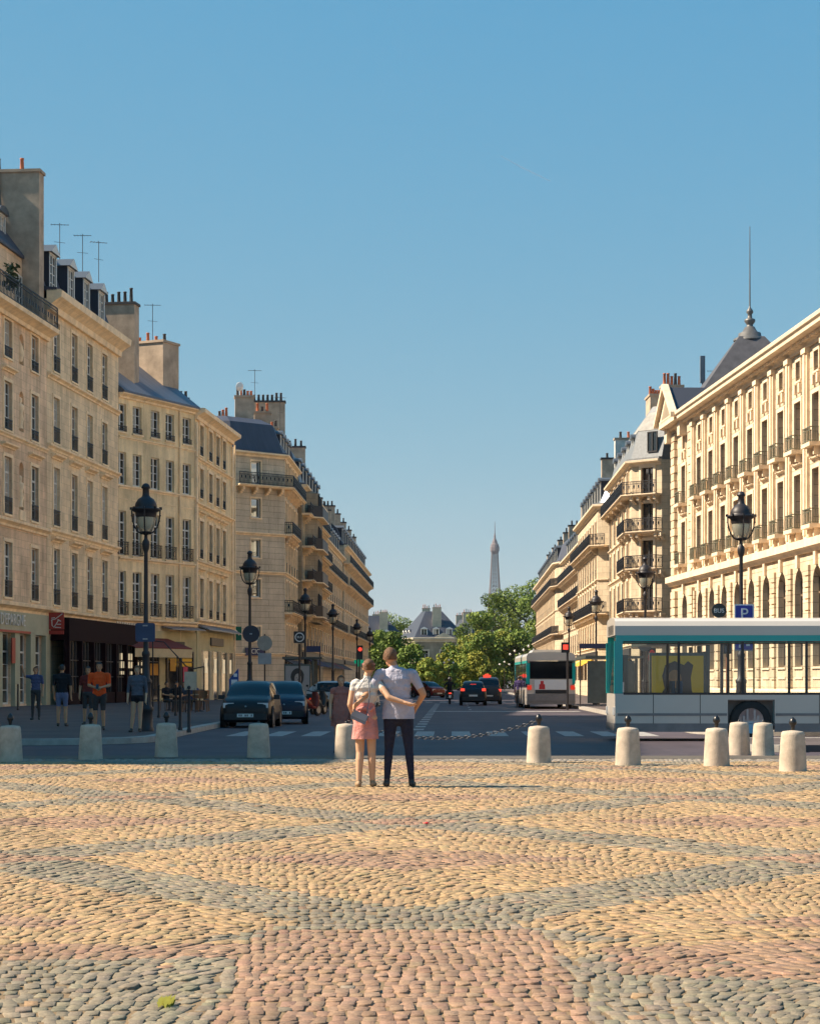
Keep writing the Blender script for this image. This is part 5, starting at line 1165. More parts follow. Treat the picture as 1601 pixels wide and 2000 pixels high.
# ------------------------------------------------------------------ bus shelters
SHGL = bpy.data.materials.new('shelter_glass'); SHGL.use_nodes = True; thin_glass(SHGL, (0.72, 0.78, 0.76))
SHM = mat('shelter_metal', (0.10, 0.11, 0.10), 0.45, 0.5); YEL = mat('poster_yellow', (0.62, 0.36, 0.02), 0.5, namt=0.06); PGREY = mat('poster_grey', (0.32, 0.30, 0.29), 0.5, namt=0.05); PDARK = mat('poster_dark', (0.035, 0.028, 0.025), 0.5, namt=0.1); PSKIN = mat('poster_skin', (0.42, 0.34, 0.29), 0.5, namt=0.05)
def shelter(label, x, d, L, W_, art, zt=2.45):
    s = empty('bus_shelter', (x, d, 0.14), label, 'bus shelter')
    m = MB(); m.prism([(-W_/2-0.1, zt), (W_/2+0.5, zt+0.05), (W_/2+0.5, zt+0.12), (-W_/2-0.1, zt+0.14)], -0.2, L+0.2); local('canopy', m, SHM, s)
    for yy in (0.1, L/2, L-0.1): local('post', MB().bx(W_/2-0.06, W_/2+0.06, yy-0.06, yy+0.06, 0, zt), SHM, s)
    local('back_panel', MB().bx(W_/2-0.015, W_/2+0.015, 0.2, L-0.2, 0.25, zt-0.2), SHGL, s)
    local('bench', MB().bx(W_/2-0.5, W_/2-0.12, 0.8, L-0.8, 0.42, 0.48), SHM, s)
    ad = local('poster_case', MB().bx(-W_/2, W_/2-0.1, -0.12, 0.06, 0.3, 2.2), SHM, s); w0, w1 = -W_/2+0.07, W_/2-0.17; cx = (w0+w1)/2
    local('poster', MB().bx(w0, w1, -0.135, -0.12, 0.42, 2.1), {'y': YEL, 'p': PGREY, 'd': SHM}[art], ad)
    if art == 'y':
        local('poster_shape', MB().prism([(cx-0.75, -0.45), (cx+0.6, -0.45), (cx+0.45, 0.05), (cx+0.42, 0.45), (cx+0.5, 0.85), (cx+0.33, 0.98), (cx+0.2, 0.85), (cx-0.1, 0.98), (cx-0.4, 0.85), (cx-0.5, 0.5), (cx-0.42, 0.1)], -0.145, -0.135), PDARK, ad, (0, 0, 0.95))
        local('poster_face', MB().prism([(0.22*math.cos(k*math.pi/8)+cx-0.1, 0.3*math.sin(k*math.pi/8)) for k in range(16)], -0.15, -0.145), mat('poster_brown', (0.26, 0.13, 0.05), 0.5), ad, (0, 0, 1.35))
    elif art == 'p':
        hair = [(cx+0.36*math.cos(k*math.pi/10)*(1.0 if math.sin(k*math.pi/10) > 0 else 0.92), 0.48*math.sin(k*math.pi/10)) for k in range(20)]
        local('poster_hair', MB().prism(hair, -0.142, -0.135), PDARK, ad, (0, 0, 1.5))
        local('poster_face', MB().prism([(cx+0.02+0.18*math.cos(k*math.pi/10), 0.28*math.sin(k*math.pi/10)) for k in range(20)], -0.148, -0.142), PSKIN, ad, (0, 0, 1.42))
        local('poster_features', MB().box((cx-0.05, -0.15, 1.47), (0.07, 0.006, 0.025)).box((cx+0.1, -0.15, 1.47), (0.07, 0.006, 0.025)).box((cx+0.02, -0.15, 1.27), (0.1, 0.006, 0.03)).box((cx+0.03, -0.15, 1.38), (0.03, 0.006, 0.1)), PDARK, ad)
        local('poster_shoulder', MB().prism([(cx-0.45, 0), (cx+0.45, 0), (cx+0.4, 0.3), (cx+0.12, 0.5), (cx-0.12, 0.5), (cx-0.4, 0.3)], -0.141, -0.135), PSKIN, ad, (0, 0, 0.45))
    return s
shelter('bus shelter with a yellow poster end panel on the right pavement', PX(1325, 66), 66, 4.2, 1.9, 'y'); shelter('second bus shelter with dark glazed sides farther along the right pavement', PX(1195, 92), 92, 5.0, 2.2, 'd', 2.3)
shelter('bus shelter with a grey portrait poster on the left pavement', PX(583, 108), 108, 4.2, 1.5, 'p')
s = empty('information_post', (PX(1209, 72), 72, 0.14), 'narrow information post with a white notice left of the yellow shelter', 'sign'); local('frame', MB().bx(-0.3, 0.3, -0.05, 0.05, 0, 2.2), SHM, s); local('notice', MB().bx(-0.16, 0.16, -0.065, -0.05, 0.65, 1.25), SIGNW, s)

# ------------------------------------------------------------------ vehicles
TYRE = mat('tyre', (0.02, 0.02, 0.02), 0.85); RIM = mat('rim', (0.35, 0.35, 0.37), 0.35, 0.8); LENS = mat('headlamp', (0.62, 0.64, 0.66), 0.12, namt=0.0, spec=0.8); PLATE = mat('number_plate', (0.70, 0.70, 0.66), 0.5, namt=0.04); DARKPL = mat('dark_plastic', (0.018, 0.018, 0.02), 0.6)
REDL = mat('tail_red', (0.35, 0.01, 0.01), 0.25, namt=0, emit=(1, 0.06, 0.02), estr=0.25); CGLASS = mat('car_glass', (0.008, 0.010, 0.014), 0.05, namt=0, spec=0.35)
def paint(name, c, coat=0.12): return mat(name, c, 0.4, 0.0, nscale=1, namt=0.03, coat=coat, spec=0.3)
def wheel(t, x, y, r=0.31, w=0.19):
    M = Matrix.Rotation(R(90), 3, 'Y'); q = MB(); q.lathe([(r*0.62, -w/2), (r*0.93, -w/2), (r, -w*0.35), (r, w*0.35), (r*0.93, w/2), (r*0.62, w/2)], n=24, M=M, caps=False); o = local('wheel', q, TYRE, t, (x, y, r))
    q = MB(); q.lathe([(0.0, w*0.3), (0.06, w*0.42), (r*0.25, w*0.3), (r*0.6, w*0.42), (r*0.64, w*0.48), (r*0.64, -w*0.48), (r*0.6, -w*0.42), (0, -w*0.3)], n=20, M=M, caps=False)
    for k in range(6):
        a = k*math.pi/3; q.box((0, math.cos(a)*r*0.35, math.sin(a)*r*0.35), (w*0.92, 0.05, r*0.5), M=Matrix.Rotation(-a, 3, 'X').to_3x3() if False else None)
    local('rim', q, RIM, o)
def car(name, label, x, y, rz, st, pm, L, wb, lights='front', plate_txt=False, extras=None, group=None):
    """stations (y, ground clearance, belt z, roof z, half width low, half width belt, half width roof); front is -y"""
    t = empty(name, (x, y, 0.0), label, 'car', group, rz)
    rows = []
    for (yy, zb, zm, zr, wl, wm_, wr) in st:
        zs = zb+(zm-zb)*0.45
        half = [(0.0, zb), (wl*0.8, zb), (wl, zb+0.09), (wl*1.03, zs), (wm_, zm), (wr+(wm_-wr)*0.12, zr-(zr-zm)*0.12), (wr*0.82, zr), (0.0, zr+0.015)]
        ring = [(px_, yy, pz) for px_, pz in half] + [(-px_, yy, pz) for px_, pz in half[-2:0:-1]]; rows.append(ring)
    n = len(rows[0]); body = MB(); gl = {}
    sub = []
    # densify along length with Catmull-Rom for smooth panels
    def cr(p0, p1, p2, p3, u): return tuple(0.5*((2*b)+(-a+c)*u+(2*a-5*b+4*c-d)*u*u+(-a+3*b-3*c+d)*u**3) for a, b, c, d in zip(p0, p1, p2, p3))
    K = 3; RR = []; own = []
    for i in range(len(rows)-1):
        for k in range(K):
            u = k/K; RR.append([cr(rows[max(i-1, 0)][j], rows[i][j], rows[i+1][j], rows[min(i+2, len(rows)-1)][j], u) for j in range(n)]); own.append(i)
    RR.append(rows[-1]); own.append(len(rows)-1)
    V = [p for r_ in RR for p in r_]; F = []; G = []
    sides = {4: 'r', 9: 'l'}; tops = (5, 6, 7, 8)
    names = extras['glass']            # {segment index: {'top': name, 'side': name}}
    glass = {}
    for i in range(len(RR)-1):
        for j in range(n):
            f = (i*n+j, i*n+(j+1) % n, (i+1)*n+(j+1) % n, (i+1)*n+j); g = names.get(own[i], {})
            key = g.get('side') and (g['side'], j) if j in (4, 9) else ((g.get('top'), 0) if j in tops and g.get('top') else None)
            if key and key[0]: glass.setdefault(key, []).append(f)
            else: F.append(f)
    body.add(V, F, 0, smooth=True); body.add(RR[0], [tuple(range(n-1, -1, -1))], 0, smooth=True); body.add(RR[-1], [tuple(range(n))], 0, smooth=True)
    me = body.mesh('body', pm); bm = bmesh.new(); bm.from_mesh(me); bmesh.ops.remove_doubles(bm, verts=bm.verts, dist=1e-4); bmesh.ops.recalc_face_normals(bm, faces=bm.faces); bm.to_mesh(me); bm.free(); local('body', me, None, t)
    for (nm, j), fs in glass.items():
        used = sorted({v for f in fs for v in f}); mp = {v: k for k, v in enumerate(used)}; q = MB(); q.add([V[v] for v in used], [tuple(mp[v] for v in f) for f in fs], 0, smooth=True); local(nm, q, CGLASS, t)
    t.scale = (0.95, 0.95, 0.95)
    for yy in wb:
        for s_ in (-1, 1): wheel(t, s_*(st[len(st)//2][4]-0.07), yy)
    for yy in wb:
        for s_ in (-1, 1):
            q = MB(); q.lathe([(0.30, 0), (0.39, 0), (0.39, 0.02), (0.30, 0.02), (0.30, 0)], n=24, M=Matrix.Rotation(R(90), 3, 'Y'), caps=False); local('wheel_arch', q, DARKPL, t, (s_*(st[len(st)//2][4]*1.02)-0.01, yy, 0.32))
    for nm, args, m in extras['bits']:
        q = MB()
        for a_ in args:
            if a_[0] == 'b': q.box(a_[1], a_[2], a_[3] if len(a_) > 3 else 0)
            else: q.lathe(a_[2], a_[1], 14, M=Matrix.Rotation(R(90), 3, 'X'))
        local(nm, q, m, t)
    return t
CARBLK = paint('black_paint_car', (0.010, 0.009, 0.011)); CARBLU = paint('dark_blue_paint', (0.012, 0.016, 0.035)); CARGRY = paint('charcoal_paint', (0.03, 0.03, 0.034)); CARRED = paint('dull_red_paint', (0.16, 0.02, 0.015))
EYE = lambda w, h: [(0.0, 0.06), (w*0.6, 0.05), (w, 0.02), (w, -0.02), (0, -0.04)]
def mirrors(y, z, w): return [('wing_mirror', [('b', (s_*(w+0.1), y, z), (0.2, 0.1, 0.14))], DARKPL) for s_ in (-1, 1)]
st = [(-1.78, 0.30, 0.62, 0.66, 0.55, 0.55, 0.45), (-1.70, 0.20, 0.78, 0.83, 0.72, 0.70, 0.58), (-1.45, 0.17, 0.88, 0.95, 0.79, 0.76, 0.66), (-1.05, 0.17, 0.93, 1.03, 0.81, 0.78, 0.68), (-0.62, 0.17, 0.95, 1.30, 0.82, 0.79, 0.64), (-0.2, 0.17, 0.96, 1.47, 0.82, 0.79, 0.60), (0.5, 0.17, 0.97, 1.50, 0.82, 0.79, 0.59), (1.2, 0.17, 0.98, 1.46, 0.82, 0.79, 0.58), (1.62, 0.2, 0.95, 1.15, 0.80, 0.77, 0.60), (1.78, 0.3, 0.75, 0.85, 0.7, 0.68, 0.55)]
glz = {3: dict(top='windscreen'), 4: dict(top='windscreen', side='side_window'), 5: dict(side='side_window'), 6: dict(side='side_window'), 7: dict(top='rear_window')}
front_bits = lambda w: [('headlight', [('b', (s_*(w-0.25), -1.64, 0.72), (0.34, 0.2, 0.16))], LENS) for s_ in (-1, 1)] + [('headlight_core', [('b', (s_*(w-0.27), -1.745, 0.72), (0.09, 0.02, 0.08))], DARKPL) for s_ in (-1, 1)] + [('bumper', [('b', (0, -1.68, 0.36), (w*1.7, 0.26, 0.2))], DARKPL), ('number_plate', [('b', (0, -1.835, 0.40), (0.52, 0.02, 0.11))] + [('b', (-0.19+0.065*k, -1.847, 0.40), (0.035, 0.006, 0.065), 1) for k in range(7) if k not in (2, 5)], [PLATE, DARKPL]), ('badge', [('l', (0, -1.76, 0.68), [(0, 0.02), (0.035, 0.02), (0.04, 0), (0.04, -0.04)])], RIM)]
car('small_car', 'small black parked car facing the plaza at the left kerb', PX(490, 63.5), 63.8, R(-2), st, CARBLK, 3.5, (-1.15, 1.2), extras=dict(glass=glz, bits=front_bits(0.80)+mirrors(-0.75, 0.98, 0.8)))
car('hatchback_car', 'dark blue hatchback parked just behind the small black car', PX(553, 69), 69.2, R(4), st, CARBLU, 3.5, (-1.15, 1.2), extras=dict(glass=glz, bits=front_bits(0.80)+mirrors(-0.75, 0.98, 0.8)))
tail_bits = lambda w, zb, hz: [('tail_light', [('b', (s_*(w-0.14), -1.62, hz), (0.24, 0.2, 0.16))], REDLIT) for s_ in (-1, 1)] + [('bumper', [('b', (0, -1.68, 0.42), (w*1.75, 0.3, 0.26))], DARKPL), ('number_plate', [('b', (0, -1.80, zb), (0.52, 0.06, 0.11))], PLATE), ('brake_light', [('b', (0, -1.27, hz+0.33), (0.36, 0.08, 0.05))], REDLIT)]
st2 = [(-1.76, 0.32, 0.62, 0.68, 0.6, 0.6, 0.5), (-1.70, 0.24, 0.86, 0.93, 0.74, 0.72, 0.60), (-1.55, 0.2, 0.95, 1.08, 0.80, 0.77, 0.64), (-1.2, 0.2, 0.97, 1.38, 0.82, 0.79, 0.60), (-0.8, 0.18, 0.97, 1.48, 0.82, 0.79, 0.59), (0.3, 0.17, 0.96, 1.5, 0.82, 0.79, 0.6), (0.9, 0.17, 0.94, 1.2, 0.82, 0.78, 0.66), (1.3, 0.17, 0.9, 1.0, 0.8, 0.76, 0.66), (1.78, 0.3, 0.7, 0.75, 0.6, 0.58, 0.5)]
glz2 = {2: dict(top='rear_window'), 3: dict(side='side_window', top='rear_window') if False else dict(side='side_window'), 4: dict(side='side_window'), 5: dict(top='windscreen', side='side_window'), 6: dict(top='windscreen')}
car('hatchback_car', 'black hatchback seen from behind with its brake lights lit', PX(925, 121), 122.6, R(-1), st2, CARBLK, 3.5, (-1.15, 1.2), extras=dict(glass=glz2, bits=tail_bits(0.80, 0.62, 0.98)+mirrors(0.85, 0.98, 0.8)))
st3 = [(a, b_, c_*1.1, d_*1.17, e, f_, g_*1.05) for a, b_, c_, d_, e, f_, g_ in st2]
tx = car('taxi_car', 'tall charcoal taxi with lit red roof light ahead of the black hatchback', PX(956, 127), 129, R(-1), st3, CARGRY, 3.5, (-1.15, 1.2), extras=dict(glass=glz2, bits=tail_bits(0.82, 0.55, 0.92)+mirrors(0.85, 1.08, 0.82)+[('roof_light', [('b', (-0.1, -0.3, 1.84), (0.5, 0.16, 0.16)), ('b', (-0.1, -0.3, 1.95), (0.24, 0.14, 0.1))], REDLIT)]))
car('distant_car', 'low dull red car across the street left of the scooter rider', PX(836, 182), 182, R(35), st, CARRED, 3.5, (-1.15, 1.2), extras=dict(glass=glz, bits=front_bits(0.80)))
car('distant_car', 'pale grey car crossing behind the embracing couple, half hidden', PX(668, 96), 97, R(85), st, paint('silver_paint', (0.40, 0.40, 0.40)), 3.5, (-1.15, 1.2), extras=dict(glass=glz, bits=front_bits(0.80)))

# buses
BGL = bpy.data.materials.new('bus_glass'); BGL.use_nodes = True; thin_glass(BGL, (0.90, 0.94, 0.94))
BWH = paint('bus_white', (0.56, 0.51, 0.45), 0.6); BTEAL = paint('bus_teal', (0.0, 0.36, 0.34), 0.5); BGREY = mat('bus_skirt', (0.20, 0.185, 0.18), 0.5); BINT = mat('bus_seat', (0.05, 0.09, 0.14), 0.8); BFLOOR = mat('bus_floor', (0.16, 0.16, 0.16), 0.7)
def make_bus(label):
    t = empty('city_bus', (0, 0, 0), label, 'bus', 'teal and white city buses'); hw, L, H = 1.25, 5.9, 2.95
    q = MB()   # lower body shell with wheel openings, cut along the length
    ys = [-5.9, -3.95, -2.85, 2.15, 3.25, 5.9]
    for a_, b_, arch in zip(ys[:-1], ys[1:], (0, 1, 0, 1, 0)):
        z0 = 0.98 if arch else 0.42
        for s_ in (-1, 1): q.bx(s_*hw, s_*(hw-0.06), a_, b_, z0, 1.12)
    q.bx(-hw+0.06, hw-0.06, -5.9, -5.82, 0.42, 1.25); q.bx(-hw+0.06, hw-0.06, 5.82, 5.9, 0.42, 1.12)
    local('body', q, BWH, t)
    q = MB()
    for a_, b_, arch in zip(ys[:-1], ys[1:], (0, 1, 0, 1, 0)):
        if arch:
            for s_ in (-1, 1): q.bx(s_*(hw-0.34), s_*(hw-0.3), a_, b_, 0.25, 0.98); q.bx(s_*(hw-0.3), s_*(hw-0.06), a_, b_, 0.95, 0.975)
        if not arch:
            for s_ in (-1, 1): q.bx(s_*(hw-0.005), s_*(hw-0.06), a_, b_, 0.22, 0.418)
    q.bx(-hw+0.06, hw-0.06, -5.92, -5.8, 0.24, 0.418); q.bx(-hw+0.06, hw-0.06, 5.8, 5.92, 0.24, 0.418); local('skirt', q, BGREY, t)
    q = MB(); prof = [(-hw, 2.5), (-hw, 2.72), (-hw+0.06, 2.83), (-hw+0.22, 2.9), (0, 2.95), (hw-0.22, 2.9), (hw-0.06, 2.83), (hw, 2.72), (hw, 2.5)]
    q.prism(prof, -5.9, 5.9); local('roof', q, BWH, t); q = MB(); q.prism([(-0.95, 2.9), (0.95, 2.9), (0.85, 3.06), (-0.85, 3.06)], -5.2, -2.0); local('roof_unit', q, BWH, t)
    q = MB()
    for s_ in (-1, 1): q.bx(s_*(hw+0.004), s_*(hw-0.05), -5.88, 5.88, 2.36, 2.498)
    for s_ in (-1, 1):
        q.bx(s_*(hw+0.004), s_*(hw-0.16), -5.925, -5.7, 1.3, 2.36); q.bx(s_*(hw+0.004), s_*(hw-0.10), 5.72, 5.92, 1.12, 2.36)
    local('teal_trim', q, BTEAL, t)
    q = MB()
    for y_ in (-4.5, -3.1, -1.6, -0.1, 1.4, 2.9, 4.4):
        for s_ in (-1, 1): q.bx(s_*(hw-0.004), s_*(hw-0.05), y_-0.03, y_+0.03, 1.12, 2.36)
    local('window_pillar', q, DFRAME, t)
    for s_ in (-1, 1): local('side_glazing', MB().quad((s_*(hw-0.02), -5.7, 1.12), (s_*(hw-0.02), 5.7, 1.12), (s_*(hw-0.02), 5.7, 2.36), (s_*(hw-0.02), -5.7, 2.36)), BGL, t)
    q = MB()
    for y_ in (-5.2, -4.3, -2.2, -1.1, 0.0, 1.1, 3.9, 5.0):
        for s_ in (-1, 1): q.bx(s_*(hw+0.003), s_*(hw-0.01), y_-0.008, y_+0.008, 0.42, 1.1)
    for s_ in (-1, 1): q.bx(s_*(hw+0.004), s_*(hw-0.05), -5.85, 5.7, 1.095, 1.135); q.bx(s_*(hw+0.004), s_*(hw-0.05), -5.85, 5.7, 2.335, 2.358)
    local('seam', q, DFRAME, t)
    q = MB()
    for s_ in (-1, 1): q.bx(s_*(hw+0.012), s_*(hw-0.02), -5.85, -3.97, 0.60, 0.66); q.bx(s_*(hw+0.012), s_*(hw-0.02), -2.83, 2.13, 0.60, 0.66); q.bx(s_*(hw+0.012), s_*(hw-0.02), 3.27, 5.85, 0.60, 0.66)
    local('rub_strip', q, BGREY, t)
    local('windscreen', MB().quad((-hw+0.1, 5.88, 1.12), (hw-0.1, 5.88, 1.12), (hw-0.1, 5.8, 2.5), (-hw+0.1, 5.8, 2.5)), BGL, t)
    local('rear_panel', MB().bx(-hw+0.16, hw-0.16, -5.91, -5.84, 1.25, 1.55), BWH, t); local('rear_window', MB().bx(-hw+0.16, hw-0.16, -5.90, -5.84, 1.55, 2.45), CGLASS, t)
    for s_ in (-1, 1): local('tail_light', MB().bx(s_*(hw-0.03), s_*(hw-0.25), -5.95, -5.9, 1.0, 1.22), REDL, t)
    local('bumper', MB().bx(-hw+0.02, hw-0.02, -5.97, -5.9, 0.42, 0.78), BGREY, t); local('engine_grille', MB().bx(-0.8, 0.8, -5.925, -5.9, 0.8, 0.98), DARKPL, t)
    ad = local('rear_poster', MB().bx(-0.85, 0.85, -5.925, -5.9, 1.0, 1.5), SIGNW, t); local('poster_figure', MB().prism([(-0.62, 1.02), (-0.3, 1.02), (-0.32, 1.28), (-0.6, 1.28)], -5.932, -5.925).prism([(-0.54, 1.28), (-0.38, 1.28), (-0.38, 1.45), (-0.54, 1.45)], -5.932, -5.925), SIGNR, ad)
    local('floor', MB().bx(-hw+0.07, hw-0.07, -5.8, 5.8, 0.36, 0.42), BFLOOR, t)
    for y_ in (-4.6, -3.6, -1.8, -0.8, 0.4, 4.3):
        for s_ in (-1, 1): local('seat', MB().bx(s_*0.45, s_*1.12, y_, y_+0.42, 0.8, 0.88).bx(s_*0.45, s_*1.12, y_, y_+0.07, 0.88, 1.42).bx(s_*0.55, s_*1.0, y_+0.1, y_+0.3, 0.42, 0.8), BINT, t)
    for y_ in (-2.6, 0.0, 2.4): local('grab_pole', MB().tube([(0.35, y_, 0.42), (0.35, y_, 2.5)], 0.02, 6), mat('pole_yellow', (0.6, 0.4, 0.05), 0.4), t)
    for y_ in (-3.4, 2.7):
        for s_ in (-1, 1): wheel(t, s_*(hw-0.16), y_, 0.48, 0.27)
    for s_ in (-1, 1): local('headlight', MB().bx(s_*0.85, s_*1.15, 5.9, 5.93, 0.62, 0.8), LENS, t)
    local('destination_board', MB().bx(-0.8, 0.8, 5.86, 5.9, 2.52, 2.75), DARKPL, t)
    return t
bus1 = make_bus('teal and white city bus waiting in the street, seen from behind'); bus1.location = (PX(1076, 105), 111.0, 0)
bus2 = copy_tree(bus1); bus2['label'] = 'teal and white city bus crossing in front of the faculty, seen from its glazed side'; bus2.location = (10.75, 49.4, 0); bus2.rotation_euler = (0, 0, R(89))
# ------------------------------------------------------------------ people
def sk(name, c): return mat(name, c, 0.6, nscale=6, namt=0.06, spec=0.3)
SKIN = sk('skin', (0.52, 0.27, 0.15)); SKINP = sk('skin_fair', (0.58, 0.33, 0.20)); HAIRB = mat('hair_brown', (0.13, 0.06, 0.025), 0.7, nscale=30, namt=0.5, bump=0.8, bscale=60); HAIRD = mat('hair_dark', (0.02, 0.015, 0.012), 0.6, nscale=20, namt=0.3)
def cloth(name, c, b=1.0):
    m = mat(name, c, 0.9, nscale=5, namt=0.16, bump=b, bscale=7, spec=0.2)
    for n_ in m.node_tree.nodes:
        if n_.type == 'BUMP': n_.inputs['Distance'].default_value = 0.06
    return m
SHOE_D = mat('shoe_dark', (0.04, 0.035, 0.03), 0.6); SHOE_T = mat('shoe_tan', (0.35, 0.22, 0.12), 0.6); EYEM = mat('eye', (0.02, 0.015, 0.01), 0.2, namt=0); LIP = mat('lip', (0.35, 0.12, 0.09), 0.5, namt=0)
def person(label, loc, H, mats, face=1, arms=None, legs=None, lean=(0, 0), headoff=(0, 0), tilt=0.0, sleeve=0.75, short=1.01, top_z=1.0, hair='short', hairm=None, voxel=0.012, wid=1.0, skirt=None, seated=False, turn=0.0, group=None, armskin=True, nohair=False):
    """face=1 looks towards -y (the plaza), -1 away; mats = (skin, top, bottom, shoes); joints are given in metres for a 1.75 m body"""
    t = empty('person', loc, label, 'person', group, turn); S = H/1.75; f = -face
    prim = []
    lx, ly = lean
    def cap(p, q, r0, r1, tg): prim.append((Vector(p), Vector(q), r0, r1, tg))
    hipz = 0.92 if not seated else 0.50
    dz = hipz-0.92
    sh = [Vector((s_*0.185*wid+lx, ly, 1.425+dz)) for s_ in (-1, 1)]
    A = arms or [((-0.24, 0.02, 1.13), (-0.24, 0.1*f*1.0, 0.87)), ((0.24, 0.02, 1.13), (0.24, 0.1*f, 0.87))]
    Lg = legs or [((-0.1, 0.02*f, 0.49), (-0.11, 0.0, 0.085)), ((0.1, 0.02*f, 0.49), (0.11, 0.0, 0.085))]
    # torso: stacked ellipses swept as fat capsules
    tor = [(0.86, 0.125, 0.095), (0.95, 0.15, 0.11), (1.04, 0.14, 0.10), (1.14, 0.135, 0.098), (1.26, 0.152, 0.108), (1.36, 0.165, 0.108), (1.43, 0.14, 0.085), (1.48, 0.075, 0.065)]
    mb = MB()
    rows = []
    for z, rx_, ry_ in tor:
        k = (z-0.9)/0.55; cx, cy = lx*max(0, k), ly*max(0, k)
        rows.append([(cx+rx_*wid*math.cos(a), cy+ry_*wid**0.5*math.sin(a), z+dz) for a in [2*math.pi*j/20 for j in range(20)]])
    mb.grid(rows, closed=True); mb.add(rows[0], [tuple(range(19, -1, -1))]); mb.add(rows[-1], [tuple(range(20))])
    for z, rx_, ry_ in tor:
        k = (z-0.9)/0.55; prim.append((Vector((lx*k-rx_*wid*0.45, ly*k, z+dz)), Vector((lx*k+rx_*wid*0.45, ly*k, z+dz)), ry_, ry_, 'torso'))
    hx, hy = headoff; neck = Vector((lx, ly, 1.45+dz)); hc = Vector((lx+hx, ly+hy+0.02*f, 1.635+dz))
    cap(neck, neck.lerp(hc, 0.6), 0.055, 0.052, 'skin')
    for i in range(2):
        s_ = (-1, 1)[i]; el, wr = Vector(A[i][0]), Vector(A[i][1])
        cap(sh[i]*0.82+neck*0.18, sh[i], 0.070*min(1, wid), 0.060*min(1.05, wid), 'torso'); cap(sh[i], el, 0.062*wid, 0.043, 'uarm'); cap(el, wr, 0.042, 0.028, 'farm')
        dv = (wr-el).normalized(); up = Vector((0, 0, 1)); side = dv.cross(Vector((s_, 0, 0.2))).normalized(); n2 = side.cross(dv)
        pe = wr+dv*0.085; cap(wr, pe, 0.027, 0.03, 'skin'); cap(wr+side*0.02, pe+side*0.026, 0.018, 0.02, 'skin'); cap(wr-side*0.02, pe-side*0.026, 0.018, 0.02, 'skin')
        for k, (o_, l_) in enumerate(((-0.036, 0.062), (-0.012, 0.078), (0.012, 0.074), (0.036, 0.056))):
            a0 = pe+side*o_; a1 = a0+dv*l_*0.55+n2*0.008*s_; a2 = a1+dv*l_*0.4+n2*0.028*s_
            cap(a0, a1, 0.0095, 0.009, 'skin'); cap(a1, a2, 0.009, 0.0075, 'skin')
        th = wr+dv*0.03-side*0.03; cap(th, th+dv*0.035-side*0.03, 0.012, 0.011, 'skin'); cap(th+dv*0.035-side*0.03, th+dv*0.07-side*0.035, 0.011, 0.008, 'skin')
        kn, an = Vector(Lg[i][0]), Vector(Lg[i][1]); hp = Vector((s_*0.085*wid, 0, hipz-0.01))
        cap(hp, kn, 0.088*wid, 0.058, 'thigh'); calf = kn.lerp(an, 0.3)+Vector((0, -0.012*f, 0)); cap(kn, calf, 0.054, 0.056, 'calf'); cap(calf, an, 0.055, 0.038, 'calf2')
        toe = an+Vector((0.03*s_, 0.15*f, -0.055)); cap(an+Vector((0, -0.03*f, -0.045)), toe, 0.04, 0.033, 'shoe'); cap(an, an+Vector((0, 0.04*f, -0.035)), 0.04, 0.042, 'shoe')
    for p, q, r0, r1, tg in prim:
        if tg == 'torso' and (p-q).length < 0.12 and abs(p.z-q.z) < 1e-6: continue
        mb.tube([p, q], [r0, r1], 12, smooth=True)
        for c, r_ in ((p, r0), (q, r1)): mb.lathe([(0.0, -r_), (r_*0.7, -r_*0.7), (r_, 0), (r_*0.7, r_*0.7), (0.0, r_)], c, 10, caps=False)
    # head: cranium, jaw, nose, ears
    def ell(c, rx_, ry_, rz_): 
        rr = []
        for i in range(1, 10):
            th = math.pi*i/10; rr.append([(c.x+rx_*math.sin(th)*math.cos(a), c.y+ry_*math.sin(th)*math.sin(a), c.z+rz_*math.cos(th)) for a in [2*math.pi*j/16 for j in range(16)]])
        mb.grid(rr, closed=True); mb.add(rr[0], [tuple(range(15, -1, -1))]); mb.add(rr[-1], [tuple(range(16))])
    ell(hc+Vector((0, 0, 0.02)), 0.076, 0.096, 0.098); ell(hc+Vector((0, 0.022*f, -0.05)), 0.058, 0.07, 0.068); ell(hc+Vector((0, 0.1*f, -0.012)), 0.014, 0.022, 0.026)
    for s_ in (-1, 1): ell(hc+Vector((s_*0.078, -0.005*f, -0.005)), 0.012, 0.02, 0.032)
    prim.append((hc-Vector((0, 0, 0.05)), hc+Vector((0, 0, 0.03)), 0.085, 0.09, 'skin'))
    me = mb.mesh('tmp', mats[0], fix=True); ob = bpy.data.objects.new('tmp', me); COL.objects.link(ob)
    md = ob.modifiers.new('r', 'REMESH'); md.mode = 'VOXEL'; md.voxel_size = voxel; sm = ob.modifiers.new('s', 'SMOOTH'); sm.factor = 0.5; sm.iterations = 3
    bpy.context.view_layer.update(); me2 = bpy.data.meshes.new_from_object(ob.evaluated_get(bpy.context.evaluated_depsgraph_get())); bpy.data.objects.remove(ob); bpy.data.meshes.remove(me)
    me2.name = 'body'; me2.materials.clear()
    for m in mats: me2.materials.append(m)
    nf = len(me2.polygons); cen = np.empty(nf*3); me2.polygons.foreach_get('center', cen); cen = cen.reshape(-1, 3)
    best = np.full(nf, 9.0); mi = np.zeros(nf, np.int32)
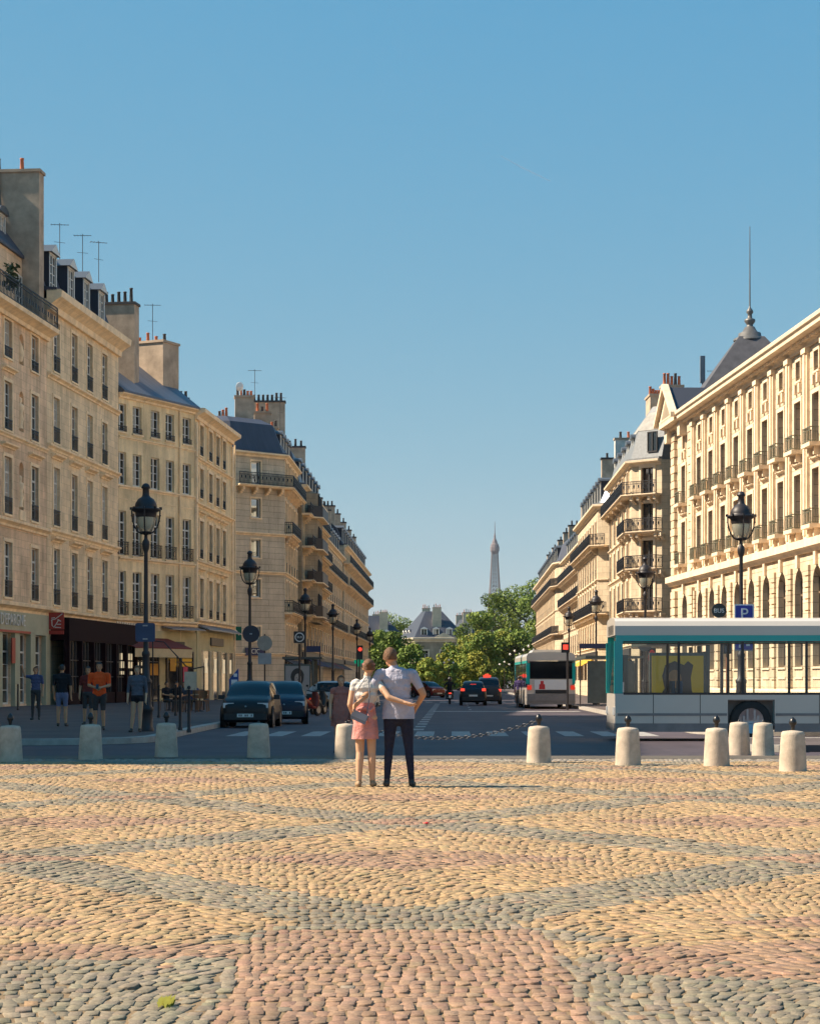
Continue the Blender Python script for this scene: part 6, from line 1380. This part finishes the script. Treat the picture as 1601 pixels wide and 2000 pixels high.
    for p, q, r0, r1, tg in prim:
        pv, qv = np.array(p), np.array(q); dv = qv-pv; L2 = max(1e-9, dv@dv); tt = np.clip(((cen-pv)@dv)/L2, 0, 1)
        dist = np.linalg.norm(cen-(pv+tt[:, None]*dv), axis=1)-(r0+(r1-r0)*tt)
        z = cen[:, 2]
        if tg == 'torso': m_ = np.where(z > top_z+dz, 1, 2)
        elif tg == 'uarm': m_ = np.where(tt < sleeve, 1, 0)
        elif tg == 'farm': m_ = np.where(tt < sleeve-1.0, 1, 0)
        elif tg == 'thigh': m_ = np.where(tt < short, 2, 0)
        elif tg == 'calf': m_ = np.where(0.4*tt < short-1.0, 2, 0)
        elif tg == 'calf2': m_ = np.where(0.3+0.7*tt < short-1.0, 2, 0)
        elif tg == 'shoe': m_ = np.full(nf, 3)
        else: m_ = np.zeros(nf, int)
        up_ = dist < best; best[up_] = dist[up_]; mi[up_] = m_[up_]
    if skirt: mi[(mi == 2) & (cen[:, 2] < skirt[0])] = 0
    me2.polygons.foreach_set('material_index', mi); me2.polygons.foreach_set('use_smooth', np.ones(nf, bool))
    bo = local('body', me2, None, t); bo.scale = (S, S, S)
    def add(name, q, m): o = local(name, q, m, t); o.scale = (S, S, S); return o
    if hair != 'none':
        q = MB(); rr = []
        for i in range(0, 9):
            th = max(0.02, math.pi*0.64*i/8); row = []
            for j in range(24):
                a = 2*math.pi*j/24; x, y, z = math.sin(th)*math.cos(a), math.sin(th)*math.sin(a), math.cos(th)
                fr = y*f           # >0 at the face
                sc_ = 1.12+0.03*math.sin(7*a+3*i)+0.035*math.sin(13*a-2*i)+0.03*math.sin(3*a+5*i)
                zz = z if fr < 0.35 else max(z, 0.42+0.25*(fr-0.35))
                row.append((hc.x+0.078*x*sc_, hc.y+0.098*y*sc_-0.004*f, hc.z+0.02+0.1*zz*1.12))
            rr.append(row)
        q.grid(rr, closed=True)
        if hair == 'bun': q.lathe([(0, -0.05), (0.04, -0.035), (0.052, 0), (0.04, 0.035), (0, 0.05)], (hc.x, hc.y-0.1*f, hc.z+0.06), 12)
        if hair == 'long': q.grid([[(hc.x+0.085*math.cos(a)*(1-0.15*k), hc.y-0.01*f+0.1*math.sin(a), hc.z+0.03-0.075*k) for a in [math.pi*(j/10) if f < 0 else math.pi*(1+j/10) for j in range(11)]] for k in range(5)])
        add('hair', q, hairm or HAIRB)
    for s_ in (-1, 1):
        q = MB(); q.lathe([(0, -0.009), (0.009, 0), (0, 0.009)], (hc.x+s_*0.03, hc.y+0.088*f, hc.z+0.008), 8); add('eye', q, EYEM)
    add('mouth', MB().box((hc.x, hc.y+0.088*f, hc.z-0.062), (0.045, 0.012, 0.01)), LIP)
    if skirt:
        zb, zt, rb, rt = skirt[:4]; q = MB(); rr = []
        for k in range(7):
            u = k/6; z = zb+(zt-zb)*u; r_ = rb+(rt-rb)*u**1.3
            rr.append([((r_+0.008*math.sin(5*a+k*0.6)*(1-u))*math.cos(a)*1.0, (r_*0.78+0.006*math.cos(7*a))*math.sin(a), z) for a in [2*math.pi*j/32 for j in range(32)]])
        q.grid(rr, closed=True); add('skirt' if zt < 1.3 else 'dress', q, skirt[4])
    return t, hc, S
# the embracing couple
WSH = cloth('white_blouse', (0.62, 0.57, 0.52)); PINKS = cloth('pink_skirt', (0.60, 0.25, 0.22)); LAVS = cloth('lavender_shirt', (0.42, 0.40, 0.47)); NAVY = cloth('navy_trousers', (0.022, 0.024, 0.045)); BAG = mat('grey_blue_leather', (0.17, 0.18, 0.22), 0.45, bump=0.1)
Yc = 26.92
man, hc, S = person('man in a lavender shirt and navy trousers, arm around the woman in pink', (PX(778, Yc), Yc, 0.02), 1.82, (SKIN, LAVS, NAVY, SHOE_D), face=-1, headoff=(-0.075, 0.02), lean=(-0.03, 0.0),
    arms=[((-0.37, -0.07, 1.20), (-0.50, -0.19, 1.07)), ((0.315, -0.03, 1.17), (0.215, 0.14, 0.99))], legs=[((-0.12, 0.03, 0.49), (-0.145, 0.0, 0.085)), ((0.13, 0.02, 0.49), (0.165, 0.02, 0.085))], sleeve=0.72, short=2.0, top_z=0.90, hairm=HAIRB, voxel=0.0095, wid=1.12)
q = MB(); rr = []
for k in range(6):
    z = 0.86+0.05*k; rr.append([((0.205+0.006*math.sin(6*a+k)-0.004*k)*math.cos(a), (0.135+0.006*math.cos(5*a))*math.sin(a), z) for a in [2*math.pi*j/28 for j in range(28)]])
q.grid(rr, closed=True); o = local('shirt_hem', q, LAVS, man); o.scale = (S, S, S)
q = MB(); rr = [[(-0.03+0.07*math.cos(a)*(1-0.1*k), 0.0+0.068*math.sin(a), 1.44+0.02*k) for a in [2*math.pi*j/20 for j in range(20)]] for k in range(3)]; q.grid(rr, closed=True); o = local('collar', q, LAVS, man); o.scale = (S, S, S)
wom, hc, S = person('woman in a white top and pink skirt leaning on the man in lavender', (PX(713, Yc), Yc-0.02, 0.02), 1.67, (SKINP, WSH, SKINP, SHOE_T), face=-1, headoff=(0.03, 0.0), lean=(0.02, 0.0),
    arms=[((-0.205, -0.01, 1.13), (-0.165, 0.13, 0.98)), ((0.33, -0.155, 1.23), (0.55, -0.19, 1.16))], legs=[((-0.07, 0.03, 0.49), (-0.085, -0.02, 0.085)), ((0.09, 0.02, 0.49), (0.10, 0.03, 0.085))], sleeve=0.35, short=0.2, top_z=1.10, hair='bun', voxel=0.0095, wid=0.90, skirt=(0.66, 1.16, 0.185, 0.128, PINKS))
q = MB(); q.tube([(-0.1, -0.12, 1.07), (0.0, -0.135, 1.09), (0.06, -0.13, 1.05), (0.13, -0.105, 1.10)], [0.02, 0.035, 0.03, 0.018], 8); q.tube([(0.03, -0.135, 1.08), (0.06, -0.15, 0.98), (0.05, -0.155, 0.9)], [0.025, 0.02, 0.03], 8); o = local('skirt_knot', q, PINKS, wom); o.scale = (S, S, S)
hb = MB(); hb.lathe([(0.087, -0.012), (0.09, 0), (0.087, 0.012)], (hc.x, hc.y-0.005, hc.z+0.055), 18, caps=False); o = local('hair_band', hb, cloth('dusty_band', (0.30, 0.15, 0.13)), wom); o.scale = (S, S, S)
bgx = empty('shoulder_bag', wom.location+Vector((-0.07, -0.185, 0.92)), 'small grey blue shoulder bag hanging at the hip of the woman in pink', 'bag')
Mt = Matrix.Rotation(R(24), 3, 'Y'); q = MB(); q.box((0, 0, 0), (0.21, 0.06, 0.125), M=Mt); local('pouch', q, BAG, bgx); q = MB(); q.box((0, -0.034, 0.022), (0.205, 0.012, 0.085), M=Mt); local('flap', q, mat('bag_flap', (0.24, 0.25, 0.30), 0.4), bgx)
q = MB(); q.tube([(-0.09, 0.01, 0.08), (-0.06, 0.03, 0.3), (0.08, 0.06, 0.52)], 0.007, 5); q.tube([(0.09, 0.01, 0.0), (0.13, 0.05, 0.25), (0.12, 0.08, 0.5)], 0.007, 5); local('strap', q, BAG, bgx)
# people on the left pavement
ORNG = cloth('orange_shirt', (0.85, 0.10, 0.02)); KHAKI = cloth('dark_shorts', (0.06, 0.055, 0.055)); BLKT = cloth('black_top', (0.018, 0.018, 0.022)); BLUS = cloth('pale_blue_shorts', (0.17, 0.17, 0.26)); GRYT = cloth('grey_top', (0.10, 0.105, 0.13)); BLUSH = cloth('blue_shirt', (0.08, 0.09, 0.17)); JEANS = cloth('jeans', (0.05, 0.08, 0.16)); ROSE = cloth('rose_dress', (0.36, 0.14, 0.11)); PURP = cloth('purple_jacket', (0.07, 0.05, 0.14))
m1, hc, S = person('man in a bright orange shirt and dark shorts looking at his phone', (PX(194, 53.5), 53.5, 0.14), 1.76, (SKIN, ORNG, KHAKI, SHOE_D), face=1, arms=[((-0.265, -0.03, 1.16), (-0.05, -0.25, 1.10)), ((0.265, -0.03, 1.16), (0.06, -0.25, 1.10))], sleeve=0.85, short=0.95, top_z=0.88, hair='short', hairm=HAIRD, wid=1.2)
ph = tag(MB().box((0, 0, 0), (0.075, 0.012, 0.14), M=Matrix.Rotation(R(-35), 3, 'X')).build('phone', mat('phone_dark', (0.02, 0.02, 0.025), 0.15)), 'dark phone held by the man in orange', 'phone'); ph.location = m1.location+Vector((0.0, -0.36, 1.14))
person('person in a black top and pale blue shorts standing by the brasserie', (PX(121, 58), 58, 0.14), 1.74, (SKIN, BLKT, BLUS, SHOE_D), face=-1, sleeve=0.9, short=0.8, top_z=0.96, hairm=HAIRD, wid=1.1)
person('woman in a grey top and black shorts leaning by the nearest left lamp', (PX(266, 51.0), 51.2, 0.14), 1.66, (SKINP, GRYT, BLKT, SHOE_D), face=1, sleeve=1.4, short=0.25, top_z=0.98, hair='long', hairm=HAIRB, legs=[((-0.11, 0, 0.49), (-0.16, 0.05, 0.085)), ((0.08, 0, 0.49), (0.07, 0, 0.085))])
person('person in a blue shirt by the bank window raising one arm', (PX(70, 68), 68, 0.14), 1.75, (SKIN, BLUSH, KHAKI, SHOE_D), face=1, sleeve=0.8, short=2, arms=[((-0.36, -0.05, 1.45), (-0.42, -0.08, 1.70)), ((0.24, 0.02, 1.13), (0.24, -0.08, 0.87))], hairm=HAIRB)
person('person in a dark red shirt behind the man in orange', (PX(172, 60), 60, 0.14), 1.70, (SKIN, cloth('dark_red_shirt', (0.16, 0.03, 0.025)), KHAKI, SHOE_D), face=1, sleeve=0.8, short=1.0, hairm=HAIRD)
person('woman in a rose dress standing behind the bollard left of the couple', (PX(666, 40.5), 40.5, 0.0), 1.52, (SKINP, ROSE, ROSE, SHOE_D), face=1, sleeve=0.3, short=0.6, hair='long', hairm=HAIRB, skirt=(0.6, 1.32, 0.24, 0.15, ROSE))
person('person in a purple jacket walking beside the waiting bus', (PX(1013, 112), 112, 0.0), 1.72, (SKIN, PURP, KHAKI, SHOE_D), face=-1, sleeve=2.2, short=2, hairm=HAIRD, voxel=0.02)
# scooters, one with a rider
def scooter(label, x, d, rz, pm, group='scooters', lit=False):
    t = empty('scooter', (x, d, 0.0), label, 'scooter', group, rz)
    for y_ in (-0.62, 0.62): wheel(t, 0, y_, 0.25, 0.12)
    q = MB(); q.grid([[(w_*math.cos(a), y_, z_+h_*math.sin(a)) for a in [2*math.pi*j/12 for j in range(12)]] for y_, z_, w_, h_ in ((-0.95, 0.66, 0.05, 0.05), (-0.8, 0.62, 0.16, 0.16), (-0.4, 0.58, 0.2, 0.2), (-0.1, 0.5, 0.19, 0.16), (0.05, 0.36, 0.18, 0.08), (0.32, 0.34, 0.17, 0.06))], closed=True); q.grid([[(w_*math.cos(a), y_+0.1*math.sin(a), z_) for a in [2*math.pi*j/12 for j in range(12)]] for y_, z_, w_ in ((0.36, 0.3, 0.16), (0.42, 0.55, 0.22), (0.46, 0.8, 0.2), (0.42, 0.98, 0.12))], closed=True); local('body', q, pm, t)
    q = MB(); q.grid([[(w_*math.cos(a), y_, z_+0.06*math.sin(a)) for a in [2*math.pi*j/10 for j in range(10)]] for y_, z_, w_ in ((-0.85, 0.8, 0.05), (-0.7, 0.8, 0.15), (-0.2, 0.77, 0.14), (-0.05, 0.74, 0.06))], closed=True); local('seat', q, DARKPL, t)
    q = MB(); q.tube([(-0.34, 0.34, 1.05), (-0.1, 0.42, 1.0), (0.1, 0.42, 1.0), (0.34, 0.34, 1.05)], 0.02, 8); q.tube([(0, 0.62, 0.25), (0, 0.44, 0.95)], 0.03, 8); local('handlebar', q, DARKPL, t)
    for s_ in (-1, 1): q = MB(); q.tube([(s_*0.24, 0.38, 1.05), (s_*0.32, 0.38, 1.2)], 0.008, 5); q.box((s_*0.34, 0.37, 1.24), (0.11, 0.02, 0.08)); local('mirror', q, DARKPL, t)
    local('tail_light', MB().box((0, -0.965, 0.68), (0.16, 0.04, 0.08)), REDLIT if lit else REDL, t); local('number_plate', MB().box((0, -0.98, 0.48), (0.17, 0.015, 0.17)), PLATE, t); local('windshield', MB().quad((-0.18, 0.5, 1.0), (0.18, 0.5, 1.0), (0.14, 0.42, 1.35), (-0.14, 0.42, 1.35)), SHGL, t)
    return t
scooter('black scooter ridden away down the street, its red tail light lit', PX(878, 130), 130, 0, CARBLK, lit=True)
rd, hc, S = person('rider in black with a dark helmet on the scooter in the street', (PX(878, 130), 129.8, 0.33), 1.75, (SKIN, BLKT, BLKT, SHOE_D), face=-1, seated=True, sleeve=2.2, short=2.0, arms=[((-0.32, 0.16, 0.80), (-0.3, 0.42, 0.72)), ((0.32, 0.16, 0.80), (0.3, 0.42, 0.72))], legs=[((-0.2, 0.38, 0.46), (-0.2, 0.30, 0.06)), ((0.2, 0.38, 0.46), (0.2, 0.30, 0.06))], voxel=0.02, hair='none')
q = MB(); q.lathe([(0.0, 0.15), (0.08, 0.13), (0.13, 0.05), (0.135, -0.03), (0.11, -0.11)], (hc.x, hc.y, hc.z+0.02), 16); local('helmet', q, BLACKP, rd)
for px, d, rz, m, lab in ((604, 84, -30, CARRED, 'parked scooter with dull red body by the left shelter'), (622, 88, -20, CARGRY, 'charcoal parked scooter right of the portrait poster'), (640, 92, -35, CARBLK, 'black parked scooter, farthest right of the left kerb group')):
    scooter(lab, PX(px, d), d, R(rz), m)
# brasserie terrace
CANE = mat('cane', (0.20, 0.10, 0.045), 0.7, nscale=12); TTOP = mat('table_top', (0.45, 0.34, 0.2), 0.4)
tb0 = ch0 = None
for px, d, lab in ((352, 86, 'round café table nearest the thin posts'), (372, 90, 'round café table beside the menu board'), (390, 87, 'round café table at the right end of the terrace'), (330, 90, 'round café table behind the nearest left lamp')):
    if tb0 is None:
        tb0 = o = empty('cafe_table', (0, 0, 0), lab, 'table', 'café tables'); m = MB(); m.lathe([(0.0, 0.70), (0.34, 0.70), (0.36, 0.72), (0.35, 0.74), (0.0, 0.745)], n=20); local('top', m, TTOP, o); m = MB(); m.lathe([(0.22, 0), (0.2, 0.03), (0.03, 0.06), (0.03, 0.70)], n=12); local('pedestal', m, IRON, o)
    else: o = copy_tree(tb0); o['label'] = lab
    o.location = (PX(px, d), d, 0.14)
chairs = ((346, 85, 20), (360, 85.5, -30), (378, 89.3, 10), (366, 90.6, 170), (396, 86.2, 0), (385, 87.8, 150), (324, 89.6, 60), (335, 91, 200), (400, 88, -90))
for k, (px, d, rz) in enumerate(chairs):
    lab = 'brown cane café chair on the brasserie terrace'
    if ch0 is None:
        ch0 = o = empty('cafe_chair', (0, 0, 0), lab, 'chair', 'cane chairs on the terrace')
        m = MB(); m.lathe([(0.0, 0.44), (0.2, 0.44), (0.21, 0.46), (0.0, 0.48)], n=16); local('seat', m, CANE, o)
        m = MB(); m.grid([[(0.2*math.sin(a), 0.19*math.cos(a), z) for a in [-1.1+2.2*j/10 for j in range(11)]] for z in (0.55, 0.7, 0.88)]); m.tube([(0.2*math.sin(a), 0.19*math.cos(a), 0.89) for a in [-1.1+2.2*j/10 for j in range(11)]], 0.015, 6); local('backrest', m, CANE, o)
        for sx_, sy_ in ((-1, -1), (1, -1), (-1, 1), (1, 1)): local('leg', MB().tube([(sx_*0.14, sy_*0.14, 0.45), (sx_*0.18, sy_*0.18, 0)], 0.014, 6), CANE, o)
    else: o = copy_tree(ch0)
    o.location = (PX(px, d), d, 0.14); o.rotation_euler = (0, 0, R(rz))
for px, d, rz, m, lab in ((345, 85.1, 180, BLKT, 'diner in black seated at the café table nearest the posts'), (361, 85.6, 150, GRYT, 'diner in grey seated at the café table nearest the posts'), (378, 89.4, 190, BLUSH, 'diner in blue seated beside the menu board'), (325, 89.6, 220, BLKT, 'diner in black seated behind the nearest left lamp')):
    person(lab, (PX(px, d), d, 0.09), 1.72, (SKIN, m, KHAKI, SHOE_D), face=1, seated=True, sleeve=0.8, short=2, arms=[((-0.25, -0.1, 0.78), (-0.12, -0.33, 0.74)), ((0.25, -0.1, 0.78), (0.12, -0.33, 0.74))], legs=[((-0.1, -0.4, 0.5), (-0.1, -0.4, 0.09)), ((0.1, -0.4, 0.5), (0.1, -0.4, 0.09))], voxel=0.018, hairm=HAIRD, turn=R(rz-180))
s = empty('menu_board', (PX(372, 84), 84, 0.14), 'cream menu board on an easel in front of the café tables', 'menu board'); local('board', MB().box((0, 0, 1.3), (0.5, 0.03, 0.75), M=None), mat('menu_cream', (0.5, 0.45, 0.34), 0.7), s)
for sx_ in (-0.2, 0.2): local('leg', MB().tube([(sx_, 0.02, 0), (sx_*0.8, 0, 1.0)], 0.02, 6), IRON, s)
s = empty('terrace_screen', (PX(355, 92), 92, 0.14), 'black iron terrace frame with a swooping top rail round the café tables', 'screen'); m = MB(); pts = [(-1.3, 0, 3.1), (-0.8, 0, 3.05), (-0.2, 0, 2.4), (0.2, 0, 1.95), (0.55, 0, 1.85), (1.0, 0, 1.95)]; m.tube(pts, 0.03, 6); local('top_rail', m, IRON, s)
for x_, z_ in ((-1.3, 3.1), (-0.2, 2.4), (0.3, 1.9), (1.0, 1.95)): local('post', MB().tube([(x_, 0, 0), (x_, 0, z_)], 0.035, 6), IRON, s)
local('rail', MB().tube([(-1.3, 0, 0.9), (1.0, 0, 0.9)], 0.02, 6), IRON, s)
tag(MB().lathe([(0.0, 0.0), (0.035, 0.008), (0.035, 0.014), (0.0, 0.022)], (PX(833, 19.7), 19.7, 0.03), 12).build('bottle_cap', SIGNR), 'tiny red bottle cap lying on the cobbles', 'litter')
q = MB()
for k in range(40):
    a = random.uniform(0, 6.28); r_ = random.uniform(0, 0.035); x_, y_ = PX(322, 8.65)+r_*math.cos(a), 8.68+r_*1.6*math.sin(a)
    q.add([(x_, y_, 0.02), (x_+0.012, y_+0.01, 0.05+random.random()*0.02), (x_-0.01, y_+0.012, 0.045)], [(0, 1, 2)])
tag(q.build('weed', LEAVESY[0], fix=False), 'small yellow green weed growing between the near cobbles', 'plant')

# faint contrail high over the street
CT = bpy.data.materials.new('contrail_vapour'); CT.use_nodes = True
nt = CT.node_tree; [nt.nodes.remove(n) for n in list(nt.nodes)]
o_ = nt.nodes.new('ShaderNodeOutputMaterial'); t_ = nt.nodes.new('ShaderNodeBsdfTransparent'); d_ = nt.nodes.new('ShaderNodeBsdfDiffuse'); d_.inputs['Color'].default_value = (0.9, 0.9, 0.9, 1); m_ = nt.nodes.new('ShaderNodeMixShader'); m_.inputs[0].default_value = 0.14
nt.links.new(t_.outputs[0], m_.inputs[1]); nt.links.new(d_.outputs[0], m_.inputs[2]); nt.links.new(m_.outputs[0], o_.inputs['Surface'])
tag(MB().tube([(PX(978, 6000), 6000, PZ(304, 6000)), (PX(1020, 6050), 6050, PZ(327, 6050)), (PX(1074, 6100), 6100, PZ(353, 6100))], [1.2, 2.6, 1.6], 6).build('contrail', CT), 'faint white contrail in the sky above the street', 'contrail', kind='stuff')
# ------------------------------------------------------------------ air
HZ = bpy.data.materials.new('haze'); HZ.use_nodes = True; nt = HZ.node_tree
for n in list(nt.nodes): nt.nodes.remove(n)
ho = nt.nodes.new('ShaderNodeOutputMaterial'); pv = nt.nodes.new('ShaderNodeVolumePrincipled'); pv.inputs['Density'].default_value = 0.00003; pv.inputs['Color'].default_value = (0.86, 0.92, 1.0, 1); pv.inputs['Anisotropy'].default_value = 0.2
nt.links.new(pv.outputs[0], ho.inputs['Volume'])
hz = MB().bx(-700, 900, -80, 4300, -40, 340).build('haze', HZ); tag(hz, kind='stuff')
